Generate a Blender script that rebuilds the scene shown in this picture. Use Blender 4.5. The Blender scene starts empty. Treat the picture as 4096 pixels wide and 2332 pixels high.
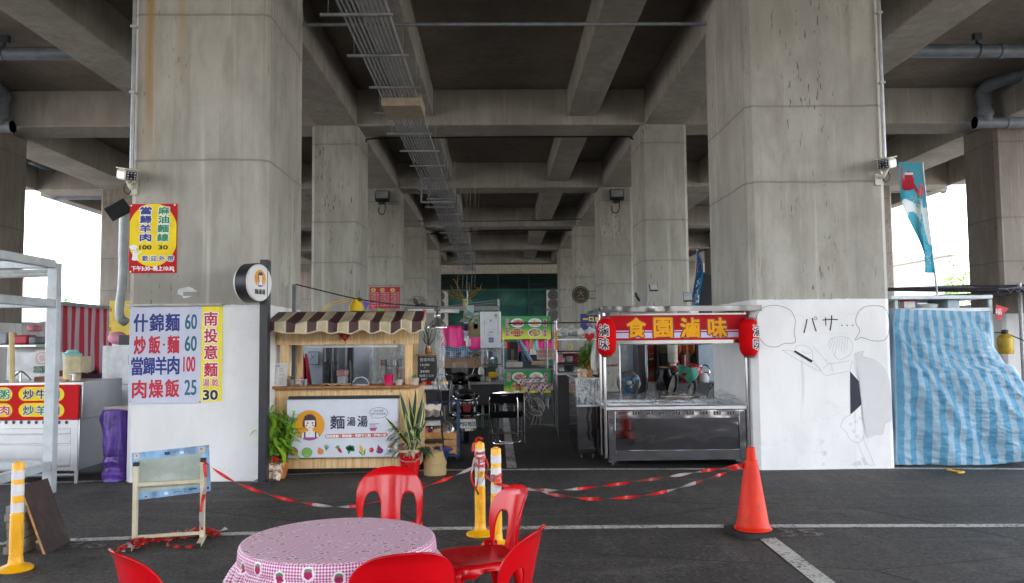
import bpy, math, random
from mathutils import Vector, Matrix
from mathutils.geometry import tessellate_polygon
R, sin, cos = math.radians, math.sin, math.cos
V3, Rot, Tra = Vector, Matrix.Rotation, Matrix.Translation
PI = math.pi
rnd = random.Random(7)
U = rnd.uniform
SC = bpy.context.scene
COL = SC.collection

# ------------------------------------------------------------------ camera, sky, sun, exposure
EYE = V3((0.0, 0.0, 1.6))
F = 3204.0                                   # focal length in pixels of the 4096 wide photo
CAM = Rot(R(-1.0), 3, 'Z') @ Rot(R(90 + 3.55), 3, 'X') @ Rot(-0.009, 3, 'Z')
cam = bpy.data.objects.new('camera', bpy.data.cameras.new('camera'))
cam.data.sensor_width = 36
cam.data.lens = 36 * F / 4096
cam.data.clip_start = 0.05
cam.data.clip_end = 900
cam.matrix_world = Tra(EYE) @ CAM.to_4x4()
COL.objects.link(cam)
SC.camera = cam

SUN_EL, SUN_AZ = 58, 165                      # azimuth in degrees, clockwise from +Y
world = bpy.data.worlds.new('World')
SC.world = world
world.use_nodes = True
wn, wl = world.node_tree.nodes, world.node_tree.links
sky = wn.new('ShaderNodeTexSky')
sky.sky_type = 'NISHITA'
sky.sun_disc = False
sky.sun_elevation = R(SUN_EL)
sky.sun_rotation = R(SUN_AZ)
sky.air_density = 0.8
sky.dust_density = 2.0
sky.ozone_density = 0.6
hs = wn.new('ShaderNodeHueSaturation')
hs.inputs['Saturation'].default_value = 0.35
wl.new(sky.outputs[0], hs.inputs['Color'])
wl.new(hs.outputs[0], wn['Background'].inputs['Color'])
wn['Background'].inputs['Strength'].default_value = 0.15
sd = bpy.data.lights.new('sun', 'SUN')
sd.energy = 1.5
sd.angle = R(12)
sd.color = (1.0, 0.95, 0.88)
sun = bpy.data.objects.new('sun', sd)
COL.objects.link(sun)
sun.rotation_euler = (R(90 - SUN_EL), 0, R(180 - SUN_AZ))
SC.view_settings.view_transform = 'Standard'
SC.view_settings.look = 'None'
SC.view_settings.gamma = 1
SC.view_settings.exposure = 3.5
SC.cycles.use_denoising = True
SC.cycles.max_bounces = 10
SC.cycles.diffuse_bounces = 6
SC.cycles.transparent_max_bounces = 16
SC.cycles.sample_clamp_indirect = 6
SC.cycles.caustics_reflective = False
SC.cycles.caustics_refractive = False

# ------------------------------------------------------------------ photo measurements -> places
CROPS = {'S': (0, 0, 1), 'V': (0, 0, 4096 / 2557), '2': (900, 1000, .65247), '3': (1600, 1000, .6525), '4': (2200, 1100, .5838),
         '5': (3000, 1000, .6867), '6': (900, 1700, .5473), 'L': (0, 1000, .4122), 'M': (0, 1500, .5714), 'C': (1650, 1350, .3777),
         'D': (1700, 1080, .3297), 'E': (2550, 1330, .2198), 'F': (1100, 1550, .2404), 'G': (3500, 600, .4807), 'H': (480, 780, .5906),
         'T': (1100, 0, .7554), 'U': (2700, 0, .8241), 'K': (0, 0, .8242), 'J': (1300, 700, .5473), 'N': (2700, 1700, .5457)}
def ray(c, x, y):
    ox, oy, k = CROPS[c]
    return CAM @ V3(((ox + x * k - 2048) / F, -(oy + y * k - 1166) / F, -1))
def G(c, x, y, z=0.0):                        # a point at height z
    d = ray(c, x, y)
    return EYE + d * ((z - EYE.z) / d.z)
def PY(c, x, y, Y):                           # a point at distance Y
    d = ray(c, x, y)
    return EYE + d * (Y / d.y)
def PX(c, x, y, X):                           # a point in the plane x = X
    d = ray(c, x, y)
    return EYE + d * (X / d.x)
class Pl:                                     # (x, z) on an upright plane at distance Y
    def __init__(s, c, Y): s.c, s.Y = c, Y
    def __call__(s, x, y):
        p = PY(s.c, x, y, s.Y)
        return p.x, p.z
    def r(s, x0, y0, x1, y1):                 # x0, x1, z0, z1 of an upright rectangle
        a = PY(s.c, x0, (y0 + y1) / 2, s.Y); b = PY(s.c, x1, (y0 + y1) / 2, s.Y)
        t = PY(s.c, (x0 + x1) / 2, y0, s.Y); u = PY(s.c, (x0 + x1) / 2, y1, s.Y)
        return a.x, b.x, u.z, t.z

# ------------------------------------------------------------------ materials
def lin(h):
    if isinstance(h, str):
        h = [int(h[i:i + 2], 16) / 255 for i in (0, 2, 4)]
        h = [c / 12.92 if c <= .04045 else ((c + .055) / 1.055) ** 2.4 for c in h]
    return (*h[:3], 1)
class NT:
    def __init__(s, name):
        s.m = bpy.data.materials.new(name)
        s.m.use_nodes = True
        s.t = s.m.node_tree
        s.n, s.l = s.t.nodes, s.t.links
        s.b = s.n['Principled BSDF']
    def new(s, t, **kw):
        q = s.n.new('ShaderNode' + t)
        for k, v in kw.items(): setattr(q, k, v)
        return q
    def put(s, sock, v):
        if isinstance(v, bpy.types.NodeSocket): s.l.new(v, sock)
        else:
            if sock.type == 'RGBA' and not isinstance(v, (int, float)): v = lin(v)
            sock.default_value = v
    def math(s, op, a, b=0.0, c=0.0, clamp=False):
        q = s.new('Math', operation=op, use_clamp=clamp)
        for i, v in enumerate((a, b, c)): s.put(q.inputs[i], v)
        return q.outputs[0]
    def pos(s, kind='world'):
        if kind == 'world': return s.new('NewGeometry').outputs['Position']
        return s.new('TexCoord').outputs[{'object': 'Object', 'uv': 'UV', 'gen': 'Generated'}[kind]]
    def mapv(s, v, scale=(1, 1, 1), rot=(0, 0, 0), loc=(0, 0, 0)):
        q = s.new('Mapping')
        s.l.new(v, q.inputs['Vector'])
        q.inputs['Scale'].default_value = scale; q.inputs['Rotation'].default_value = rot; q.inputs['Location'].default_value = loc
        return q.outputs[0]
    def noise(s, v, scale, detail=4, rough=.55, dist=0):
        q = s.new('TexNoise')
        s.l.new(v, q.inputs['Vector'])
        q.inputs['Scale'].default_value = scale; q.inputs['Detail'].default_value = detail
        q.inputs['Roughness'].default_value = rough; q.inputs['Distortion'].default_value = dist
        return q.outputs['Fac']
    def voro(s, v, scale, feature='F1'):
        q = s.new('TexVoronoi', feature=feature)
        s.l.new(v, q.inputs['Vector']); q.inputs['Scale'].default_value = scale
        return q
    def ramp(s, f, a, b, lo=0.0, hi=1.0):     # smooth remap of f from [a,b] to [lo,hi]
        q = s.new('MapRange', interpolation_type='SMOOTHSTEP')
        s.put(q.inputs['Value'], f)
        for i, v in enumerate((a, b, lo, hi)): q.inputs[1 + i].default_value = v
        return q.outputs[0]
    def mix(s, f, a, b, mode='MIX'):
        q = s.new('Mix', data_type='RGBA', blend_type=mode)
        s.put(q.inputs[0], f); s.put(q.inputs[6], a); s.put(q.inputs[7], b)
        return q.outputs[2]
    def xyz(s, v):
        q = s.new('SeparateXYZ'); s.l.new(v, q.inputs[0])
        return q.outputs
    def bump(s, h, strength=.3, dist=.01):
        q = s.new('Bump'); q.inputs['Strength'].default_value = strength; q.inputs['Distance'].default_value = dist
        s.put(q.inputs['Height'], h); s.l.new(q.outputs[0], s.b.inputs['Normal'])
    def set(s, **kw):
        for k, v in kw.items():
            k = {'col': 'Base Color', 'rough': 'Roughness', 'metal': 'Metallic', 'spec': 'Specular IOR Level', 'coat': 'Coat Weight',
                 'alpha': 'Alpha', 'trans': 'Transmission Weight', 'em': 'Emission Color', 'ems': 'Emission Strength', 'sss': 'Subsurface Weight'}[k]
            s.put(s.b.inputs[k], v)
        return s
MATS = {}
def mat(col, rough=.55, metal=0.0, coat=0.0, wear=.12, scale=6.0, bump=0.0, alpha=1.0, spec=.5):
    """a plain coloured surface with slight mottling in tone and gloss"""
    key = (col if isinstance(col, str) else tuple(col), rough, metal, coat, wear, scale, bump, alpha, spec)
    if key in MATS: return MATS[key]
    t = NT('surface')
    p = t.pos('object')
    n = t.noise(p, scale, 5, .6)
    c = lin(col)
    dark = [x * (1 - wear * 1.6) for x in c[:3]]; lite = [min(1, x * (1 + wear)) for x in c[:3]]
    t.set(col=t.mix(t.ramp(n, .3, .7), dark, lite), rough=t.ramp(n, .25, .75, max(.02, rough - .07), min(1, rough + .08)), metal=metal, coat=coat, spec=spec)
    if bump: t.bump(t.noise(p, scale * 4, 3), bump, .004)
    if alpha < 1: t.set(alpha=alpha)
    MATS[key] = t.m
    return t.m

# ------------------------------------------------------------------ mesh builder
GLY = {}
def glyphs(s):
    if s not in GLY:
        cu = bpy.data.curves.new('glyph', 'FONT')
        cu.body = s; cu.size = 1; cu.resolution_u = 3
        o = bpy.data.objects.new('glyph', cu)
        COL.objects.link(o)
        me = bpy.data.meshes.new_from_object(o.evaluated_get(bpy.context.evaluated_depsgraph_get()))
        vs = [(v.co.x, v.co.y) for v in me.vertices]
        fs = [tuple(p.vertices) for p in me.polygons]
        bpy.data.objects.remove(o); bpy.data.curves.remove(cu); bpy.data.meshes.remove(me)
        xs = [v[0] for v in vs]; ys = [v[1] for v in vs]
        GLY[s] = (vs, fs, min(xs), max(xs), min(ys), max(ys))
    return GLY[s]
def ell(cx, cz, rx, rz, n=28, a0=0, a1=360, rot=0):
    out = []
    for i in range(n + (0 if abs(a1 - a0) >= 360 else 1)):
        a = R(a0 + (a1 - a0) * i / n)
        x, z = rx * cos(a), rz * sin(a)
        out.append((cx + x * cos(rot) - z * sin(rot), cz + x * sin(rot) + z * cos(rot)))
    return out
def rrect(x0, x1, z0, z1, r, n=5):
    out = []
    for cx, cz, a in ((x1 - r, z1 - r, 0), (x0 + r, z1 - r, 90), (x0 + r, z0 + r, 180), (x1 - r, z0 + r, 270)):
        for i in range(n + 1):
            t = R(a + 90 * i / n)
            out.append((cx + r * cos(t), cz + r * sin(t)))
    return out
def spline(pts, n=8, closed=False):
    """Catmull-Rom through points of any dimension"""
    P = [V3(p) for p in pts]
    m = len(P)
    out = []
    for i in range(m if closed else m - 1):
        g = lambda k: P[k % m] if closed else P[max(0, min(m - 1, k))]
        p0, p1, p2, p3 = g(i - 1), g(i), g(i + 1), g(i + 2)
        for j in range(n):
            t = j / n
            out.append(.5 * (2 * p1 + (p2 - p0) * t + (2 * p0 - 5 * p1 + 4 * p2 - p3) * t * t + (3 * p1 - p0 - 3 * p2 + p3) * t ** 3))
    if not closed: out.append(P[-1].copy())
    return out
class MB:
    def __init__(s):
        s.v, s.f, s.mi, s.uv, s.mats = [], [], [], {}, []
        s.T = Matrix.Identity(4)
    def m(s, m):
        if m not in s.mats: s.mats.append(m)
        return s.mats.index(m)
    def vert(s, p, uv=None):
        s.v.append(s.T @ V3(p))
        if uv is not None: s.uv[len(s.v) - 1] = uv
        return len(s.v) - 1
    def face(s, ids, m):
        s.f.append(tuple(ids)); s.mi.append(s.m(m))
    def quad(s, a, b, c, d, m):
        s.face([s.vert(p) for p in (a, b, c, d)], m)
        return s
    def box(s, x0, x1, y0, y1, z0, z1, m):
        if x0 > x1: x0, x1 = x1, x0
        if y0 > y1: y0, y1 = y1, y0
        if z0 > z1: z0, z1 = z1, z0
        i = [s.vert(p) for p in ((x0, y0, z0), (x1, y0, z0), (x1, y1, z0), (x0, y1, z0), (x0, y0, z1), (x1, y0, z1), (x1, y1, z1), (x0, y1, z1))]
        for q in ((3, 2, 1, 0), (4, 5, 6, 7), (0, 1, 5, 4), (1, 2, 6, 5), (2, 3, 7, 6), (3, 0, 4, 7)): s.face([i[k] for k in q], m)
        return s
    def cbox(s, c, d, m, rot=None):            # box about a centre, optionally turned
        T = s.T
        s.T = T @ Tra(c) @ (rot.to_4x4() if rot else Matrix.Identity(4))
        s.box(-d[0] / 2, d[0] / 2, -d[1] / 2, d[1] / 2, -d[2] / 2, d[2] / 2, m)
        s.T = T
        return s
    def bar(s, a, b, w, h, m):                 # rectangular bar from a to b
        a, b = V3(a), V3(b)
        d = b - a
        z = d.normalized()
        x = V3((0, 0, 1)).cross(z)
        x = V3((1, 0, 0)) if x.length < 1e-4 else x.normalized()
        y = z.cross(x)
        M = Matrix((x, y, z)).transposed()
        return s.cbox((a + b) / 2, (w, h, d.length), m, M)
    def tube(s, pts, r, m, n=8, closed=False, cap=True):
        P = [V3(p) for p in pts]
        k = len(P)
        rings = []
        up = None
        for i in range(k):
            if closed: t = P[(i + 1) % k] - P[i - 1]
            else: t = P[min(k - 1, i + 1)] - P[max(0, i - 1)]
            t = t.normalized() if t.length > 1e-9 else V3((0, 0, 1))
            if up is None:
                up = t.orthogonal().normalized()
            up = (up - t * up.dot(t))
            up = up.normalized() if up.length > 1e-6 else t.orthogonal().normalized()
            w = t.cross(up)
            rr = r[i] if isinstance(r, (list, tuple)) else r
            rings.append([s.vert(P[i] + (up * cos(2 * PI * j / n) + w * sin(2 * PI * j / n)) * rr) for j in range(n)])
        for i in range(k if closed else k - 1):
            a, b = rings[i], rings[(i + 1) % k]
            for j in range(n): s.face((a[j], a[(j + 1) % n], b[(j + 1) % n], b[j]), m)
        if cap and not closed:
            s.face(rings[0][::-1], m); s.face(rings[-1], m)
        return s
    def lathe(s, prof, m, n=24, c=(0, 0, 0), rot=None, sx=1, sy=1, mats=None):
        T = s.T
        s.T = T @ Tra(c) @ (rot.to_4x4() if rot else Matrix.Identity(4))
        rings = []
        for r, z in prof:
            if r < 1e-6: rings.append([s.vert((0, 0, z))])
            else: rings.append([s.vert((r * sx * cos(2 * PI * j / n), r * sy * sin(2 * PI * j / n), z)) for j in range(n)])
        for i in range(len(prof) - 1):
            a, b = rings[i], rings[i + 1]
            mm = mats[i] if mats else m
            for j in range(n):
                q = (j + 1) % n
                if len(a) == 1 and len(b) == 1: continue
                if len(a) == 1: s.face((a[0], b[q], b[j]), mm)
                elif len(b) == 1: s.face((a[j], a[q], b[0]), mm)
                else: s.face((a[j], a[q], b[q], b[j]), mm)
        s.T = T
        return s
    def ball(s, c, r, m, n=12, k=8, sx=1, sy=1, sz=1, rot=None):
        return s.lathe([(r * sin(PI * i / k), -r * sz * cos(PI * i / k)) for i in range(k + 1)], m, n, c, rot, sx, sy)
    def grid(s, fn, nu, nv, m, closeu=False, uv=None):
        ids = []
        for j in range(nv + 1):
            row = []
            for i in range(nu if closeu else nu + 1):
                u, v = i / nu, j / nv
                row.append(s.vert(fn(u, v), uv(u, v) if uv else (u, v)))
            ids.append(row)
        for j in range(nv):
            for i in range(nu):
                q = (i + 1) % nu if closeu else i + 1
                mm = m(i / nu, j / nv) if callable(m) else m
                if mm: s.face((ids[j][i], ids[j][q], ids[j + 1][q], ids[j + 1][i]), mm)
        return s
    # flat artwork, drawn in (x, z) on the plane y
    def flat(s, poly, y, m):
        tri = tessellate_polygon([[V3((p[0], p[1], 0)) for p in poly]])
        ids = [s.vert((p[0], y, p[1])) for p in poly]
        for t in tri:
            a, b, c = (poly[k] for k in t)
            area = (b[0] - a[0]) * (c[1] - a[1]) - (c[0] - a[0]) * (b[1] - a[1])
            if abs(area) > 1e-12: s.face([ids[k] for k in (t if area > 0 else t[::-1])], m)
        return s
    def rect(s, x0, x1, z0, z1, y, m): return s.flat([(x0, z0), (x1, z0), (x1, z1), (x0, z1)], y, m)
    def prism(s, poly, y0, y1, m, side=None):  # outline extruded from y0 (front) to y1
        s.flat(poly, y0, m)
        n = len(poly)
        a = [s.vert((p[0], y0, p[1])) for p in poly]; b = [s.vert((p[0], y1, p[1])) for p in poly]
        area = sum(poly[i][0] * poly[(i + 1) % n][1] - poly[(i + 1) % n][0] * poly[i][1] for i in range(n))
        for i in range(n):
            q = (i + 1) % n
            s.face((a[i], b[i], b[q], a[q]) if area > 0 else (a[q], b[q], b[i], a[i]), side or m)
        s.flat([p for p in poly][::-1], y1, side or m)
        return s
    def line(s, pts, w, y, m, closed=False):   # a drawn stroke
        P = [V3((p[0], p[1])) for p in pts]
        k = len(P)
        L, Rr = [], []
        for i in range(k):
            t = (P[(i + 1) % k] - P[i - 1]) if closed else (P[min(k - 1, i + 1)] - P[max(0, i - 1)])
            if t.length < 1e-9: t = V3((1, 0))
            t.normalize()
            ww = (w[i] if isinstance(w, (list, tuple)) else w) / 2
            nn = V3((-t.y, t.x)) * ww
            L.append(s.vert((P[i].x + nn.x, y, P[i].y + nn.y))); Rr.append(s.vert((P[i].x - nn.x, y, P[i].y - nn.y)))
        for i in range(k if closed else k - 1):
            q = (i + 1) % k
            s.face((Rr[i], Rr[q], L[q], L[i]), m)
        return s
    def text(s, t, cx, cz, y, m, h=None, w=None, bold=0.0, halo=None, hw=0.0):
        """lettering centred on (cx, cz), fitted to width w and / or height h; bold and halo widths in metres"""
        vs, fs, x0, x1, z0, z1 = glyphs(t)
        gw, gh = x1 - x0, z1 - z0
        kx = (w / gw) if w else None; kz = (h / gh) if h else None
        kx = kx or kz; kz = kz or kx
        def put(dx, dz, yy, mm):
            ids = [s.vert((cx + (v[0] - (x0 + x1) / 2) * kx + dx, yy, cz + (v[1] - (z0 + z1) / 2) * kz + dz)) for v in vs]
            for f in fs: s.face([ids[i] for i in f], mm)
        if halo:
            for k in range(8):
                a = PI / 4 * k
                put((bold + hw) * cos(a), (bold + hw) * sin(a), y - .00012 * k, halo)
            y -= .0022
        put(0, 0, y, m)
        if bold:
            for k in range(4):
                a = PI / 2 * k + PI / 4
                put(bold * cos(a), bold * sin(a), y - .00015 * (k + 1), m)
        return s
    def column(s, t, cx, ztop, y, m, h, pitch, w=None, **kw):   # letters one under another
        for i, ch in enumerate(t):
            if ch != ' ': s.text(ch, cx, ztop - pitch * (i + .5), y, m, h=h, w=w, **kw)
        return s
    def leaf(s, p, d, L, w, m, droop=.3, segs=3, up=(0, 0, 1), fold=.12):
        d = V3(d).normalized()
        side = d.cross(V3(up))
        side = side.normalized() if side.length > 1e-4 else d.orthogonal().normalized()
        nrm = side.cross(d)
        p = V3(p)
        prev = None
        for i in range(segs + 1):
            t = i / segs
            q = p + d * (L * t) - V3((0, 0, 1)) * (droop * L * t * t)
            ww = w * sin(PI * min(1, .12 + .88 * t)) ** .8 / 2 if i < segs else w * .02
            l = s.vert(q + side * ww + nrm * fold * ww); c = s.vert(q); r = s.vert(q - side * ww + nrm * fold * ww)
            if prev:
                s.face((prev[0], prev[1], c, l), m); s.face((prev[1], prev[2], r, c), m)
            prev = (l, c, r)
        return s
    def build(s, name, parent=None, origin=None, local=False, bevel=0.0, smooth=35, solid=0.0, sub=0, bseg=2):
        """link the collected faces as one object; coordinates are in world space unless local"""
        me = bpy.data.meshes.new(name)
        if parent is not None and not local: inv = parent.matrix_basis.inverted() if parent.parent is None else ROOT[parent.name].matrix_basis.inverted()
        elif origin is not None: inv = Tra(-V3(origin))
        else: inv = Matrix.Identity(4)
        me.from_pydata([inv @ p for p in s.v], [], s.f)
        for q in s.mats: me.materials.append(q)
        me.polygons.foreach_set('material_index', s.mi)
        if s.uv:
            ul = me.uv_layers.new(name='UVMap')
            for lp in me.loops: ul.data[lp.index].uv = s.uv.get(lp.vertex_index, (0, 0))
        me.polygons.foreach_set('use_smooth', [True] * len(me.polygons))
        me.update()
        if smooth < 180: me.set_sharp_from_angle(angle=R(smooth))
        o = bpy.data.objects.new(name, me)
        COL.objects.link(o)
        if parent is not None:
            o.parent = parent
            ROOT[o.name] = parent if parent.parent is None else ROOT[parent.name]
        elif origin is not None: o.location = origin
        if solid:
            q = o.modifiers.new('thickness', 'SOLIDIFY'); q.thickness = solid; q.offset = 0
        if sub:
            q = o.modifiers.new('smooth', 'SUBSURF'); q.levels = q.render_levels = sub
        if bevel:
            q = o.modifiers.new('edges', 'BEVEL'); q.width = bevel; q.segments = bseg; q.limit_method = 'ANGLE'; q.angle_limit = R(40)
        return o
ROOT = {}
def tag(o, label=None, cat=None, group=None, kind=None):
    if label: o['label'] = label
    if cat: o['category'] = cat
    if group: o['group'] = group
    if kind: o['kind'] = kind
    return o
def thing(name, label, cat, loc=(0, 0, 0), rz=0.0, group=None, kind=None):
    o = bpy.data.objects.new(name, None)
    o.empty_display_size = .2
    o.location = loc; o.rotation_euler = (0, 0, rz)
    o.matrix_basis = Tra(loc) @ Rot(rz, 4, 'Z')
    COL.objects.link(o)
    return tag(o, label, cat, group, kind)
def one(mb, name, label, cat, loc, group=None, kind=None, **kw):     # a thing that is one mesh
    return tag(mb.build(name, origin=loc, **kw), label, cat, group, kind)
def dup(o, loc=None, rz=None, label=None, group=None, parent=None):
    c = o.copy(); COL.objects.link(c)
    if parent is not None: c.parent = parent
    if loc is not None:
        c.matrix_basis = Tra(loc) @ Rot(rz or 0, 4, 'Z')
    if label: c['label'] = label
    if group: c['group'] = group
    for ch in [q for q in COL.objects if q.parent == o]: dup(ch, parent=c)
    return c
# ------------------------------------------------------------------ setting materials
def concrete(base='a5a49a', joints=(), tint=None, paint=None, streak=1.0, rust=None):
    t = NT('concrete')
    p = t.pos()
    z = t.xyz(p)[2]
    x = t.xyz(p)[0]
    big = t.noise(t.mapv(p, (.5, .5, .35)), 1.3, 5, .6)
    mid = t.noise(t.mapv(p, (1, 1, .25)), 5, 6, .65)
    fine = t.noise(p, 38, 4, .6)
    c0 = lin(base)[:3]
    col = t.mix(t.ramp(big, .3, .72), [v * .74 for v in c0], [min(1, v * 1.12) for v in c0])
    col = t.mix(t.math('MULTIPLY', t.ramp(mid, .40, .68), .6), col, [c0[0] * .66, c0[1] * .64, c0[2] * .6])
    if tint: col = t.mix(t.math('MULTIPLY', t.ramp(t.noise(t.mapv(p, (1, 1, .4)), .9, 4), .5, .75), .6), col, tint)
    col = t.mix(t.math('MULTIPLY', t.ramp(fine, .5, .75), .25), col, [v * .7 for v in c0])
    # short vertical weep marks
    dv = t.noise(t.mapv(p, (30, 30, 5.5)), 1.0, 2, .5)
    area = t.ramp(t.noise(t.mapv(p, (1.4, 1.4, .5)), 1.0, 3), .44, .62)
    col = t.mix(t.math('MULTIPLY', t.math('MULTIPLY', t.ramp(dv, .645, .68), area), .9 * streak), col, [c0[0] * .28, c0[1] * .26, c0[2] * .23])
    # long pale and dark runs
    run = t.noise(t.mapv(p, (9, 9, .22)), 1.0, 3, .6)
    col = t.mix(t.math('MULTIPLY', t.ramp(run, .58, .70), .45 * streak), col, [min(1, v * 1.35) for v in c0])
    col = t.mix(t.math('MULTIPLY', t.ramp(run, .40, .30), .22 * streak), col, [v * .5 for v in c0])
    # pour joints
    h = t.math('ADD', z, t.math('MULTIPLY', t.math('SUBTRACT', t.noise(p, 2.5, 3), .5), .045))
    ph = 9.0
    for j in joints: ph = t.math('MINIMUM', ph, t.math('ABSOLUTE', t.math('SUBTRACT', h, j)))
    col = t.mix(t.math('MULTIPLY', t.ramp(ph, .02, .005), .65), col, [v * .42 for v in c0])
    above = t.math('MULTIPLY', t.ramp(ph, .14, .02), t.ramp(t.noise(t.mapv(p, (3, 3, .5)), 2, 3), .4, .7))
    col = t.mix(t.math('MULTIPLY', above, .3), col, [v * .55 for v in c0])
    if rust is not None:
        d = t.math('ABSOLUTE', t.math('SUBTRACT', t.math('ADD', x, t.math('MULTIPLY', t.math('SUBTRACT', run, .5), .06)), rust))
        up = t.ramp(z, 3.2, 5.2)
        col = t.mix(t.math('MULTIPLY', t.math('MULTIPLY', t.ramp(d, .10, .0), up), .8), col, 'a07b40')
        d2 = t.math('ABSOLUTE', t.math('SUBTRACT', x, rust + .38))
        col = t.mix(t.math('MULTIPLY', t.math('MULTIPLY', t.ramp(d2, .09, .0), t.ramp(z, 4.4, 5.6)), .4), col, 'a07b40')
    rough = .82
    isp = 0.0
    if paint is not None:
        edge = t.math('ADD', z, t.math('MULTIPLY', t.math('SUBTRACT', t.noise(p, 9, 5, .7), .5), .035))
        isp = t.ramp(edge, paint + .004, paint - .004)
        pc = t.mix(t.ramp(t.noise(t.mapv(p, (1, 1, .5)), 1.6, 5), .35, .7), 'dcdcdc', 'eaeaea')
        pc = t.mix(t.math('MULTIPLY', t.math('MULTIPLY', t.ramp(t.noise(p, 9, 6, .7), .57, .72), t.ramp(z, .6, .02)), .5), pc, '85827c')
        pc = t.mix(t.math('MULTIPLY', t.ramp(t.noise(t.mapv(p, (.8, .8, 2)), 2.6, 7, .7), .58, .66), .10), pc, 'a8a6a2')
        pc = t.mix(t.math('MULTIPLY', t.ramp(t.noise(t.mapv(p, (12, 12, .5)), 1, 3), .66, .72), .25), pc, '8f8c86')
        sp = t.voro(p, 26)
        pc = t.mix(t.math('MULTIPLY', t.math('MULTIPLY', t.ramp(sp.outputs['Distance'], .12, .05), t.ramp(t.noise(p, 3, 2), .55, .62)), .5), pc, '6f6c68')
        col = t.mix(isp, col, pc)
        rough = t.mix(isp, [.82] * 3, [.5] * 3)
    t.set(col=col, rough=rough, spec=.3)
    t.bump(t.math('ADD', t.math('MULTIPLY', fine, .5), t.math('ADD', mid, t.math('MULTIPLY', t.math('MULTIPLY', t.ramp(ph, .02, .004), -.8), t.math('SUBTRACT', 1.0, isp)))), .35, .012)
    return t.m
CONC_DECK = concrete('a5a098', tint='948a7e', streak=.6)
CONC_SLAB = concrete('8b8279', tint='82746a', streak=.15)
CONC_FAR = concrete('a9a79e', (3.38, 4.29, 6.05))
def asphalt():
    t = NT('asphalt')
    p = t.pos()
    fine = t.noise(p, 210, 3, .7)
    grain = t.voro(p, 130).outputs['Distance']
    big = t.noise(p, .55, 5, .6)
    mid = t.noise(t.mapv(p, (1, .35, 1)), 3.2, 5, .65)
    c = t.mix(t.ramp(big, .3, .7), [.036, .034, .032], [.078, .072, .068])
    c = t.mix(t.math('MULTIPLY', t.ramp(fine, .56, .8), .55), c, [.12, .115, .11])
    c = t.mix(t.math('MULTIPLY', t.ramp(grain, .2, .02), .35), c, [.09, .088, .085])
    # dust, tyre tracks, oil
    c = t.mix(t.math('MULTIPLY', t.ramp(mid, .48, .70), .5), c, [.13, .118, .105])
    trk = t.noise(t.mapv(p, (.22, 2.2, 1), (0, 0, .35)), 2.0, 4, .6, .6)
    c = t.mix(t.math('MULTIPLY', t.ramp(trk, .54, .66), .4), c, [.13, .124, .115])
    oil = t.noise(p, 1.7, 3, .5)
    c = t.mix(t.math('MULTIPLY', t.ramp(oil, .63, .72), .6), c, [.012, .012, .012])
    cell = t.voro(p, 55).outputs['Color']
    c = t.mix(t.math('MULTIPLY', t.ramp(t.xyz(cell)[0], .72, .95), .5), c, [.14, .135, .13])
    c = t.mix(t.math('MULTIPLY', t.ramp(t.xyz(cell)[1], .7, .95), .6), c, [.012, .012, .012])
    crk = t.voro(t.mapv(t.mix(.06, p, t.new('TexNoise').outputs['Color']), (.33, .5, 1)), 1.0, 'DISTANCE_TO_EDGE').outputs['Distance']
    c = t.mix(t.math('MULTIPLY', t.ramp(crk, .006, .002), .7), c, [.01, .01, .01])
    new = t.ramp(t.math('ADD', t.xyz(p)[1], t.math('MULTIPLY', t.noise(p, 1.3, 4), .35)), 10.05, 10.3)  # mask for the stretch toned darker beyond the far parking line
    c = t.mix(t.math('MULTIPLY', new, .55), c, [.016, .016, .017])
    spk = t.voro(p, 5.5)
    c = t.mix(t.math('MULTIPLY', t.ramp(spk.outputs['Distance'], .035, .015), .55), c, [.3, .28, .25])
    t.set(col=c, rough=t.ramp(big, .3, .7, .62, .82), spec=.35)
    t.bump(t.math('ADD', fine, t.math('MULTIPLY', grain, .6)), .5, .006)
    return t.m
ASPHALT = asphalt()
def roadpaint(amount=.62, c='c9c8c2'):
    t = NT('road paint')
    p = t.pos()
    w = t.noise(p, 28, 5, .7)
    w2 = t.noise(p, 2.2, 3, .6)
    k = t.ramp(t.math('ADD', w, t.math('MULTIPLY', w2, .5)), amount + .28, amount + .06)
    t.set(col=t.mix(k, [.06, .058, .056], c), rough=.7)
    t.bump(w, .2, .004)
    return t.m
LINE = roadpaint(.64)
LINE_FAINT = roadpaint(.58, '8d8a84')

# ------------------------------------------------------------------ ground
def outer_ground():
    t = NT('pale ground')
    p = t.pos()
    t.set(col=t.mix(t.ramp(t.noise(p, .3, 5), .3, .7), [.25, .24, .22], [.36, .35, .32]), rough=.9)
    return t.m
g = MB(); g.rect(-300, 300, -300, 300, 0, outer_ground())
g.v = [V3((v.x, v.z, -.004)) for v in g.v]
tag(g.build('ground'), kind='structure')
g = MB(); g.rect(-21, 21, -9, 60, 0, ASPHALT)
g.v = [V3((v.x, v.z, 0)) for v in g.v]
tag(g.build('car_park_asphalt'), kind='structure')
def road_line(pts, w, m=LINE, z=.004):
    mb = MB()
    mb.line(pts, w, 0, m)
    mb.v = [V3((v.x, v.z, z)) for v in mb.v]
    return tag(mb.build('parking_line'), kind='structure')
gp = lambda c, *q: [tuple(G(c, x, y))[:2] for x, y in q]
road_line(gp('V', (-200, 1368), (150, 1351), (600, 1333), (1080, 1321), (1700, 1315), (2250, 1313.5), (2700, 1313)), .115)
road_line(gp('S', (-300, 1950), (223, 1931), (790, 1911), (1300, 1893), (1790, 1881), (2400, 1877), (2960, 1877), (3590, 1874), (4096, 1877), (4500, 1880)), .10)
a, b = G('3', 685, 1336), G('3', 655, 1090)
dv = (b - a).normalized()
road_line([tuple(a)[:2], tuple(a + dv * 26)[:2]], .125, z=.0042)
a, b = G('N', 690, 842), G('N', 1095, 1158)
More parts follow.
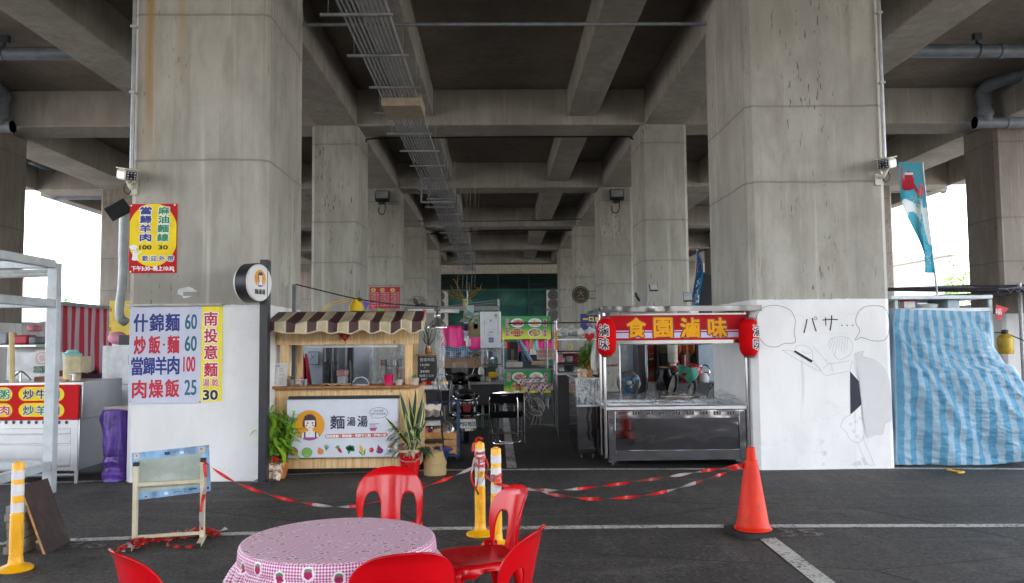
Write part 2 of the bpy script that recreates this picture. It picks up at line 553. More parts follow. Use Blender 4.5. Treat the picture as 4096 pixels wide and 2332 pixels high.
dv = (b - a).normalized()
road_line([tuple(a - dv * .12)[:2], tuple(b + dv * 3)[:2]], .14, z=.0042)
road_line([(-6, G('3', 1000, 955).y), (9, G('3', 1000, 955).y)], .12)
road_line([(-6, G('3', 1000, 1085).y), (9, G('3', 1000, 1085).y)], .05, LINE_FAINT)
def bay_number(s, c, p, h):
    mb = MB()
    o = G(c, *p)
    mb.text(s, o.x, o.y, 0, LINE_FAINT, h=h, w=h * 1.5, bold=.012)
    mb.v = [V3((v.x, v.z, .004 + abs(v.y) * .3)) for v in mb.v]
    tag(mb.build('bay_number'), kind='structure')
bay_number('35', 'N', (905, 792), .24)
bay_number('36', 'M', (600, 1188), .24)

# ------------------------------------------------------------------ viaduct
H0 = 6.47                                     # soffit of beams and girders
YB = [9.9, 17.8, 25.2, 33.8, 42.4, 49.6]      # piers along the road
ROWS = (-3.6, 3.8)
YD = -12.0                                      # near edge of the deck
vd = thing('viaduct_deck', 'grey concrete viaduct deck on beams covering the whole market', 'viaduct', (0, 0, H0), kind='thing')
MB().box(-16, 16, YD, 51.75, 7.30, 7.75, CONC_SLAB).build('slab', vd)
for y in [3.4] + YB:
    w = 1.0 if y < 45 else 1.3
    mb = MB()
    mb.box(-14.6, 14.6, y, y + w, H0, 7.302, CONC_DECK)
    mb.build('cross_beam', vd, bevel=.03)
def girder(x0, x1, zb):
    ends = [YD] + [y for y in [3.4] + YB]
    for i, y in enumerate([3.4] + YB[:-1]):
        y1 = ([3.4] + YB)[i + 1]
        mb = MB()
        mb.box(x0, x1, y + 1.0, y1, zb, 7.303, CONC_DECK)
        mb.build('girder', vd, bevel=.025)
for x in (-3.6, 3.8): girder(x - .46, x + .46, H0 + .003)
for x in (-6.9, 6.9): girder(x - .45, x + .45, H0 + .1)
girder(1.6, 2.27, H0 + .2); girder(-2.07, -1.42, H0 + .2)
for x in (-11.7, 11.9): girder(x - .6, x + .6, H0 + .003)
for x in (-14.7, 14.7): girder(x - .25, x + .25, H0 - .002)
for x in (-15.9, 15.9):
    MB().box(x - .12, x + .12, YD, 51.2, 7.0, 8.6, CONC_DECK).build('parapet', vd)

def column_thing(x0, x1, y0, y1, label, m, name='concrete_column', group='viaduct columns', zt=H0 + .0015, groove=True):
    t = thing(name, label, 'column', ((x0 + x1) / 2, (y0 + y1) / 2, 0), kind='thing', group=group)
    c = .07
    poly = [(x0 + c, y0), (x1 - c, y0), (x1, y0 + c), (x1, y1 - c), (x1 - c, y1), (x0 + c, y1), (x0, y1 - c), (x0, y0 + c)]
    mb = MB()
    n = len(poly)
    lo = [mb.vert((p[0], p[1], -.05)) for p in poly]; hi = [mb.vert((p[0], p[1], zt)) for p in poly]
    for i in range(n): mb.face((lo[i], lo[(i + 1) % n], hi[(i + 1) % n], hi[i]), m)
    mb.face(hi, m)
    mb.build('shaft', t, smooth=20)
    return t
p = PY('V', 318, 760, 9.5); q = PY('V', 665, 760, 9.5)
CL0, CL1 = p.x, q.x
PAINT_L = PY('V', 500, 762, 9.5).z
CLM = concrete('b0ada4', (PY('V', 500, 400, 9.5).z, PY('V', 500, 36, 9.5).z), paint=PAINT_L, rust=PY('S', 598, 300, 9.5).x, tint='ada08d')
col_l = column_thing(CL0, CL1, 9.5, 11.2, 'wide concrete column with white base carrying the yellow and white menu boards', CLM)
p = PY('V', 1876, 745, 9.85); q = PY('V', 2224, 745, 9.85)
CR0, CR1 = p.x, q.x
PAINT_R = PY('V', 2050, 747, 9.85).z
CRM = concrete('adaaa2', (PY('V', 2050, 454, 9.85).z, PY('V', 2050, 265, 9.85).z), paint=PAINT_R, tint='a89f92', streak=1.0)
col_r = column_thing(CR0, CR1, 9.85, 11.75, 'wide concrete column with a line drawing on its white base', CRM)
CONC_OUT = concrete('8f877f', (3.3, 4.3, 6.05), paint=2.12)
RL = ('second', 'third', 'fourth', 'fifth', 'last')
for k, y in enumerate(YB[1:]):
    for sx, x in (('left', -3.64), ('right', 3.78)):
        if k == 4: continue
        lab = f'square grey concrete column, {RL[k]} from the front in the {sx} middle row'
        column_thing(x - .52, x + .52, y + .02, y + 1.45, lab, CONC_FAR)
    for sx, x in (('left', -11.85), ('right', 12.0)):
        lab = f'grey concrete column, {RL[k]} from the front in the outer {sx} row'
        column_thing(x - .65, x + .65, y + .02, y + 1.3, lab, CONC_OUT)
for y in (-6.5, -14.5):                        # unseen rows added behind the viewer to calm reflections in polished steel
    for sx, x in (('outer left', -11.85), ('inner left', -3.64), ('inner right', 3.78), ('outer right', 12.0)):
        column_thing(x - .6, x + .6, y, y + 1.45, f'unseen grey concrete column added behind the viewer, {sx} row, ' + ('nearer' if y > -10 else 'farther'), CONC_FAR)

# ------------------------------------------------------------------ conduits under the deck
GALV = mat('9da0a4', .45, .5, wear=.2, scale=5)
PVC = mat('6f7780', .45, wear=.15, scale=3)
PVCD = mat('4b545c', .5, wear=.15, scale=3)
PIPEG = mat('84888c', .5, .3, wear=.15)
BLK = mat('151517', .5)
CONDUIT = mat('a9acb2', .6, wear=.1)
tray = thing('conduit_bank', 'long bank of grey electrical conduits hung on brackets under the deck', 'conduit', (-1.7, 10, 5.9))
for i in range(11):
    x = -2.0 + i * .060
    MB().tube([(x, 8.5, 5.9), (x, 48.6, 5.9 + U(-.01, .01))], .0185, CONDUIT, 8).build('conduit', tray)
yy = 10.2
while yy < 48:
    mb = MB()
    wob = U(-.1, .1)
    mb.box(-2.2 + wob, -1.3 + wob * .5, yy, yy + .04, 5.845, 5.878, GALV)
    mb.build('bracket', tray)
    for hx in (-2.1 + wob, -1.38 + wob * .5):
        MB().tube([(hx, yy + .02, 5.86), (hx, yy + .02, 7.3)], .006, GALV, 6).build('hanger_rod', tray)
    yy += 1.5
for yy in (22.5, 43.5):
    mb = MB()
    for x in (-2.15, -1.2): mb.bar((x, yy, 5.55), (x, yy, 6.7 if x > -2 else 6.0), .04, .04, GALV)
    mb.bar((-2.17, yy, 5.55), (-1.18, yy, 5.55), .04, .04, GALV)
    mb.build('support_frame', tray)
mb = MB().box(-2.02, -1.33, 13.85, 14.75, 5.74, 5.97, mat('b0a38c', .55)); mb.tube([(-1.36, 13.845, 5.8), (-1.36, 13.83, 5.8)], .012, BLK)
mb.build('pull_box', tray, bevel=.01)
pz = PY('S', 2000, 97, 11.6).z
mb = MB().tube([(CL1 - .2, 11.6, pz), (CR0 + .1, 11.6, pz)], .028, PIPEG, 8)
one(mb, 'crossing_pipe', 'thin dark pipe crossing under the deck between the two front columns', 'pipe', (0, 11.6, pz))
def hose(pts, r, m, n=8): 
    mb = MB().tube(spline(pts, 8), r, m, n); return mb
mb = hose([(-3.1, 18.82, 6.35), (-2.9, 18.84, 6.44), (-1, 18.84, 6.455), (2.8, 18.84, 6.46), (3.2, 18.83, 6.42), (3.3, 18.82, 6.33)], .018, BLK)
one(mb, 'black_cable', 'black cable clipped along the lower edge of the second cross beam', 'cable', (0, 18.84, 6.4))
mb = hose([(-3.1, 34.85, 6.30), (-1.4, 34.85, 6.4), (1, 34.85, 6.455), (3.3, 34.85, 6.44)], .028, BLK)
one(mb, 'black_cable', 'thick black cable sagging across the middle bay far under the deck', 'cable', (0, 34.85, 6.4))
mb = hose([(-3.1, 31, 6.3), (0, 31, 6.28), (3.3, 31, 6.33)], .015, BLK)
one(mb, 'black_cable', 'taut black cable strung across the middle bay before the fourth columns', 'cable', (0, 31, 6.3))

# drain pipes left and right
def pipe_thing(name, label, pts, r, m, collars=(), hang=()):
    o = sum((V3(p) for p in pts), V3()) / len(pts)
    mb = MB()
    t = thing(name, label, 'pipe', o)
    mb.tube(pts, r, m, 14)
    mb.build('pipe_run', t)
    for p, d in collars:
        mb = MB(); d = V3(d).normalized()
        mb.tube([V3(p) - d * .05, V3(p) + d * .05], r * 1.14, m, 14); mb.build('collar', t)
    for p in hang:
        mb = MB().box(p[0] - .02, p[0] + .02, p[1] - .02, p[1] + .02, p[2], 7.31, PVCD); mb.box(p[0] - .07, p[0] + .07, p[1] - .05, p[1] + .05, 7.18, 7.306, PVCD)
        mb.tube([(p[0], p[1] + (r + .01) * cos(a * PI / 6), p[2] + (r + .01) * sin(a * PI / 6)) for a in range(12)], .012, PVCD, 6, closed=True)
        mb.build('hanger', t)
    return t
for s, sx in ((-1, 'left'), (1, 'right')):
    y = 14.6
    z = PY('K', 100, 258, y).z
    pipe_thing('drain_pipe', f'thick grey drain pipe hung from the slab, beyond the front column on the {sx}', [(s * 6.4, y, z), (s * 15.5, y, z - .03)], .125, PVC,
               [((s * 9.5, y, z - .01), (1, 0, 0)), ((s * 11.2, y, z - .015), (1, 0, 0))], [(s * 9.05, y, z), (s * 10.5, y, z)])
    yq = 17.45
    a = PY('U', 1500, 440, yq); zz = a.z; xx = a.x if s > 0 else PY('K', 10, 480, yq).x
    zb = PY('U', 1500, 595, yq).z
    pts = spline([(s * 13.6, 15.2, zz + .55), (xx + s * .25, 16.9, zz + .12), (xx, yq, zz), (xx, yq, zz - .2), (xx, yq, zb)], 6)
    pipe_thing('drain_elbow', f'grey drain pipe with an elbow dropping at the outer {sx} column', pts, .15, PVC, [((xx, yq, zz - .28), (0, 0, 1)), ((xx, yq, zb + .2), (0, 0, 1))])
    pts = [(xx - s * .25, yq, zb), (xx + s * 3.5, yq, zb)]
    pipe_thing('collector_pipe', f'horizontal grey drain pipe crossing the top of the outer {sx} column', pts, .13, PVC, [((xx - s * .2, yq, zb), (1, 0, 0)), ((xx + s * .5, yq, zb), (1, 0, 0))])
    yq = 26.5
    a = [PY('G', 910, 0, 23.5), PY('G', 700, 85, 25), PY('G', 520, 165, yq), PY('G', 485, 200, yq), PY('G', 480, 290, yq)] if s > 0 else \
        [PY('K', 135, 770, 23.5), PY('K', 240, 815, 25), PY('K', 305, 850, yq), PY('K', 320, 875, yq), PY('K', 320, 930, yq)]
    pipe_thing('drain_elbow', f'grey drain pipe stepping down under the deck behind the outer {sx} column', spline(a, 5), .13, PVC, [(a[2], (1, 0, 0)), (a[4], (0, 0, 1))])
    a = [PY('G', 90, 325, yq), PY('G', 570, 325, yq)] if s > 0 else [PY('K', 268, 950, yq), PY('K', 612, 950, yq)]
    pipe_thing('collector_pipe', f'long horizontal grey pipe near the bright opening on the {sx}', [tuple(a[0]), (a[1].x, yq, a[0].z)], .13, PVC, [(a[1] if s > 0 else a[0], (1, 0, 0))])

# ------------------------------------------------------------------ far building closing the market
TEAL = mat('2f5f5c', .4, wear=.2)
TEALD = mat('173634', .5, wear=.2)
def teal_glass():
    t = NT('tinted glass')
    p = t.pos()
    n = t.noise(t.mapv(p, (.35, 1, .8)), 1.4, 4, .6)
    t.set(col=t.mix(t.ramp(n, .35, .7), [.03, .10, .09], [.09, .21, .175]), rough=.45, spec=.12)
    return t.m
TG = teal_glass()
YF = 52.0
fb = thing('office_building', 'beige and teal glass building closing off the far end of the market', 'building', (0, YF, 0))
mb = MB()
mb.box(-14.5, 14.5, YF, YF + .4, 6.0, 9.5, mat('b5afa2', .8)); mb.build('wall', fb)
MB().box(-14.5, 14.5, YF + .25, YF + .4, -.05, 6.0, TG).build('window', fb)
for k in range(-7, 8):
    MB().box(k * 2.02 - .05, k * 2.02 + .05, YF + .12, YF + .25, 0, 6.0, TEAL).build('mullion', fb)
mb = MB()
for z in (.9, 2.9, 3.9, 4.95): mb.box(-14.5, 14.5, YF + .16, YF + .25, z - .035, z + .035, TEAL)
mb.build('transom', fb)
lv = MB()
for k in range(9): lv.cbox((0, YF + .12, 5.12 + k * .105), (29, .1, .02), TEALD, Rot(R(35), 3, 'X'))
lv.box(-14.5, 14.5, YF + .2, YF + .24, 5.02, 6.0, mat('0c1c1c', .6))
lv.build('louver', fb)
mb = MB()
for k in range(-10, 11): mb.box(k * 1.45 - .008, k * 1.45 + .008, YF - .004, YF, 6.02, 9.4, mat('5b564d', .8))
mb.build('joint', fb)
ACW = mat('c9c8c0', .5, wear=.1)
def ac_unit(x, z, label, h=1.0, w=.98, fan=(.5,), first=[None]):
    t = thing('air_conditioner', label, 'air conditioner', (x, YF - .2, z), group='air conditioners on the far building')
    MB().box(x - w / 2, x + w / 2, YF - .42, YF - .02, z, z + h, ACW).build('casing', t, bevel=.02)
    mb = MB()
    for f in fan:
        cz = z + h * f
        mb.flat(ell(x - w * .06, cz, w * .36, w * .36), YF - .4225, mat('4b4b4a', .6))
        for r in (.12, .2, .28, .345): mb.line(ell(x - w * .06, cz, w * r, w * r, 20), .02, YF - .426, mat('77766f', .6), True)
    mb.build('fan_grille', t)
    MB().box(x - w * .55, x + w * .55, YF - .45, YF, z - .1, z - .04, mat('77766f', .6)).build('shelf_bracket', t)
for sx, side in ((PY('D', 1560, 260, YF).x, 'right'), (PY('D', 190, 300, YF).x, 'left'), (PY('2', 505, 300, YF).x, 'outer')):
    for k, (z, nm) in enumerate(((1.55, 'lowest'), (2.72, 'middle'), (4.0, 'topmost'))):
        where = {'right': 'right of the teal glass', 'left': 'at the left edge of the teal glass', 'outer': 'in the gap beside the wide left column'}[side]
        ac_unit(sx, z - .35, f'twin fan air conditioner {where}, {nm} of its stack', 1.22, .98, (.26, .74))
# ------------------------------------------------------------------ common coloured surfaces
WHITE = mat('d6d6d4', .45, wear=.05)
CREAMW = mat('d9d0b4', .45, wear=.06)
REDS = mat('bd0c18', .5, spec=.2, wear=.06)
YELS = mat('f0d21c', .5, spec=.2, wear=.06)
INKB = mat('20307f', .5, wear=.02); INKR = mat('c21838', .5, wear=.02); INKT = mat('12647c', .5, wear=.02); INKG = mat('1d8457', .5, wear=.02); INKK = mat('16161a', .5, wear=.02)
INKW = mat('ececec', .5, wear=.02)
def steel(name='brushed steel', rough=.28, wob=.25, col=(.55, .56, .58)):
    t = NT(name)
    p = t.pos('object')
    n = t.noise(t.mapv(p, (1, 1, 9)), 4, 2)
    t.set(col=t.mix(t.ramp(t.noise(p, 4, 4), .3, .7), [c * .92 for c in col], col), metal=.95, rough=t.ramp(n, .3, .7, rough * .93, rough * 1.08))
    t.bump(t.noise(p, 2.2, 2), wob, .05)
    return t.m
STEEL = steel(rough=.34, wob=0, col=(.6, .61, .63))
STEELM = steel('mirror steel', .09, .5, (.34, .34, .36))
CHROME = steel('chrome tube', .12, 0.0, (.55, .55, .57))
STEELD = steel('dull steel', .4, .1, (.2, .2, .21))

# ------------------------------------------------------------------ signs on the wide left column
def banner(P, box, name, label, cat='sign', depth=.012, m=WHITE, side=None, **kw):
    x0, x1, z0, z1 = P.r(*box)
    mb = MB()
    mb.box(x0, x1, P.Y, P.Y + depth, z0, z1, side or m)
    if side: mb.rect(x0, x1, z0, z1, P.Y - .001, m)
    return mb, (x0, x1, z0, z1)
def px(P, x, y, d=40): 
    a = PY(P.c, x, y, P.Y); b = PY(P.c, x + d, y, P.Y)
    return (b.x - a.x) / d                      # metres per crop pixel
P = Pl('H', 9.487)
k = px(P, 200, 300)
mb, (x0, x1, z0, z1) = banner(P, (64, 60, 383, 528), '', '', m=REDS)
Y = P.Y
cx, cz = P(222, 270)
pts = [(max(x0 + .002, min(x1 - .002, a)), max(z0 + .002, min(z1 - .002, b))) for a, b in ell(cx, cz, 172 * k, 218 * k, 60)]
mb.flat(pts, Y - .0015, YELS)
for ch, (u, v) in zip('麻油麵線', ((299, 106), (297, 166), (294, 227), (292, 288))): mb.text(ch, *P(u, v), Y - .004, INKG, h=50 * k, w=74 * k, bold=.006, halo=INKW, hw=.009)
for ch, (u, v) in zip('當歸羊肉', ((177, 106), (175, 166), (173, 227), (174, 288))): mb.text(ch, *P(u, v), Y - .004, INKB, h=50 * k, w=74 * k, bold=.006, halo=INKW, hw=.009)
mb.text('100', *P(173, 355), Y - .004, INKK, h=27 * k, w=80 * k, bold=.004)
mb.text('30', *P(293, 355), Y - .004, INKK, h=27 * k, w=62 * k, bold=.004)
for ch, u in zip('歡迎外帶', (172, 229, 286, 343)): mb.text(ch, *P(u, 430), Y - .004, INKB, h=36 * k, w=40 * k, bold=.002, halo=INKW, hw=.008)
mb.text('下午3:30~晚上10:30', *P(222, 497), Y - .004, INKW, h=33 * k, w=285 * k, bold=.003)
mb.flat(ell(*P(103, 385), 17 * k, 17 * k), Y - .004, INKW); mb.flat(ell(*P(92, 352), 28 * k, 14 * k), Y - .0045, INKW); mb.flat([P(78, 352), P(72, 372), P(112, 372), P(112, 352)], Y - .005, INKW)
mb.flat([P(88, 400), P(80, 440), P(100, 445), P(128, 440), P(118, 400)], Y - .004, INKW); mb.line([P(118, 405), P(138, 385), P(146, 380)], 8 * k, Y - .0045, INKW)
mb.line([P(84, 374), P(118, 374)], 2 * k, Y - .006, INKK); mb.line([P(96, 386), P(104, 391), P(114, 386)], 2 * k, Y - .006, INKK)
for u, v in ((78, 72), (372, 68), (72, 520), (365, 514)): mb.flat(ell(*P(u, v), 6 * k, 6 * k), Y - .006, INKW)
one(mb, 'menu_banner', 'yellow and red vinyl banner high on the left column, ending in 10:30', 'banner', (cx, Y, cz))

mb, b = banner(P, (62, 758, 549, 1412), '', '', m=mat('c9cde0', .35, wear=.04), side=mat('8f8f95', .4))
rows = [('什錦麵', INKB, ((141, 866), (249, 864), (357, 862)), '60', INKT, (482, 858), 78), ('炒飯·麵', INKR, ((135, 1018), (234, 1014), (298, 1014), (362, 1012)), '60', INKT, (480, 1006), 78),
        ('當歸羊肉', INKB, ((117, 1160), (198, 1158), (279, 1156), (363, 1153)), '100', INKR, (470, 1145), 78), ('肉燥飯', INKR, ((131, 1315), (245, 1312), (354, 1308)), '25', INKT, (478, 1303), 78)]
for s, m, pos, n, nm, npos, w in rows:
    cw = 92 if len(s) < 4 else 76
    for ch, (u, v) in zip(s, pos):
        if ch == '·': mb.flat(ell(*P(u, v), 8 * k, 8 * k), Y - .003, m)
        else: mb.text(ch, *P(u, v), Y - .003, m, h=118 * k, w=cw * k, bold=.007)
    mb.text(n, *P(*npos), Y - .003, nm, h=100 * k, w=w * k, bold=.0045)
for u, v in ((70, 768), (540, 768), (70, 1400), (540, 1400)): mb.flat(ell(*P(u, v), 4 * k, 4 * k), Y - .003, mat('77777c', .4))
one(mb, 'menu_board', 'large white menu board on the left column listing four dishes with prices', 'sign', (*P(300, 1100)[:1], Y, P(300, 1100)[1]))
mb, b = banner(P, (549.5, 754, 690, 1398), '', '', m=mat('f5e21f', .35, wear=.05))
for ch, v in zip('南投意麵', (838, 952, 1064, 1182)): mb.text(ch, *P(616, v), Y - .004, INKR, h=92 * k, w=88 * k, bold=.005, halo=INKW, hw=.012)
mb.text('湯', *P(584, 1272), Y - .003, INKR, h=50 * k, w=46 * k, bold=.001, halo=INKW, hw=.006); mb.text('乾', *P(647, 1270), Y - .003, INKR, h=50 * k, w=46 * k, bold=.001, halo=INKW, hw=.006)
mb.text('30', *P(613, 1354), Y - .004, INKK, h=62 * k, w=96 * k, bold=.007, halo=INKW, hw=.006)
one(mb, 'menu_board', 'narrow yellow vertical menu board beside the large white one, price 30', 'sign', (P(616, 1080)[0], Y, P(616, 1080)[1]))
mb = MB(); a, b_ = P(55, 748), P(700, 742)
mb.box(a[0], b_[0], Y - .05, Y + .012, a[1] - .012, a[1] + .012, mat('b9b6ae', .5)); one(mb, 'ledge_strip', 'thin pale ledge strip above the menu boards on the left column', 'ledge', (a[0], Y, a[1]), bevel=.003)
mb = MB()
mb.flat([P(393 + 70 * cos(R(a)) * U(.6, 1.2) + 60, 660 + 36 * sin(R(a)) * U(.6, 1.2)) for a in range(0, 360, 20)], Y + .010, mat('d9dadb', .7))
mb.box(P(438, 0)[0], P(540, 0)[0], Y, Y + .014, P(0, 688)[1], P(0, 660)[1], mat('9a9890', .5))
one(mb, 'patch_plate', 'small metal plate set in a white plaster patch above the menu boards', 'plate', (P(480, 670)[0], Y, P(480, 670)[1]))

# conduit and security cameras on the wide columns
CAMW = mat('c9c6b8', .4, wear=.06)
def cctv(P_, cx, cy, sgn, label, base):
    o = PY(P_, cx, cy, base.y - .18)
    t = thing('security_camera', label, 'camera', base)
    d = V3((sgn * .62, -.75, -.22)).normalized()
    M = d.to_track_quat('Y', 'Z').to_matrix()
    MB().cbox(o, (.15, .36, .125), CAMW, M).build('housing', t, bevel=.03, bseg=3)
    MB().cbox(o + M @ V3((0, .03, .072)), (.17, .42, .012), CAMW, M).build('sun_shield', t, bevel=.005)
    mb = MB().cbox(o + M @ V3((0, .182, 0)), (.115, .006, .095), mat('17131c', .2), M)
    for i in range(3):
        for j in range(3):
            if (i, j) != (1, 1): mb.ball(o + M @ V3(((i - 1) * .036, .186, (j - 1) * .03)), .009, mat('b9b4c8', .2), 8, 5)
    mb.ball(o + M @ V3((0, .185, 0)), .024, mat('0a0a12', .05), 12, 6)
    mb.build('lens_face', t)
    mb = MB().tube(spline([o + V3((0, 0, -.05)), o + V3((sgn * .03, .04, -.15)), base + V3((0, -.06, .01)), base + V3((0, 0, 0))], 6), .022, CAMW, 10)
    mb.build('arm', t)
    MB().box(base.x - .045, base.x + .045, base.y - .03, base.y - .002, base.z - .09, base.z + .05, CAMW).build('mounting_plate', t, bevel=.006)
    MB().tube(spline([o + V3((-sgn * .05, .1, -.06)), o + V3((-sgn * .09, .12, -.15)), o + V3((-sgn * .03, .13, -.2)), base + V3((-sgn * .02, -.02, .06))], 6), .006, BLK, 6).build('cord', t)
cctv('2', 0, 0, 1, 'white box security camera on the left column, turned inwards', V3((0, 0, 0))) if False else None
b0 = PY('S', 537, 752, 9.5)
cctv('S', 508, 700, 1, 'white box security camera bracketed to the left column under the steel conduit', b0)
b1 = PY('S', 3512, 714, 9.85)
cctv('S', 3548, 655, -1, 'white box security camera bracketed to the right edge of the right column', b1)
mb = MB()
x = CL0 + .035
mb.tube([(x, 9.46, PY('S', 520, 680, 9.5).z), (x, 9.46, H0)], .024, mat('9b9fa3', .4, .5), 10)
for z in (3.5, 4.6, 5.4, 6.1): mb.cbox((x, 9.455, z), (.07, .06, .03), mat('a8a69c', .5))
one(mb, 'steel_conduit', 'steel conduit running up the left edge of the left column', 'conduit', (x, 9.46, 4))
x = CR1 - .03
mb = MB().tube([(x, 9.81, PY('S', 3512, 640, 9.85).z), (x, 9.81, H0)], .024, mat('aeb1b4', .4, .5), 10)
for z in (3.7, 4.8, 5.7): mb.cbox((x, 9.805, z), (.07, .06, .03), mat('a8a69c', .5))
one(mb, 'steel_conduit', 'steel conduit running up the right edge of the right column', 'conduit', (x, 9.81, 4))

# ------------------------------------------------------------------ girl logo used on the round sign and the counter sign
ORG = mat('e29a10', .45, wear=.02); HAIR = mat('3b2b35', .5, wear=.02); SKIN = mat('f1e6e0', .5, wear=.01); PINK = mat('d9708f', .5, wear=.01); PLUM = mat('a8479a', .5, wear=.02); NAVY = mat('33334f', .5, wear=.02); CLOTHW = mat('e9ecef', .5, wear=.01)
def girl(mb, cx, cz, r, y, sx=1.0):
    q = lambda u, v: (cx + u * r * sx, cz + v * r)
    E = lambda u, v, a, b, n=24: [(cx + (x) * sx * r, cz + z * r) for x, z in ell(u, v, a, b, n)]
    mb.flat(E(0, 0, 1, 1, 48), y, ORG)
    clip = lambda pts: [(p if math.hypot((p[0] - cx) / sx, p[1] - cz) <= r * .99 else (cx + (p[0] - cx) * r * .99 / math.hypot((p[0] - cx) / sx, p[1] - cz), cz + (p[1] - cz) * r * .99 / math.hypot((p[0] - cx) / sx, p[1] - cz))) for p in pts]
    mb.flat(clip([q(-.55, -.9), q(-.50, -.5), q(-.3, -.4), q(.35, -.4), q(.55, -.5), q(.66, -.8), q(.3, -.96), q(-.1, -1), q(-.4, -.92)]), y - .001, CLOTHW)
    mb.flat(clip([q(-.43, -.93), q(-.40, -.78), q(.55, -.78), q(.6, -.86), q(.3, -.97), q(0, -1.0), q(-.25, -.97)]), y - .002, PLUM)
    for u in (-.30, .42): mb.flat([q(u - .05, -.80), q(u - .05, -.42), q(u + .05, -.42), q(u + .05, -.80)], y - .003, NAVY)
    mb.flat([q(-.10, -.5), q(-.06, -.2), q(.2, -.2), q(.24, -.5), q(.07, -.58)], y - .003, SKIN)
    mb.flat([q(-.44, -.05), q(-.42, .3), q(-.3, .62), q(-.05, .74), q(.2, .72), q(.42, .5), q(.48, .1), q(.46, -.1), q(.28, -.12), q(.26, .3), q(-.26, .3), q(-.24, -.14), q(-.38, -.12)], y - .004, HAIR)
    mb.flat([q(-.30, .32), q(-.30, -.02), q(-.2, -.16), q(.05, -.26), q(.3, -.14), q(.36, .02), q(.36, .34)], y - .005, SKIN)
    mb.flat([q(-.32, .62), q(-.34, .34), q(0, .38), q(.38, .34), q(.36, .6), q(.1, .72)], y - .006, HAIR)
    for u in (-.11, .21): mb.flat(E(u, .16, .055, .055, 14), y - .006, HAIR)
    for u in (-.19, .24): mb.flat(E(u, .0, .07, .06, 14), y - .006, PINK)
    mb.line([q(-.03, -.1), q(.04, -.15), q(.12, -.1)], .02 * r, y - .006, HAIR)
    mb.line([q(-.42, -.42), q(-.52, -.55), q(-.56, -.85)], .022 * r, y - .004, HAIR); mb.line([q(.52, -.42), q(.62, -.55), q(.68, -.75)], .022 * r, y - .004, HAIR)

# round light-box sign on its black post
P = Pl('2', 9.32)
post_a, post_b = P(222, 60), P(200, 1392)
pbx = PY('2', 218, 1395, 9.3)
sp = thing('sign_post', 'black square post in front of the left column, holding the round sign', 'post', (pbx.x, 9.3, 0))
mb = MB(); xw = P(238, 700)[0]
mb.box(xw - .045, xw + .045, 9.28, 9.42, 0.0, P(0, 62)[1], mat('26272d', .4, wear=.15)); mb.build('shaft', sp, bevel=.006)
MB().box(xw - .11, xw + .11, 9.24, 9.46, 0.001, .03, mat('26272d', .4)).build('base_plate', sp, bevel=.004)
rs = thing('round_sign', 'round white light-box sign with a black rim showing a girl in an apron', 'sign', (xw - .12, 9.2, 3.0))
c = P(190, 207); R0 = (P(0, 95)[1] - P(0, 325)[1]) / 2 * 1.03
# disc turned to the right so that we see its black rim on the left
ang = R(68)
M = Tra((c[0], 9.2, c[1])) @ Rot(ang, 4, 'Z')
mb = MB(); mb.T = M @ Rot(R(90), 4, 'X')
mb.lathe([(0, -.10), (R0 * .93, -.10), (R0 * .95, -.09), (R0 * .95, -.07)], WHITE, 48)
mb.lathe([(R0 * .95, .07), (R0 * .95, .09), (R0 * .93, .10), (0, .10)], WHITE, 48)
mb.build('face', rs)
mb = MB(); mb.T = M @ Rot(R(90), 4, 'X')
mb.lathe([(R0 * .94, -.075), (R0, -.07), (R0, .07), (R0 * .94, .075)], mat('1c1c1f', .45), 48); mb.build('rim', rs)
mb = MB(); mb.T = M
girl(mb, 0, R0 * .22, R0 * .44, -.103)
mb.text('麵湯湯', 0, -R0 * .46, -.103, INKK, h=R0 * .26, w=R0 * .8, bold=.002)
mb.build('logo', rs)
MB().tube([(c[0], 9.25, c[1]), (xw, 9.35, c[1])], .03, BLK, 10).build('arm', rs)

# ------------------------------------------------------------------ timber noodle stall
def pine():
    t = NT('pine planks')
    p = t.pos()
    x, y, z = t.xyz(p)
    pl = t.math('FLOOR', t.math('DIVIDE', x, .094))
    w = t.new('TexWhiteNoise', noise_dimensions='1D'); t.l.new(pl, w.inputs['W'])
    off = t.new('CombineXYZ'); t.l.new(t.math('MULTIPLY', w.outputs['Value'], 9), off.inputs[2])
    q = t.new('VectorMath', operation='ADD'); t.l.new(p, q.inputs[0]); t.l.new(off.outputs[0], q.inputs[1])
    g_ = t.noise(t.mapv(q.outputs[0], (14, 14, 1.1)), 2.2, 5, .6, 1.2)
    c = t.mix(t.ramp(g_, .3, .7), 'd6a86a', 'edd2a4')
    c = t.mix(t.math('MULTIPLY', w.outputs['Value'], .35), c, 'd2a368')
    kn = t.voro(t.mapv(q.outputs[0], (4.5, 4.5, 3)), 1.0)
    c = t.mix(t.math('MULTIPLY', t.ramp(kn.outputs['Distance'], .12, .03), .75), c, '7d5128')
    t.set(col=c, rough=.5, coat=.12)
    t.bump(g_, .15, .004)
    return t.m
PINE = pine()
PINED = mat('9c6636', .5, wear=.2, scale=14)
SY = 9.92
P = Pl('2', SY)
xs0, zz = P(243, 840); xs1, _ = P(1186, 840)
zc, zb = P(700, 845)[1], P(700, 1338)[1]
zf0, zf1 = P(700, 580)[1], P(700, 512)[1]
ns = thing('noodle_stall', 'pine plank noodle stall with a striped awning over its serving window', 'stall', ((xs0 + xs1) / 2, SY + .6, 0))
pw = .094
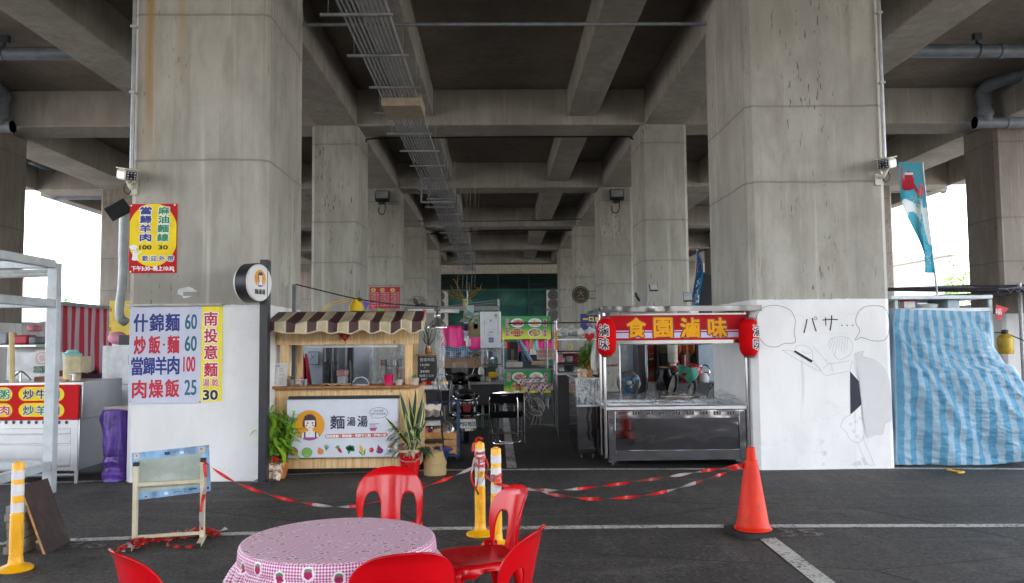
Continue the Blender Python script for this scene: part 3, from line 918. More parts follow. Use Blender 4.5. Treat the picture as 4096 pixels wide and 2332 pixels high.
def planks(x0, x1, y0, y1, z0, z1, horiz=False):
    mb = MB()
    x = math.floor(x0 / pw) * pw
    while x < x1:
        a, b = max(x + .0012, x0), min(x + pw - .0012, x1)
        if b - a > .01: mb.box(a, b, y0 + U(0, .002), y1, z0, z1, PINE)
        x += pw
    mb.box(x0 + .01, x1 - .01, y0 + .006, y1 - .002, z0 + .004, z1 - .004, mat('5f4424', .7))
    return mb
planks(xs0, xs1, SY, SY + .02, zb, zc).build('front_panel', ns, bevel=.002)
MB().box(xs0 + .03, xs1 - .05, SY + .06, SY + 1.1, .02, zb, mat('1b1714', .8)).build('plinth', ns)
MB().box(P(270, 840)[0], xs1 + .015, SY - .14, SY + .34, zc, zc + .03, PINED).build('counter_top', ns, bevel=.005)
planks(P(318, 500)[0], P(1186, 500)[0], SY - .02, SY, zf0, zf1 + .04).build('fascia', ns, bevel=.002)
for a, b, dy in ((338, 391, 0), (1103, 1148, 0)):
    MB().box(P(a, 700)[0], P(b, 700)[0], SY + dy, SY + dy + .09, zc + .03, zf1, PINE).build('post', ns, bevel=.004)
for a, b, dy in ((418, 470, 1.0), (1150, 1178, .9)):
    Q = Pl('2', SY + dy)
    MB().box(Q(a, 700)[0], Q(b, 700)[0], SY + dy, SY + dy + .09, .02, Q(700, 520)[1], PINE).build('post', ns, bevel=.004)
MB().box(xs1 - .02, xs1, SY + .02, SY + 1.0, zb, zc, PINE).build('side_panel', ns)
MB().box(xs0, xs0 + .02, SY + .02, SY + 1.0, zb, zc, PINE).build('side_panel', ns)
MB().box(P(318, 500)[0], P(1186, 500)[0], SY + .0, SY + 1.1, zf1 + .045, zf1 + .06, PINE).build('roof_board', ns)
Q = Pl('2', SY + .05)
mb = MB(); xa, xb = Q(490, 592)[0], Q(1055, 592)[0]; zt = Q(700, 592)[1]
mb.box(xa, xb, SY + .05, SY + .10, zt - .012, zt + .02, mat('c8cbcc', .4)); mb.build('lamp_batten', ns)
# awning
YA, YB_ = SY - .5, SY + .12
fr, bk = Pl('2', YA), Pl('2', YB_)
AW_B, AW_C = mat('47272a', .55, wear=.15, scale=5), mat('b5a88a', .55, wear=.12, scale=5)
AW_L, AW_K = mat('d8cda8', .5), mat('241a16', .55)
ax0, ax1 = fr(246, 450)[0], fr(1217, 450)[0]
bx0, bx1 = bk(328, 382)[0], bk(1238, 372)[0]
zfold, zback = fr(700, 440)[1], bk(780, 377)[1]
zlow = fr(700, 505)[1]
per = (ax1 - ax0) / 7.55
def stripe(u):
    s = (u * 7.55 + .02) % 1.0
    if s < .46: return AW_B
    if .475 < s < .50 or .94 < s < .965: return AW_L
    if .50 < s < .51 or .93 < s < .94: return AW_K
    return AW_C
mb = MB()
def awn(u, v):
    xf = ax0 + (ax1 - ax0) * u; xb = bx0 + (bx1 - bx0) * u
    wob = .012 * sin(u * 23) + .010 * sin(u * 51 + 1)
    if v <= .6:
        s = v / .6
        return (xb + (xf - xb) * s, YB_ + (YA - YB_) * s, zback + (zfold - zback) * (s ** 1.25) - .035 * sin(s * PI) * (.6 + .4 * sin(u * 40)) + wob * s)
    s = (v - .6) / .4
    sc = .5 + .5 * cos((u * 15.1 / 2 * 1.0 * 2 * PI) )
    d = (zfold - zlow) * (.86 + .26 * sc)
    return (xf, YA - .02 * s + wob * s * 1.5, zfold - d * s + wob)
mb.grid(awn, 302, 20, lambda u, v: stripe(u + 1e-4))
mb.build('awning', ns, solid=.004, smooth=50)
mb = MB()
for u in range(0, 303, 2):
    pass
edge = [V3(awn(i / 151, 1.0)) + V3((0, -.004, 0)) for i in range(152)]
mb.tube(edge, .009, mat('c9bfa4', .5), 6); mb.build('awning_piping', ns)
for s in (0, 1):
    mb = MB()
    A = [V3(awn(s, v / 10 * .6)) for v in range(11)]
    for i in range(10): mb.quad(A[i], A[i + 1], A[i + 1] - V3((0, 0, .10 * (i + 1) / 10 + .02)), A[i] - V3((0, 0, .02 + .1 * i / 10)), AW_B if s == 0 else AW_C)
    mb.build('awning_cheek', ns)

# counter sign (a shallow light box on the stall front)
BY = SY - .16
P = Pl('2', BY)
x0, x1, z0, z1 = P.r(378, 915, 1059, 1272)
bs = thing('shop_sign', 'white box sign on the stall front with a girl logo and a row of vegetables', 'sign', ((x0 + x1) / 2, BY, z0))
MB().box(x0, x1, BY, BY + .15, z0, z1, mat('d3d7e2', .35, wear=.03)).build('box', bs, bevel=.006)
MB().box(x0 + .01, x1 + .02, BY + .02, BY + .15, z1 + .002, z1 + .035, BLK).build('top_rail', bs)
mb = MB()
PF = Pl('F', BY); kf = px(PF, 800, 700); y = BY - .003
girl(mb, *PF(574, 630), 252 * kf, y)
mb.text('麵', *PF(1040, 578), y, NAVY, h=220 * kf, w=235 * kf, bold=.004)
mb.text('湯', *PF(1270, 566), y, NAVY, h=145 * kf, w=140 * kf, bold=.003)
mb.text('湯', *PF(1458, 562), y, NAVY, h=180 * kf, w=165 * kf, bold=.004)
def roundbar(u0, v0, u1, v1, hh, m, yy):
    a, b = PF(u0, v0), PF(u1, v1)
    mb.line([a, b], hh * kf, yy, m); mb.flat(ell(*a, hh * kf / 2, hh * kf / 2), yy - .0003, m); mb.flat(ell(*b, hh * kf / 2, hh * kf / 2), yy - .0003, m)
TERRA = mat('c05a3a', .45, wear=.02)
roundbar(868, 812, 1842, 786, 66, TERRA, y)
for s, u in (('鍋燒意麵', 956), ('雞絲麵', 1196), ('海鮮手工麵', 1462), ('炸物小點', 1750)):
    mb.text(s, *PF(u, 812 - (u - 868) * .0267), y - .002, INKW, h=46 * kf, w=(52 * len(s)) * kf, bold=.0012)
for u in (1090, 1302, 1620): mb.flat(ell(*PF(u, 812 - (u - 868) * .0267), 7 * kf, 7 * kf), y - .002, INKW)
bub = [PF(1726 + 150 * cos(R(a)), 420 + 88 * sin(R(a))) for a in range(-225, 120, 8)] + [PF(1608, 532), PF(1618, 478)]
mb.line(bub, 6 * kf, y, HAIR, True)
mb.text('本店湯頭', *PF(1726, 386), y, NAVY, h=36 * kf, w=160 * kf); mb.text('絕不添加味精', *PF(1724, 438), y, NAVY, h=36 * kf, w=240 * kf)
GR = mat('8f959c', .5)
mb.line([PF(1562, 606), PF(1738, 602)], 14 * kf, y, GR)
for i in range(8): mb.line([PF(1584 + i * 12, 610), PF(1584 + i * 12, 652)], 5 * kf, y, GR)
mb.flat([PF(1550, 660), PF(1706, 656), PF(1672, 720), PF(1588, 722)], y, mat('d9dce2', .5)); mb.flat([PF(1572, 668), PF(1704, 664), PF(1672, 720), PF(1590, 722)], y - .001, mat('b83f86', .5)); mb.line([PF(1596, 572), PF(1670, 566)], 8 * kf, y, mat('b9bcc2', .5))
def blob(u, v, a, b, m, d=.0, n=24, rot=0): mb.flat([PF(u + a * cos(R(t)) * cos(rot) - b * sin(R(t)) * sin(rot), v + a * cos(R(t)) * sin(rot) + b * sin(R(t)) * cos(rot)) for t in range(360, 0, -15)], y - d, m)
def pol(pts, m, d=.0): mb.flat([PF(*q) for q in pts], y - d, m)
def stk(pts, w, m, d=.0): mb.line([PF(*q) for q in pts], w * kf, y - d, m)
VR, VG, VG2, VG3 = mat('bd1433', .5, wear=.02), mat('2f7a4a', .5, wear=.02), mat('8fbb58', .5, wear=.02), mat('5d9440', .5, wear=.02)
VO, VY, VP, VB, HI = mat('d98a45', .5, wear=.02), mat('e5bd2e', .5, wear=.02), mat('7c2069', .5, wear=.02), mat('c07a33', .5, wear=.02), mat('f0dfe0', .5, wear=.02)
blob(314, 1064, 70, 66, VR); stk([(270, 1050), (278, 1090), (296, 1110)], 8, HI, .001); pol([(285, 1000), (300, 985), (306, 975), (312, 990), (335, 995), (318, 1006), (300, 1012)], VG, .001)
blob(531, 1080, 88, 82, VG3); blob(531, 1080, 76, 70, VG2, .001)
for r in (56, 38, 20): stk([(531 + r * cos(R(t)), 1088 + r * sin(R(t))) for t in range(150, 420, 20)], 6, VG3, .002)
pol([(724, 985), (716, 1020), (706, 1060), (716, 1100), (745, 1116), (790, 1112), (812, 1080), (806, 1040), (770, 1012), (738, 1000)], VO); stk([(745, 1020), (735, 1060), (748, 1108)], 4, VB, .001); stk([(765, 1020), (778, 1060), (770, 1108)], 4, VB, .001)
for q in ((822, 962), (840, 950), (866, 945), (885, 960), (906, 980)): stk([(850, 1090), (852, 1040), q], 9, VG)
stk([(846, 1108), (852, 1060)], 18, HI, .001)
pol([(1046, 1012), (1080, 1004), (1104, 1040), (1120, 1085), (1090, 1086), (1056, 1060), (1040, 1034)], VR); 
for q in ((1000, 998), (1020, 966), (1048, 960), (1072, 972)): stk([(1052, 1014), q], 16, VG3)
for u, v, r in ((1210, 1006, 34), (1248, 988, 32), (1288, 1000, 34), (1300, 1036, 28), (1264, 1030, 34), (1226, 1036, 30)): blob(u, v, r, r, VG)
pol([(1222, 1050), (1262, 1050), (1244, 1085), (1236, 1105), (1212, 1104), (1216, 1080)], mat('3f8f52', .5), .0015)
pol([(1404, 952), (1436, 965), (1470, 1020), (1482, 1090), (1440, 1084), (1412, 1020)], VY)
for i in range(5): stk([(1410 + i * 11, 985 + i * 4), (1436 + i * 10, 1075)], 3, mat('c4981d', .5), .001)
pol([(1390, 1048), (1440, 1080), (1480, 1132), (1440, 1122), (1405, 1085)], VG3, .002); pol([(1504, 996), (1506, 1080), (1488, 1134), (1470, 1100), (1486, 1050)], VG3, .002)
blob(1604, 1040, 42, 40, VR); stk([(1580, 1020), (1582, 1052)], 8, HI, .001); stk([(1604, 1004), (1626, 986)], 6, VG, .001)
blob(1742, 1050, 60, 50, VP); pol([(1714, 945), (1740, 980), (1800, 1030), (1690, 1030), (1708, 985)], VP, .001); stk([(1700, 1020), (1694, 1056)], 8, HI, .002)
pol([(1874, 988), (1890, 955), (1930, 946), (1974, 962), (1984, 1000), (1960, 1024), (1930, 1014), (1890, 1002)], VB); pol([(1912, 1016), (1930, 1030), (1918, 1070), (1890, 1078), (1882, 1060)], mat('9a5d3a', .5)); stk([(1888, 968), (1930, 954)], 7, HI, .001)
mb.build('artwork', bs)

# ------------------------------------------------------------------ plants
def leafmat(c1, c2, rough=.38):
    t = NT('leaf')
    p = t.pos('object')
    i = t.new('NewGeometry').outputs['Random Per Island']
    c = t.mix(i, c1, c2)
    t.set(col=c, rough=rough, sss=0)
    return t.m
LEAFB = leafmat('3c7a1c', '7fae2c'); LEAFY = leafmat('5f9c22', 'a3c23c'); LEAFD = leafmat('1c4420', '2f6630'); LEAFV = leafmat('7f9c66', 'c7cfae'); LEAFP = leafmat('7a5a5c', 'a08c84'); STEM = mat('5c7f2a', .5, wear=.2)
CERW = mat('d8c6ae', .3, coat=.3, wear=.06); CERB = mat('a34a1c', .3, wear=.1); CERO = mat('b26a34', .3, coat=.3, wear=.2)
def lucky_cats(loc, label, h=.24):
    t = thing('lucky_cat_figurine', label, 'figurine', loc)
    X, Y_, Z = loc
    mb = MB()
    for dx, s in ((-.055, 1.0), (.05, .95)):
        c = V3((X + dx * h / .24, Y_, Z)); k_ = h * s
        mb.ball(c + V3((0, 0, k_ * .28)), k_ * .26, CERW, 16, 10, 1, .85, 1.15)
        mb.ball(c + V3((0, -.01, k_ * .70)), k_ * .25, CERW, 16, 10, 1.1, .9, .92)
        for e in (-1, 1): mb.lathe([(k_ * .09, 0), (k_ * .05, k_ * .08), (0, k_ * .15)], CERW, 10, c + V3((e * k_ * .16, 0, k_ * .84)))
        for e in (-1, 1): mb.ball(c + V3((e * k_ * .15, -k_ * .18, k_ * .06)), k_ * .08, CERW, 10, 6)
        mb.tube(spline([c + V3((.2 * k_, 0, .38 * k_)), c + V3((.30 * k_, -.03, .5 * k_)), c + V3((.28 * k_, -.05, .68 * k_))], 5), k_ * .07, CERW, 8)
    mb.ball((X + .055 * h / .24, Y_ - .05, Z + h * .18), h * .17, CERW, 14, 8); mb.ball((X + .055 * h / .24, Y_ - .06, Z + h * .40), h * .15, CERW, 14, 8)
    mb.build('body', t, smooth=180)
    mb = MB()
    for dx in (-.055, .05):
        c = V3((X + dx * h / .24, Y_ - h * .245, Z + h * .68))
        for e in (-1, 1): mb.ball(c + V3((e * h * .1, .015, h * .03)), h * .022, INKK, 8, 5)
        mb.ball(c + V3((0, 0, -h * .05)), h * .02, PINK, 8, 5)
        mb.line([(c.x - h * .07, c.z - h * .1), (c.x, c.z - h * .13), (c.x + h * .07, c.z - h * .1)], h * .02, c.y - .003, CERB)
        for e in (-1, 1): mb.ball(c + V3((e * h * .17, h * .1, h * .2)), h * .035, REDS, 8, 5)
    mb.build('painted_face', t)
    mb = MB()
    for dx in (-.055, .05): mb.lathe([(h * .19, 0), (h * .2, h * .02), (h * .19, h * .04)], REDS, 16, (X + dx * h / .24, Y_, Z + h * .48))
    mb.build('collar', t)
    mb = MB()
    for k_ in range(14): mb.ball((X + U(-.1, .1) * h / .24, Y_ - h * .22 + U(-.01, .01), Z + h * U(.05, .42)), h * .04, CERB, 8, 4, 1, .4, 1)
    mb.build('painted_spots', t)
    return t
def bamboo(name, label, base, h, spread, n, pot_r, lf, heart=False, pot=CERO, L=.2, yl=False):
    t = thing(name, label, 'plant', base)
    b = V3(base)
    MB().lathe([(0, 0), (pot_r * .75, 0), (pot_r, pot_r * .9), (pot_r * .92, pot_r * 1.5), (pot_r * .8, pot_r * 1.55), (pot_r * .75, pot_r * 1.3), (0, pot_r * 1.3)], pot, 24, b).build('pot', t)
    st, fo = MB(), MB()
    zb_ = pot_r * 1.3
    for i in range(n):
        a = U(0, 2 * PI); r = pot_r * .75 * rnd.random() ** .5
        hh = h * U(.55, .86)
        p0_ = b + V3((r * cos(a), r * sin(a), zb_ - .02)); p1_ = b + V3((spread * .45 * r / pot_r * cos(a) + U(-.04, .04), spread * .45 * r / pot_r * sin(a), hh))
        st.tube([p0_, p0_.lerp(p1_, .5), p1_], .0075, STEM, 6)
        for k_ in range(15):
            f = U(.30, 1.02)
            q = p0_.lerp(p1_, f); aa = U(0, 2 * PI); el = U(-.1, 1.1)
            fo.leaf(q, (cos(aa) * cos(el), sin(aa) * cos(el) * .8, sin(el)), L * U(.6, 1.1), L * .17, lf, U(.2, .75))
    st.build('stem', t); fo.build('foliage', t, smooth=180)
    mb = MB().tube([b + V3((pot_r * .85 * cos(a * PI / 8), pot_r * .85 * sin(a * PI / 8), zb_ + .08)) for a in range(16)], .008, REDS, 6, closed=True); mb.lathe([(0, 0), (.035, .01), (.02, .02), (0, .02)], REDS, 8, b + V3((0, -pot_r * .9, zb_ + .075)), Rot(R(90), 3, 'X')); mb.build('ribbon', t)
    if heart:
        mb = MB(); c = b + V3((.02, -.05, h * 1.02)); s = .075
        pts = [(c.x + s * 16 * sin(u) ** 3 / 17, c.z + s * (13 * cos(u) - 5 * cos(2 * u) - 2 * cos(3 * u) - cos(4 * u)) / 17) for u in [i * 2 * PI / 28 for i in range(28)]]
        mb.prism(pts[::-1], c.y - .01, c.y + .01, mat('d81b12', .35)); mb.tube([c, c - V3((0, 0, .3))], .004, STEM, 6); mb.build('heart_pick', t)
    return t
PB = G('2', 350, 1400)
bamboo('bamboo_plant', 'lush potted bamboo left of the stall sign in an orange pot', (PB.x - .06, PB.y + .02, 0), .98, .52, 22, .125, LEAFY, L=.27)
q = G('2', 300, 1408)
lucky_cats((q.x, q.y - .03, 0), 'pair of cream lucky cat figurines on the ground by the bamboo pot', .21)

# snake plant in the red bucket
q = G('2', 1135, 1385)
bk_ = thing('bucket', 'red plastic bucket with a wooden grip, planted with a snake plant', 'bucket', (q.x, q.y, 0))
hb = PY('2', 1135, 1235, q.y).z
MB().lathe([(0, .003), (.098, .003), (.135, hb - .02), (.142, hb - .02), (.142, hb), (.128, hb), (.125, hb - .05), (0, hb - .05)], mat('c60d18', .3, coat=.2, wear=.06), 32, (q.x, q.y, 0)).build('body', bk_)
mb = MB().tube([(q.x + .143 * cos(R(a)), q.y - .02 - .12 * abs(sin(R(a))), hb - .03 - .075 * abs(sin(R(a)))) for a in range(180, 361, 12)], .004, GALV, 6); mb.tube([(q.x + .0, q.y - .145, hb - .105), (q.x + .09, q.y - .135, hb - .10)], .011, PINED, 8); mb.build('handle', bk_)
MB().lathe([(.127, hb - .01), (.146, hb + .0), (.148, hb + .03), (.135, hb + .035), (.12, hb + .02), (0, hb + .015)], mat('c8b08a', .7, wear=.2), 28, (q.x, q.y, 0)).build('inner_pot', bk_)
sn = thing('snake_plant', 'tall snake plant with yellow edged sword leaves and a pale trailing plant at its foot', 'plant', (q.x, q.y, hb))
SN1, SN2 = leafmat('18301c', '2a4a2a', .35), leafmat('b7b467', 'cdc67e', .4)
mb = MB()
def sword(base, tip, w, bendv):
    base, tip = V3(base), V3(tip)
    N = 9
    prev = None
    side = V3((cos(bendv), sin(bendv), 0))
    for i in range(N + 1):
        t_ = i / N
        p = base.lerp(tip, t_) + V3((sin(t_ * 2.6) * .02, 0, 0)) * cos(bendv)
        ww = w * (.75 + .5 * sin(min(1, t_ * 1.5) * PI / 2)) * (1 - max(0, (t_ - .6) / .4) ** 1.8 * .97) / 2
        ids = [mb.vert(p + side * s_ * ww + V3((-side.y, side.x, 0)) * (abs(s_) * .25 * ww)) for s_ in (-1, -.72, 0, .72, 1)]
        if prev:
            for j in range(4): mb.face((prev[j], prev[j + 1], ids[j + 1], ids[j]), SN2 if j in (0, 3) else SN1)
        prev = ids
tips = [(1066, 868), (1100, 1000), (1130, 965), (1166, 845), (1150, 935), (1205, 895), (1188, 985), (1215, 930), (1235, 1040), (975, 1022), (1120, 900), (1178, 1060)]
for i, (u, v) in enumerate(tips):
    tp = PY('2', u, v, q.y + U(-.12, .12))
    a = U(0, 6.28)
    sword((q.x + .05 * cos(a), q.y + .05 * sin(a), hb), tp, U(.05, .065), U(-.6, .6))
mb.build('sword_leaf', sn, smooth=180)
mb = MB()
for i in range(110):
    a = U(0, 6.28); lf = (LEAFV, LEAFV, LEAFD, LEAFP)[rnd.randrange(4)]
    bp = V3((q.x + .12 * cos(a) - .05, q.y + .09 * sin(a) - .05, hb + U(-.02, .32)))
    mb.leaf(bp, (cos(a) - .4, sin(a) - .3, U(-.3, .7)), U(.08, .15), U(.03, .05), lf, U(.2, .9))
for i in range(40):
    a = U(-.9, .9)
    mb.leaf(V3((q.x + .1, q.y - .03, hb + .02)), (cos(a), sin(a) - .2, U(.1, 1.2)), U(.15, .28), .016, LEAFD, .7)
mb.build('trailing_foliage', sn, smooth=180)

# things on the stall counter
P = Pl('2', SY - .08)
CZ = zc + .03
def on_counter(u, dy=0.0): return V3((Pl('2', SY + dy)(u, 820)[0], SY + dy, CZ))
mc = thing('menu_stand', 'white printed menu sheet standing at the left end of the stall counter', 'menu', on_counter(328, -.06))
x0, x1, z0, z1 = Pl('2', SY - .05).r(277, 697, 380, 840)
mb = MB(); mb.T = Tra((x0, SY - .05, CZ)) @ Rot(R(-8), 4, 'X')
w, h = x1 - x0, z1 - z0
mb.box(0, w, 0, .006, 0, h, mat('d4d2ce', .4, wear=.04)); mb.build('sheet', mc)
mb = MB(); mb.T = Tra((x0, SY - .05, CZ)) @ Rot(R(-8), 4, 'X')
GT = mat('8a8786', .5)
mb.text('麵湯湯', w * .3, h * .87, -.003, INKK, h=.03, w=.09); mb.line([(w * .5, h * .82), (w * .95, h * .82), (w * .95, h * .9), (w * .5, h * .9)], .003, -.003, GT, True)
for i in range(16):
    for a, b in ((.08, .42), (.52, .9)):
        if rnd.random() < .9: mb.line([(w * a, h * (.76 - i * .045)), (w * (b - U(0, .15)), h * (.76 - i * .045))], .004, -.003, GT)
mb.build('print', mc)
def pot_plant(loc, r, h, m, lf, label, kind='succulent'):
    t = thing('potted_plant', label, 'plant', loc)
    MB().lathe([(0, 0), (r * .8, 0), (r, h * .9), (r, h), (r * .85, h), (r * .8, h * .8), (0, h * .8)], m, 20, loc).build('pot', t)
    mb = MB()
    for i in range(34):
        a = U(0, 6.28); el = U(.1, 1.4)
        mb.leaf(V3(loc) + V3((0, 0, h * .9)), (cos(a) * cos(el), sin(a) * cos(el), sin(el)), r * U(.8, 1.7), r * .45, lf, .25)
    mb.build('foliage', t, smooth=180)
TERW = mat('b9aa9c', .6, wear=.15)
pot_plant(on_counter(412, -.05), .062, .085, mat('857b70', .6, wear=.2), leafmat('5c7a4a', '8a9a6a'), 'succulent in a grey pot at the left end of the counter')
pot_plant(on_counter(1068, -.03), .045, .07, TERW, leafmat('6a8a4a', '8aa060'), 'small cactus in a pale pot beside the pink cup')
pot_plant(on_counter(1165, -.05), .05, .085, TERW, leafmat('5f8a4a', '90a86a'), 'small green plant in a pale pot at the right end of the counter')
mb = MB()
c = on_counter(440, -.1)
for dx, s in ((0, 1), (.035, .8)):
    mb.ball(c + V3((dx, 0, .035 * s)), .026 * s, mat('b4a49a', .5), 12, 8, 1, 1, 1.3); mb.ball(c + V3((dx, -.005, .083 * s)), .022 * s, mat('cfc3b8', .5), 12, 8)
    for e in (-1, 1): mb.ball(c + V3((dx + e * .015 * s, -.02, .088 * s)), .004, INKK, 6, 4); mb.tube([c + V3((dx + e * .012, -.01, .03)), c + V3((dx + e * .018, -.045, .004))], .009 * s, mat('8a6a62', .5), 6)
one(mb, 'small_doll', 'little dolls sitting on the counter edge under the succulent', 'doll', c)
mb = MB(); c = on_counter(1003, -.02); mb.lathe([(0, 0), (.05, 0), (.062, .125), (.066, .13), (.06, .13), (.056, .12), (.045, .01), (0, .01)], mat('c4205a', .35, wear=.05), 24, c)
one(mb, 'pink_cup', 'bright pink plastic cup with a rim on the stall counter', 'cup', c)
mb = MB(); c = on_counter(490, .0); mb.lathe([(0, 0), (.028, 0), (.03, .08), (.025, .08), (.02, .01), (0, .01)], mat('9fb0b8', .15, alpha=.6), 18, c); one(mb, 'drinking_glass', 'clear drinking glass on the counter near the inner left post', 'glass', c)
for u, m_, lb, hh in ((470, mat('d9d4cf', .4), 'slim white bottle with a red cap behind the succulent', .10), (1105, mat('8a4a34', .4), 'tiny brown jar between the small plants', .05), (1130, WHITE, 'tiny white jar near the right plant on the counter', .045)):
    t = thing('small_bottle' if hh > .08 else 'small_jar', lb, 'bottle' if hh > .08 else 'jar', on_counter(u, .03))
    MB().lathe([(0, 0), (.016, 0), (.017, hh * .7), (.01, hh * .85), (0, hh * .85)], m_, 16, on_counter(u, .03)).build('body', t)
    MB().lathe([(0, hh * .84), (.012, hh * .84), (.012, hh), (0, hh)], REDS if hh > .08 else CERW, 14, on_counter(u, .03)).build('cap', t)
mb = MB(); c = on_counter(680, -.02); mb.grid(lambda u, v: (c.x + (u - .5) * .34, c.y + (v - .5) * .2, c.z + .006 + .02 * sin(u * 7 + v * 4) ** 2), 20, 10, mat('c2aa86', .7, wear=.2)); one(mb, 'straw_mat', 'crumpled tan straw mat lying on the counter', 'mat', c, solid=.006)
mb = MB(); c = on_counter(832, .05); mb.tube([c + V3((.10 * cos(R(a)), 0, .095 * sin(R(a)))) for a in range(0, 181, 10)], .006, mat('b9bcc0', .25), 8); mb.lathe([(0, 0), (.1, 0), (.1, .01), (0, .012)], mat('cfd2d4', .3), 24, c)
one(mb, 'cake_stand', 'wire hoop holder on a round pale base on the counter', 'holder', c)
t = MB(); P = Pl('2', SY - .035)
t.flat([P(690, 512), P(735, 562), P(772, 515)], P.Y, REDS); t.flat([P(772, 515), P(735, 562), P(690, 512)], P.Y + .004, REDS); t.text('福', *P(733, 532), P.Y - .003, mat('c9a08a', .5), h=.045)
one(t, 'red_pennant', 'red triangular paper charm pinned under the middle of the awning', 'charm', (P(733, 530)[0], P.Y, P(733, 530)[1]))

# bits above the awning: post, cable, bunting, lamps
gp_ = Pl('2', 10.35)
mb = MB(); a = gp_(424, 208); b = gp_(424, 395); mb.box(a[0] - .028, a[0] + .028, 10.35, 10.39, 0.0, a[1], GALV); mb.box(a[0] - .02, a[0] + .02, 10.345, 10.36, 0.0, a[1] - .02, STEELD)
one(mb, 'steel_post', 'galvanised steel channel post rising behind the striped awning', 'post', (a[0], 10.35, 0))
cab = spline([PY('2', 432, 210, 10.33), PY('2', 620, 256, 10.3), PY('2', 800, 298, 10.25), PY('2', 1000, 328, 10.2), PY('2', 1150, 340, 10.2), PY('2', 1295, 346, 10.18)], 10)
one(MB().tube(cab, .008, BLK, 6), 'lamp_cable', 'black cable slung from the steel post to the silver lamp', 'cable', cab[20])
for (u, v, u2, v2, u3, v3), c_, nm in (((843, 312, 886, 325, 862, 370), '5a3a8c', 'purple'), ((893, 338, 925, 345, 905, 378), 'd8417f', 'pink'), ((935, 352, 975, 365, 938, 378), '7fb83a', 'lime green'), ((972, 366, 998, 376, 978, 378), 'd4472c', 'orange'), ((1210, 364, 1234, 366, 1226, 392), 'd23a4a', 'coral red')):
    mb = MB(); Yq = 9.98
    pts = [tuple(PY('2', *q_, Yq).xz) for q_ in ((u, v), (u2, v2), (u3, v3))]
    mb.prism(pts, Yq, Yq + .003, mat(c_, .6)); one(mb, 'bunting_flag', f'{nm} triangular bunting flag above the striped awning', 'flag', (pts[0][0], Yq, pts[0][1]), 'bunting flags over the awning')
def dome_lamp(c, r, label, ztop):
    t = thing('dome_lamp', label, 'lamp', c)
    c = V3(c)
    h = r * 1.35
    prof = [(r, 0), (r * 1.0, h * .06), (r * .86, h * .25), (r * .62, h * .46), (r * .40, h * .64), (r * .30, h * .8), (r * .26, h)]
    MB().lathe(prof + [(r * .2, h)] + [(a * .96, b) for a, b in prof[::-1]], steel('spun aluminium', .25, 0, (.75, .76, .78)), 36, c).build('shade', t)
    MB().lathe([(0, h), (r * .12, h), (r * .12, h * 1.25), (r * .34, h * 1.3), (r * .30, h * 1.62), (r * .2, h * 1.66), (0, h * 1.62)], mat('17171a', .45), 20, c).build('socket', t)
    MB().ball(c + V3((0, 0, h * .3)), r * .28, mat('e6e2d4', .3), 14, 8).build('bulb', t)
    MB().tube([c + V3((0, 0, h * 1.6)), c + V3((0, 0, ztop))], .004, BLK, 6).build('cord', t)
c = PY('2', 1302, 478, 10.15); dome_lamp(c, (PY('2', 1362, 478, 10.15).x - c.x), 'spun aluminium dome lamp hanging at the right end of the noodle stall', .35)
c = PY('2', 822, 405, 10.6); dome_lamp(c, .11, 'aluminium dome lamp half hidden behind the awning', .35)
YLW = mat('d8b21a', .4, wear=.1)
dl = thing('desk_lamp', 'yellow jointed desk lamp reaching over the awning', 'lamp', PY('2', 600, 390, 10.7))
a, b, c = PY('2', 575, 400, 10.7), PY('2', 650, 335, 10.7), PY('2', 805, 305, 10.6)
for p_, q_ in ((a, b), (b, c)):
    for o_ in (0, .03):
        MB().bar(p_ + V3((0, 0, o_)), q_ + V3((0, 0, o_)), .008, .01, YLW).build('arm', dl)
MB().lathe([(.10, -.13), (.085, -.06), (.05, 0), (.03, .05), (0, .055), ], YLW, 24, c + V3((0, 0, -.02))).build('shade', dl)
# ------------------------------------------------------------------ between the stalls: ladder shelf, crate, scooter, chairs
DKM = mat('1d1e22', .45, .3, wear=.15)
BLKG = mat('0b0b0d', .16, 0, .5, wear=.1)
BLKP = mat('141416', .5, wear=.2)
TAN = mat('b08f76', .75, wear=.12, scale=3)
WOODL = mat('b98a52', .6, wear=.2, scale=12)
CLEARP = None
def clear_plastic(a=.22, tint='dfe6ea'):
    t = NT('clear plastic film')
    p = t.pos('object')
    n = t.noise(t.mapv(p, (6, 6, 1.5)), 5, 4, .6, .6)
    t.set(col=tint, rough=.12, spec=.8, alpha=t.ramp(n, .35, .75, a * .5, min(1, a * 2.2)))
    t.bump(n, .8, .03)
    return t.m
FILMC = clear_plastic()
FILMD = clear_plastic(.35, 'cfd6dc')
def basket_mat():
    t = NT('woven straw')
    p = t.pos('object')
    x, y, z = t.xyz(p)
    a = t.math('ARCTAN2', y, x)
    w = t.math('MULTIPLY', t.math('SINE', t.math('MULTIPLY', a, 60)), t.math('SINE', t.math('MULTIPLY', z, 420)))
    n = t.noise(p, 20, 4)
    c = t.mix(t.ramp(w, -.5, .5), '8a6f43', 'd0b886')
    c = t.mix(t.math('MULTIPLY', t.ramp(n, .4, .7), .4), c, 'b89a64')
    t.set(col=c, rough=.75); t.bump(w, .6, .006)
    return t.m
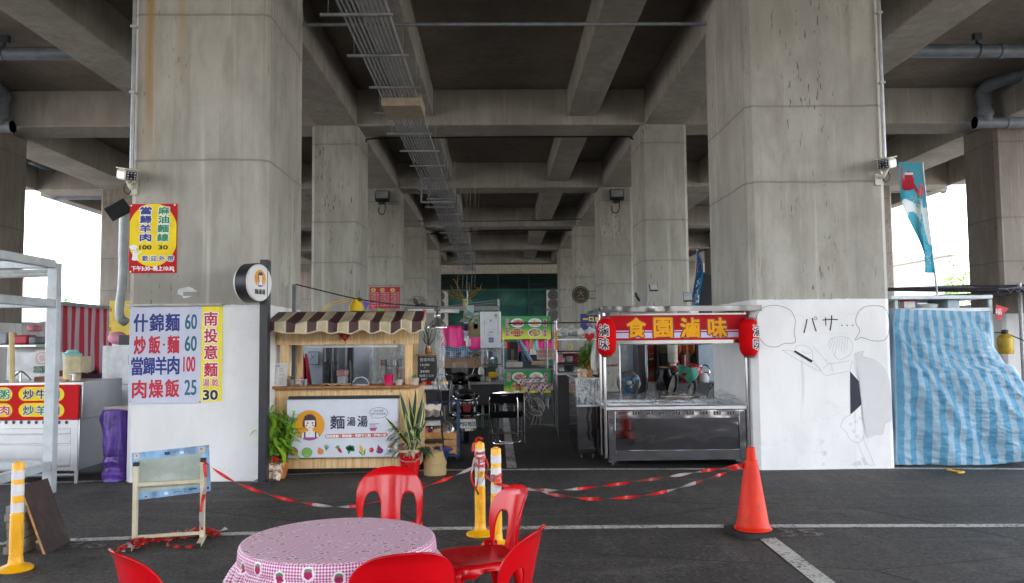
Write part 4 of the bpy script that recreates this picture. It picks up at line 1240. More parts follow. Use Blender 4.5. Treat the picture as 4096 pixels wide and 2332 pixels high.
# woven basket
q = G('3', 215, 1378)
bx = thing('straw_basket', 'woven straw basket with two handles beside the red bucket', 'basket', (q.x, q.y, 0))
hb = PY('3', 215, 1232, q.y).z; rb = (PY('3', 290, 1310, q.y).x - PY('3', 145, 1310, q.y).x) / 2
mb = MB().lathe([(0, .004), (rb * .92, .004), (rb * .98, .05), (rb * .93, hb * .3), (rb * .98, hb * .48), (rb * 1.0, hb * .52), (rb * .82, hb * .72), (rb * .70, hb * .96), (rb * .70, hb), (rb * .66, hb), (rb * .78, hb * .7), (rb * .9, .03), (0, .03)], basket_mat(), 40); mb.v = [v + V3((q.x, q.y, 0)) for v in mb.v]
mb.build('body', bx)
for s in (-1, 1):
    MB().tube([(q.x + .055 * cos(R(a)) + s * .0 - .03 + s * .05, q.y + s * rb * .55, hb - .02 + .10 * sin(R(a))) for a in range(0, 181, 15)], .009, mat('a98c58', .7, wear=.2), 8).build('handle', bx)
# ladder shelf with chalkboard
LY = 10.75
P = Pl('3', LY)
ls = thing('ladder_shelf', 'black metal ladder shelf standing between the noodle stall and the scooter', 'shelf', (P(190, 1200)[0], LY, 0))
for dy in (0, .32):
    for u0, u1 in ((115, 108), (218, 275)):
        a, b = P(u0, 650), P(u1, 1230)
        MB().bar((a[0], LY + dy * .6, a[1]), (b[0], LY + dy, .0), .022, .022, DKM).build('leg', ls)
sh = [(868, 112, 248), (1038, 112, 262), (1180, 112, 270)]
for v, u0, u1 in sh:
    a, b = P(u0, v), P(u1, v)
    mb = MB().box(a[0], b[0], LY - .02, LY + .34, a[1] - .012, a[1], DKM); mb.box(a[0], b[0], LY - .03, LY - .02, a[1] - .012, a[1] + .03, DKM); mb.build('shelf_tray', ls)
a = P(112, 1038)
def shelf_at(u, v, dy=.1): p_ = PY('3', u, v, LY + dy); return p_
q = shelf_at(182, 866); s0 = P(120, 866); s1 = P(245, 866)
one(MB().box(s0[0], s1[0], LY - .01, LY + .26, s0[1] + .002, s0[1] + .075, mat('c9ccd2', .35)), 'plastic_tray', 'white plastic tray on the upper deck of the ladder shelf', 'tray', (q.x, LY, s0[1]), bevel=.006)
mb = MB(); z0 = s0[1] + .078
for i in range(5): mb.cbox((s0[0] + .06 + i * .065, LY + .08 + .03 * (i % 2), z0 + .025), (.06, .1, .045), (mat('d8471f', .4), REDS, WHITE, REDS, mat('d8a21f', .4))[i], Rot(i * .5, 3, 'Z'))
mb.v = mb.v
one(mb, 'snack_packets', 'red and orange snack packets lying in the white tray', 'packets', (q.x, LY, z0), bevel=.01)
s0 = P(135, 1036); s1 = P(250, 1036)
mb = MB().grid(lambda u, v: (s0[0] + (s1[0] - s0[0]) * u + .01 * sin(v * 9), LY - .045 + .3 * v * (v > .3) - .0, s0[1] + .004 + min(.19, .30 * max(0, .62 - abs(v - .3)) + .03 * sin(u * 7 + v * 5) ** 2)), 24, 16, mat('d8d5d2', .9, wear=.06))
one(mb, 'white_towel', 'folded white towel with a dark edge on the middle deck of the ladder shelf', 'towel', (s0[0], LY, s0[1]), solid=.012)
cb = thing('chalkboard', 'small black chalkboard with opening hours hung on the ladder shelf', 'chalkboard', (P(166, 715)[0], LY - .06, P(166, 715)[1]))
x0, x1, z0, z1 = P.r(112, 645, 222, 786)
MB().box(x0, x1, LY - .06, LY - .045, z0, z1, mat('18191c', .6, wear=.2)).build('slate', cb)
PC_ = Pl('3', LY - .063); CH = mat('b5b8b5', .9)
mb = MB(); kk = px(PC_, 150, 700)
mb.text('營業時間', *PC_(166, 672), LY - .063, CH, h=22 * kk, w=88 * kk); mb.text('16:00', *PC_(152, 704), LY - .063, CH, h=13 * kk, w=55 * kk, bold=.001)
mb.line([PC_(152, 716), PC_(152, 726)], 2 * kk, LY - .063, CH); mb.text('24:00', *PC_(152, 744), LY - .063, CH, h=14 * kk, w=55 * kk, bold=.001)
mb.text('每週三公休', *PC_(164, 771), LY - .063, CH, h=17 * kk, w=90 * kk); mb.line([PC_(118, 652), PC_(150, 649), PC_(185, 653), PC_(215, 650)], 1.5 * kk, LY - .063, CH)
mb.build('chalk_writing', cb)
mb = MB(); a, b = P(112, 640), P(222, 640); mb.box(a[0] - .02, b[0] + .03, LY - .05, LY + .25, a[1] - .01, a[1] + .005, WOODL); mb.build('top_board', ls)
hv = thing('horsetail_vase', 'dark vase of upright horsetail stems above the chalkboard', 'plant', (a[0] + .15, LY + .08, a[1]))
mb = MB(); c = V3((P(172, 600)[0], LY + .08, a[1] + .006)); mb.lathe([(0, 0), (.04, 0), (.05, .05), (.03, .11), (.034, .13), (.02, .13), (0, .1)], mat('8a4a24', .3), 20, c); mb.build('pot', hv)
mb = MB()
for i, (u, v) in enumerate(((130, 470), (143, 452), (150, 520), (158, 450), (176, 470), (190, 520), (205, 455), (222, 500), (168, 500), (140, 540), (212, 540))):
    tp = PY('3', u, v, LY + .08 + U(-.05, .05)); mb.tube(spline([c + V3((0, 0, .1)), c.lerp(tp, .55) + V3((U(-.02, .02), 0, .03)), tp], 6), .005, mat('22331d', .5), 6)
mb.build('stem', hv)
mb = MB(); c2_ = V3((P(178, 632)[0], LY - .03, a[1] + .006)); mb.ball(c2_ + V3((0, 0, .035)), .03, mat('c4813e', .4), 12, 8, 1, 1, 1.2); mb.ball(c2_ + V3((0, -.01, .085)), .024, CERW, 12, 8)
for e in (-1, 1): mb.ball(c2_ + V3((e * .009, -.032, .09)), .004, INKK, 6, 4); mb.lathe([(.008, 0), (0, .022)], CERW, 8, c2_ + V3((e * .014, -.005, .10)))
one(mb, 'cat_ornament', 'tiny cream and orange cat ornament on top of the chalkboard', 'figurine', c2_)
# crate on a blue trolley
q = G('3', 345, 1300)
CY = q.y
P = Pl('3', CY)
TB = mat('1d3a66', .45, wear=.15)
x0, x1, z0, z1 = P.r(118, 1115, 345, 1250)
tr = thing('trolley', 'blue framed trolley on castors under the wooden crate', 'trolley', ((x0 + x1) / 2, CY + .2, 0))
mb = MB()
for x in (x0 + .01, x1 + .02):
    for y in (CY + .03, CY + .42): mb.bar((x, y, .1), (x, y, P(345, 930)[1]), .022, .022, TB)
for z in (z0 - .03, P(345, 940)[1], z0 + .25):
    mb.box(x0, x1 + .03, CY + .42, CY + .44, z - .02, z, TB); mb.box(x1 + .01, x1 + .03, CY + .03, CY + .43, z - .02, z, TB)
mb.box(x0, x1 + .03, CY + .02, CY + .44, z0 - .04, z0 - .015, TB); mb.build('frame', tr)
for x in (x0 + .05, x1): 
    for y in (CY + .06, CY + .38):
        mb = MB().lathe([(0, -.014), (.04, -.014), (.045, -.008), (.045, .008), (.04, .014), (0, .014)], BLKP, 18, (x, y, .046), Rot(R(90), 3, 'Y')); mb.bar((x, y, .06), (x, y, .12), .04, .03, GALV); mb.build('castor', tr)
wc = thing('wooden_crate', 'slatted pine crate on the blue trolley holding a steel bowl', 'crate', ((x0 + x1) / 2, CY + .2, z0))
mb = MB(); n = 3; hs_ = (z1 - z0)
for i in range(n):
    a = z0 + hs_ * (i / n) + .006; b = z0 + hs_ * ((i + 1) / n) - .008
    mb.box(x0, x1, CY, CY + .012, a, b, WOODL); mb.box(x0, x1, CY + .36, CY + .372, a, b, WOODL); mb.box(x1 - .012, x1, CY + .012, CY + .36, a, b, WOODL); mb.box(x0, x0 + .012, CY + .012, CY + .36, a, b, WOODL)
mb.box(x0 + .012, x1 - .012, CY + .012, CY + .36, z0, z0 + .012, WOODL); mb.build('slat', wc, bevel=.002)
for x in (x0 + .013, x1 - .04):
    MB().box(x, x + .027, CY + .013, CY + .036, z0 + .012, z1, WOODL).build('corner_post', wc)
c = PY('3', 258, 1128, CY + .18); rb = (PY('3', 338, 1120, CY + .18).x - PY('3', 182, 1120, CY + .18).x) / 2
mb = MB(); hb = PY('3', 258, 1068, CY + .18).z - c.z + .02
mb.lathe([(rb * 1.02, 0), (rb, .01), (rb * .93, hb * .4), (rb * .7, hb * .8), (rb * .3, hb), (0, hb)], steel('bowl steel', .14, 0, (.7, .68, .64)), 36, (c.x, c.y, z1 - .02)); one(mb, 'steel_bowl', 'upturned stainless steel bowl lying on the wooden crate', 'bowl', (c.x, c.y, z1), solid=.003)
c = PY('3', 214, 1226, CY - .2)
mb = MB().lathe([(0, .012), (.17, .012), (.2, 0), (.21, .006), (.17, .024), (0, .026)], mat('123fae', .35), 36, (c.x + .0, CY - .22, c.z)); mb.box(c.x - .14, c.x + .1, CY - .3, CY - .1, .0, c.z, mat('3a3d44', .6))
mb.build('x') if False else None
t = thing('plastic_tub', 'blue plastic tub with a wide lid half hidden behind the straw basket', 'tub', (c.x, CY - .22, 0))
MB().lathe([(0, .012), (.19, .012), (.235, 0), (.245, .006), (.2, .024), (0, .026)], mat('123fae', .35), 36, (c.x, CY - .22, c.z)).build('lid', t)
MB().lathe([(0, .002), (.14, .002), (.19, c.z), (0, c.z)], mat('23345a', .5), 30, (c.x, CY - .22, 0)).build('body', t)
c = PY('3', 152, 1108, CY + .1); one(MB().lathe([(0, 0), (.05, 0), (.055, .07), (.03, .1), (0, .1)], mat('b8406a', .4), 20, (c.x, CY + .1, z1 - .03)), 'pink_pot', 'small pink plastic pot at the left end of the wooden crate', 'pot', (c.x, CY + .1, z1))
mb = MB(); c = PY('3', 215, 1060, LY + .12); mb.box(c.x - .12, c.x + .09, LY + .05, LY + .2, c.z - .03, c.z + .05, mat('c7cad0', .4)); one(mb, 'white_box', 'white box hanging below the towel shelf behind the crate', 'box', (c.x, LY + .1, c.z), bevel=.004)

# scooter, seen from behind
sc_o = G('C', 560, 1128)
HEAD = math.atan2(.13, 1)
sc = thing('scooter', 'black scooter parked with its back to us, white plate MJQ-9035', 'scooter', (sc_o.x, sc_o.y + .2, 0), HEAD)
def sloc(name, mb, **kw): return mb.build(name, sc, local=True, **kw)
RX = Rot(R(90), 3, 'Y')
for nm, y in (('rear', .05), ('front', 1.25)):
    mb = MB().lathe([(.15, -.045), (.21, -.055), (.245, -.04), (.255, 0), (.245, .04), (.21, .055), (.15, .045)], BLKP, 40, (0, y, .255), RX); w = sloc('wheel', mb)
    mb = MB().lathe([(.03, -.05), (.05, -.03), (.13, -.02), (.155, -.048), (.16, -.04), (.16, .04), (.155, .048), (.13, .02), (.05, .03), (.03, .05), (0, .05)], STEELD, 30, (0, y, .255), RX)
    r_ = mb.build('rim', w, local=True); 
def hull(secs, n=28, pw_=2.6):
    """body from cross sections (y, z centre, half width, half height)"""
    mb = MB()
    S = spline(secs, 5)
    def fn(u, v):
        s = S[min(len(S) - 1, round(v * (len(S) - 1)))]
        a = 2 * PI * u
        c_, s_ = cos(a), sin(a)
        k_ = (abs(c_) ** pw_ + abs(s_) ** pw_) ** (-1 / pw_)
        return (s[2] * k_ * c_, s[0], s[1] + s[3] * k_ * s_)
    mb.grid(fn, n, len(S) - 1, BLKG, closeu=True)
    return mb
sloc('rear_body', hull([(-.22, .60, .03, .04), (-.19, .60, .10, .10), (-.05, .58, .19, .15), (.18, .55, .215, .18), (.42, .52, .19, .19), (.6, .46, .14, .16), (.66, .42, .06, .08)]), smooth=180)
m_ = hull([(-.22, .75, .05, .02), (-.18, .765, .12, .045), (.0, .785, .145, .05), (.3, .78, .15, .05), (.5, .75, .11, .05), (.6, .71, .04, .02)]); m_.mats = [mat('0e0e10', .45, wear=.1)]; sloc('seat', m_, smooth=180)
m_ = hull([(.55, .33, .14, .05), (.7, .31, .17, .04), (.95, .33, .16, .045), (1.0, .36, .1, .05)]); sloc('footboard', m_, smooth=180)
mb = MB().grid(lambda u, v: ((u - .5) * 2 * (.19 + .03 * sin(v * PI)) * (1 - .25 * v), 1.02 + .10 * v - .10 * (2 * u - 1) ** 2 * .6 + .0, .33 + .62 * v), 16, 14, BLKG); sloc('leg_shield', mb, solid=.03, smooth=180)
m_ = hull([(.95, .95, .05, .05), (1.0, .97, .13, .1), (1.12, .98, .12, .1), (1.2, .97, .04, .05)]); sloc('handlebar_cowl', m_, smooth=180)
mb = MB().ball((0, 1.19, .82), .07, mat('dadcdc', .1), 16, 8); sloc('headlight', mb)
m_ = hull([(1.0, .5, .02, .02), (1.1, .52, .08, .05), (1.3, .5, .085, .05), (1.5, .38, .05, .03), (1.53, .34, .02, .02)]); sloc('front_fender', m_, smooth=180)
for s in (-1, 1):
    mb = MB().tube([(s * .06, 1.06, .3), (s * .06, 1.25, .26)], .02, STEELD, 8); sloc('fork', mb)
    mb = MB().tube(spline([(s * .10, 1.02, 1.0), (s * .22, .98, 1.03), (s * .30, .93, 1.02)], 5), .012, CHROME, 8); mb.tube([(s * .26, .96, 1.025), (s * .36, .89, 1.01)], .018, BLKP, 10); mb.tube(spline([(s * .24, 1.03, 1.03), (s * .31, 1.0, 1.03), (s * .36, .95, 1.02)], 4), .007, CHROME, 6); sloc('handlebar', mb)
    mx, mz = (.26, 1.33) if s > 0 else (-.33, 1.10)
    mb = MB().tube(spline([(s * .2, 1.0, 1.03), ((s * .2 + mx) / 2 + s * .02, .99, (1.03 + mz) / 2), (mx, .96, mz - .04)], 5), .006, CHROME, 6); mr = sloc('mirror', mb)
    mb = MB(); M3 = Rot(R(-100), 3, 'X') @ Rot(s * R(15), 3, 'Y'); mb.lathe([(0, -.012), (.06, -.01), (.066, 0), (.062, .008), (0, .009)], mat('8f8a80', .06, .9), 24, (mx, .96, mz), M3, 1.15, .85); mb.build('mirror_glass', mr, local=True)
mb = MB().grid(lambda u, v: ((u - .5) * .34 * (1 - .3 * v), 1.12 + .10 * v - .07 * (2 * u - 1) ** 2, 1.0 + .24 * v), 14, 10, clear_plastic(.2, '9aa0a4')); sloc('windscreen', mb, solid=.004, smooth=180)
mb = MB().tube(spline([(-.19, .12, .73), (-.20, -.06, .74), (-.15, -.17, .70), (0, -.22, .685), (.15, -.17, .70), (.20, -.06, .74), (.19, .12, .73)], 6), .012, CHROME, 8); mb.tube(spline([(-.05, -.215, .69), (-.04, -.235, .66), (.04, -.235, .66), (.05, -.215, .69)], 4), .008, CHROME, 6); sloc('grab_rail', mb)
mb = MB(); mb.T = Tra((0, -.205, .565)); mb.prism([(-.075, .06), (-.05, -.065), (.05, -.065), (.075, .06), (.06, .07), (-.06, .07)][::1], -.02, .06, mat('7d060d', .12, coat=.6)); sloc('tail_light', mb, bevel=.015, bseg=3)
for s in (-1, 1):
    mb = MB().tube(spline([(s * .20, -.02, .70), (s * .14, -.14, .60), (s * .08, -.2, .48)], 5), .007, CHROME, 6); sloc('trim_strip', mb)
    mb = MB().ball((s * .125, -.16, .53), .035, mat('c9c4c0', .15), 12, 8, .6, 1, 1.4); sloc('turn_signal', mb)
m_ = hull([(-.28, .44, .10, .02), (-.2, .47, .17, .03), (-.05, .47, .2, .035), (.15, .45, .17, .03)]); sloc('rear_fender', m_, smooth=180)
mb = MB().tube(spline([(-.2, .06, .47), (-.21, -.14, .455), (-.13, -.25, .45), (.13, -.25, .45), (.21, -.14, .455), (.2, .06, .47)], 6), .009, CHROME, 8); sloc('bumper_bar', mb)
mb = MB().box(-.05, .05, -.27, -.02, .30, .45, BLKP); mb.box(-.07, .07, -.275, -.05, .40, .425, mat('7d060d', .2)); sloc('plate_bracket', mb)
mb = MB(); mb.T = Tra((0, -.29, .325)) @ Rot(R(-8), 4, 'X'); mb.prism(rrect(-.13, .13, -.068, .068, .012), -.004, .004, mat('d9dde0', .4, wear=.04)); PLI = mat('15202b', .5)
mb.text('MJQ', -.062, -.008, -.0065, PLI, h=.07, w=.105, bold=.0025); mb.text('9035', .066, -.008, -.0065, PLI, h=.07, w=.118, bold=.0025); mb.flat(ell(.0, -.008, .006, .006), -.0065, PLI)
for s in (-1, 1): mb.flat(ell(s * .075, .052, .012, .006), -.0065, mat('8a8f94', .4))
sloc('license_plate', mb)
mb = MB(); mb.T = Tra((0, -.283, .232)); mb.box(-.085, .085, -.004, .004, -.02, .02, mat('d8dadd', .4)); mb.rect(-.083, -.04, -.018, .018, -.006, mat('1d2a55', .4)); mb.rect(.045, .083, -.018, .018, -.006, mat('d8b81f', .4)); sloc('plate_sticker', mb)
mb = MB().tube([(.13, .0, .24), (.15, .35, .26)], [.055, .04], STEELD, 14); sloc('exhaust', mb)
mb = MB().box(-.13, .08, .05, .5, .2, .34, DKM); sloc('engine', mb, bevel=.03)
mb = MB().ball((-.02, -.17, 1.32 - .7), .001, BLKG); 
mb = MB().tube([(-.06, .48, .2), (-.17, .52, .005)], .01, DKM, 8); sloc('kickstand', mb)

# folded chairs
def folded_chair(loc, rz, label, w=.44, h=.80):
    t = thing('folding_chair', label, 'folding chair', loc, rz, group='folding chairs stacked upright')
    B = lambda n, m, **k_: m.build(n, t, local=True, **k_)
    mb = MB().tube(spline([(-w / 2, 0, .004), (-w / 2, 0, h * .55), (-w / 2 + .005, .01, h * .86), (-w / 2 + .06, .01, h)], 6) + spline([(w / 2 - .06, .01, h), (w / 2 - .005, .01, h * .86), (w / 2, 0, h * .55), (w / 2, 0, .004)], 6), .011, CHROME, 8); B('front_frame', mb)
    mb = MB().tube(spline([(-w / 2 + .05, .03, h * .9), (-w / 2 + .05, .05, .1), (-w / 2 + .07, .05, .03), (-w / 2 + .12, .05, .014), (w / 2 - .12, .05, .014), (w / 2 - .07, .05, .03), (w / 2 - .05, .05, .1), (w / 2 - .05, .03, h * .9)], 6), .011, CHROME, 8); B('rear_frame', mb)
    mb = MB().prism(rrect(-w / 2 + .01, w / 2 - .01, h * .80, h * .98, .03), -.015, .018, mat('0a0a0b', .8, spec=.15)); B('back_pad', mb, bevel=.006)
    mb = MB().rect(-.04, .06, h * .945, h * .965, -.0175, mat('8a6a52', .6)); B('maker_strip', mb)
    mb = MB().prism(rrect(-w / 2 + .02, w / 2 - .02, h * .52, h * .63, .02), -.012, .02, mat('0a0a0b', .8, spec=.15)); B('seat_pad', mb, bevel=.006)
    mb = MB().tube([(-w / 2, 0, h * .22), (w / 2, 0, h * .22)], .008, CHROME, 8); B('stretcher', mb)
    return t
q0, q1 = G('C', 980, 1140), G('C', 1050, 1115)
folded_chair((q0.x - .02, q0.y, 0), .05, 'black folded chair with chrome frame, foremost of the pair on the white line')
folded_chair((q0.x + .08, q0.y + .2, 0), -.05, 'black folded chair standing just behind the foremost one, showing its right leg', w=.46)

# ------------------------------------------------------------------ sink stand with water heater
SKY_ = 14.5
P = Pl('C', SKY_)
x0, x1, z0, z1 = P.r(500, 470, 980, 640)
skt = thing('sink_counter', 'long dull stainless sink counter behind the scooter', 'counter', ((x0 + x1) / 2, SKY_, 0))
MB().box(x0 - .35, x1, SKY_, SKY_ + .6, z1 - .05, z1, STEELD).build('top', skt, bevel=.006)
MB().box(x0 - .33, x1 - .02, SKY_ + .02, SKY_ + .58, z1 - .42, z1 - .05, mat('2e2f30', .5, .2)).build('basin', skt, bevel=.01)
for x in (x0 - .3, x1 - .05):
    for y in (.05, .55):
        MB().tube([(x, SKY_ + y, 0), (x, SKY_ + y, z1 - .05)], .02, STEELD, 10).build('leg', skt)
c = P(835, 290)
mb = MB().tube([(c[0] - .16, SKY_ + .25, c[1]), (c[0] + .18, SKY_ + .25, c[1])], .014, CHROME, 8); mb.tube(spline([(c[0], SKY_ + .25, c[1]), (c[0], SKY_ + .2, c[1] + .08), (c[0] - .02, SKY_ + .06, c[1] + .1), (c[0] - .04, SKY_ + .02, c[1] + .03)], 6), .012, CHROME, 8); mb.cbox((c[0] + .02, SKY_ + .2, c[1] + .12), (.05, .1, .025), CHROME)
one(mb, 'mixer_tap', 'chrome mixer tap under the white water heater', 'tap', (c[0], SKY_ + .25, c[1]))
x0h, x1h, z0h, z1h = Pl('D', SKY_ + .25).r(672, 505, 922, 948)
hs_ = thing('heater_stand', 'bare steel stand carrying the white water heater over the sink', 'stand', ((x0h + x1h) / 2, SKY_ + .4, 0))
for x in (x0h + .03, x1h - .02):
    MB().box(x - .025, x + .025, SKY_ + .42, SKY_ + .46, 0, z1h - .05, GALV).build('upright', hs_)
for z in (z0h - .03, z1h - .1):
    MB().box(x0h, x1h, SKY_ + .405, SKY_ + .42, z - .02, z + .02, GALV).build('crossbar', hs_)
wh = thing('water_heater', 'white wall type gas water heater with a purple emblem on its front', 'water heater', ((x0h + x1h) / 2, SKY_ + .2, z0h))
MB().box(x0h, x1h, SKY_ + .2, SKY_ + .40, z0h, z1h, mat('c9d0d6', .3, coat=.2, wear=.04)).build('casing', wh, bevel=.018, bseg=3)
Q = Pl('D', SKY_ + .195); mb = MB(); y = SKY_ + .197; kd = px(Q, 800, 700)
mb.prism(rrect(*Q(772, 880)[:1], Q(834, 880)[0], Q(800, 880)[1], Q(800, 818)[1], .01), y, y + .002, mat('6a5fa8', .4)); mb.line(ell(*Q(803, 850), 18 * kd, 14 * kd), 3 * kd, y - .001, mat('b7b0d8', .4), True); mb.line([Q(790, 845), Q(803, 862), Q(818, 842)], 3 * kd, y - .001, mat('b7b0d8', .4))
for u in (721, 882): mb.line([Q(u, 605), Q(u, 790)], 2.5 * kd, y, mat('3a3f52', .4))
mb.line([Q(797, 602), Q(797, 626)], 14 * kd, y, mat('a23434', .4)); mb.rect(Q(832, 0)[0], Q(875, 0)[0], Q(0, 594)[1], Q(0, 535)[1], y, mat('bfc7b4', .5)); mb.rect(Q(840, 0)[0], Q(866, 0)[0], Q(0, 570)[1], Q(0, 545)[1], y - .001, mat('7f9478', .5))
for v in (748, 758): mb.line([Q(772, v), Q(826, v)], 4 * kd, y, mat('4f545c', .4))
mb.line([Q(750, 720), Q(850, 718)], 3 * kd, y, mat('8b9097', .4)); mb.text('櫻花', *Q(798, 700), y, mat('8b9097', .4), h=14 * kd) if False else None
mb.build('front_marks', wh)
for u, m_, r in ((752, CHROME, .013), (868, CHROME, .013), (812, STEELD, .011)):
    a, b = Q(u, 945), Q(u + (12 if u > 800 else -6), 1150)
    MB().tube(spline([(a[0], SKY_ + .3, a[1]), ((a[0] + b[0]) / 2 + .02, SKY_ + .28, (a[1] + b[1]) / 2), (b[0], SKY_ + .26, b[1])], 6), r, m_, 8).build('hose', wh)
# washing up on the sink
c = P(770, 430)
for u, hgt, r, m_, lb in ((745, .13, .05, mat('9fb2a8', .12, alpha=.55), 'clear glass jar on the sink, left of the yellow sponge'), (800, .09, .05, mat('b9a888', .2, alpha=.6), 'wide glass jar with brown sauce on the sink')):
    x = P(u, 430)[0]; one(MB().lathe([(0, 0), (r, 0), (r, hgt * .8), (r * .7, hgt * .9), (r * .7, hgt), (0, hgt)], m_, 20, (x, SKY_ + .1, z1 + .001)), 'glass_jar', lb, 'jar', (x, SKY_ + .1, z1))
a = P(850, 398); one(MB().cbox((a[0], SKY_ + .12, a[1]), (.15, .06, .10), mat('d9b414', .8, wear=.1, bump=.5)), 'yellow_sponge', 'yellow sponge hanging at the tap over the sink', 'sponge', (a[0], SKY_ + .12, a[1]), bevel=.02)
a = P(925, 400); one(MB().grid(lambda u, v: (a[0] - .10 + .2 * u + .03 * sin(v * 9), SKY_ + .15 + .05 * sin(u * 9 + v * 4), z1 + .002 + .34 * v * (1 - .4 * abs(2 * u - 1))), 14, 12, FILMD), 'plastic_bag', 'crumpled clear plastic bag hanging beside the sink tap', 'bag', (a[0], SKY_ + .15, z1))
a = P(725, 395); mb = MB().ball((a[0], SKY_ + .2, z1 + .17), .07, WHITE, 14, 8, .8, .8, 1.4); mb.lathe([(0, 0), (.05, 0), (.06, .06), (.03, .14), (0, .15)], WHITE, 18, (a[0], SKY_ + .2, z1)); one(mb, 'white_kettle', 'rounded white bottle standing at the left of the sink tap', 'bottle', (a[0], SKY_ + .2, z1))
mb = MB(); 
c = P(660, 440); mb.lathe([(0, 0), (.13, 0), (.16, .05), (.17, .05), (.13, .09), (.03, .1), (0, .13)], BLKG, 28, (c[0], SKY_ + .25, z1)); one(mb, 'black_pan', 'black lidded pan at the left part of the sink counter', 'pan', (c[0], SKY_ + .25, z1))

# wok and basket on the ground beside the scooter
q = G('C', 800, 950)
one(MB().grid(lambda u, v: (q.x + .30 * v * cos(u * 2 * PI) , q.y + .1 + .12 * v * v, .42 + .30 * v * sin(u * 2 * PI)), 36, 8, mat('111113', .25, .6), closeu=True), 'iron_wok', 'large black wok standing on edge behind the folded chairs', 'wok', (q.x, q.y, .3), solid=.006)
mb = MB(); 
x, y = q.x - .08, q.y - .12
for i in range(14): mb.box(x - .2 + i * .029, x - .2 + i * .029 + .012, y - .1, y - .09, .03, .24, mat('26583a', .5))
for z in (.02, .23): mb.box(x - .21, x + .21, y - .105, y + .15, z, z + .022, mat('26583a', .5))
mb.box(x - .21, x - .2, y - .09, y + .15, .03, .24, mat('26583a', .5)); mb.box(x + .2, x + .21, y - .09, y + .15, .03, .24, mat('26583a', .5))
one(mb, 'green_crate', 'green slotted plastic basket on the asphalt next to the scooter wheel', 'basket', (x, y, 0))

# low tables under plastic covers, and a coil of hose
def clothtable(u0, v0, u1, v1, Y, label, lab2):
    P_ = Pl('C', Y); x0_, x1_, z0_, z1_ = P_.r(u0, v0, u1, v1)
    t = thing('folding_table', label, 'table', ((x0_ + x1_) / 2, Y + .35, 0))
    MB().box(x0_ + .02, x1_ - .02, Y + .02, Y + .68, z1_ - .05, z1_ - .02, STEELD).build('tabletop', t)
    for x in (x0_ + .06, x1_ - .06):
        for y_ in (.08, .6):
            MB().tube([(x, Y + y_, 0), (x, Y + y_, z1_ - .05)], .013, CHROME, 8).build('leg', t)
    RW, WW = mat('a8343c', .25, wear=.2), mat('cfc9cc', .2, wear=.1)
    mb = MB()
    hm = z1_ - z0_
    def fn(u, v):
        x = x0_ + (x1_ - x0_) * u
        if v < .5: return (x, Y + .7 - 1.4 * v, z1_ - .015 + .01 * sin(u * 19 + v * 9))
        s = (v - .5) * 2
        return (x + .02 * sin(u * 17) * s, Y - .02 * sin(u * 31) * s - .01, z1_ - .015 - hm * s * (.75 + .25 * sin(u * 14 + 1)))
    mb.grid(fn, 60, 14, lambda u, v: RW if (int(u * 15) + int(v * 7)) % 3 == 0 else WW)
    one(mb, 'plastic_table_cover', lab2, 'table cover', ((x0_ + x1_) / 2, Y, z1_), solid=.003)
clothtable(1190, 490, 1530, 600, 16.2, 'low steel table behind the folded chairs, under a shiny cover', 'red and white plastic cover drooping over the nearer low table')
clothtable(1110, 430, 1420, 500, 17.0, 'second low steel table just beyond the nearer one', 'pinkish plastic cover on the farther low table')
mb = MB(); c = PY('C', 1300, 740, 15.3)
for k_ in range(9):
    r = U(.12, .26); off = V3((U(-.06, .06), U(-.08, .08), U(-.12, .08)))
    n_ = V3((U(-.5, .5), 1, U(-.4, .4))).normalized(); a_ = n_.orthogonal().normalized(); b_ = n_.cross(a_)
    mb.tube([c + off + (a_ * cos(i * PI / 10) * .7 + b_ * sin(i * PI / 10)) * r for i in range(20)], .011, (mat('8f8c88', .5), mat('b7b2ab', .5), mat('5f4c50', .5))[k_ % 3], 6, closed=True)
for i in range(3): mb.tube(spline([c + V3((.05 * i, 0, -.1)), c + V3((-.12 + .1 * i, 0, -.45)), (c.x - .05 + .08 * i, c.y, .02), (c.x + .5 + .2 * i, c.y - .3, .012), (c.x + 1.4, c.y - .4 + .1 * i, .012)], 6), .01, mat('8f8c88', .5), 6)
one(mb, 'hose_coil', 'tangled coil of grey hoses hanging under the covered tables', 'hose', c)

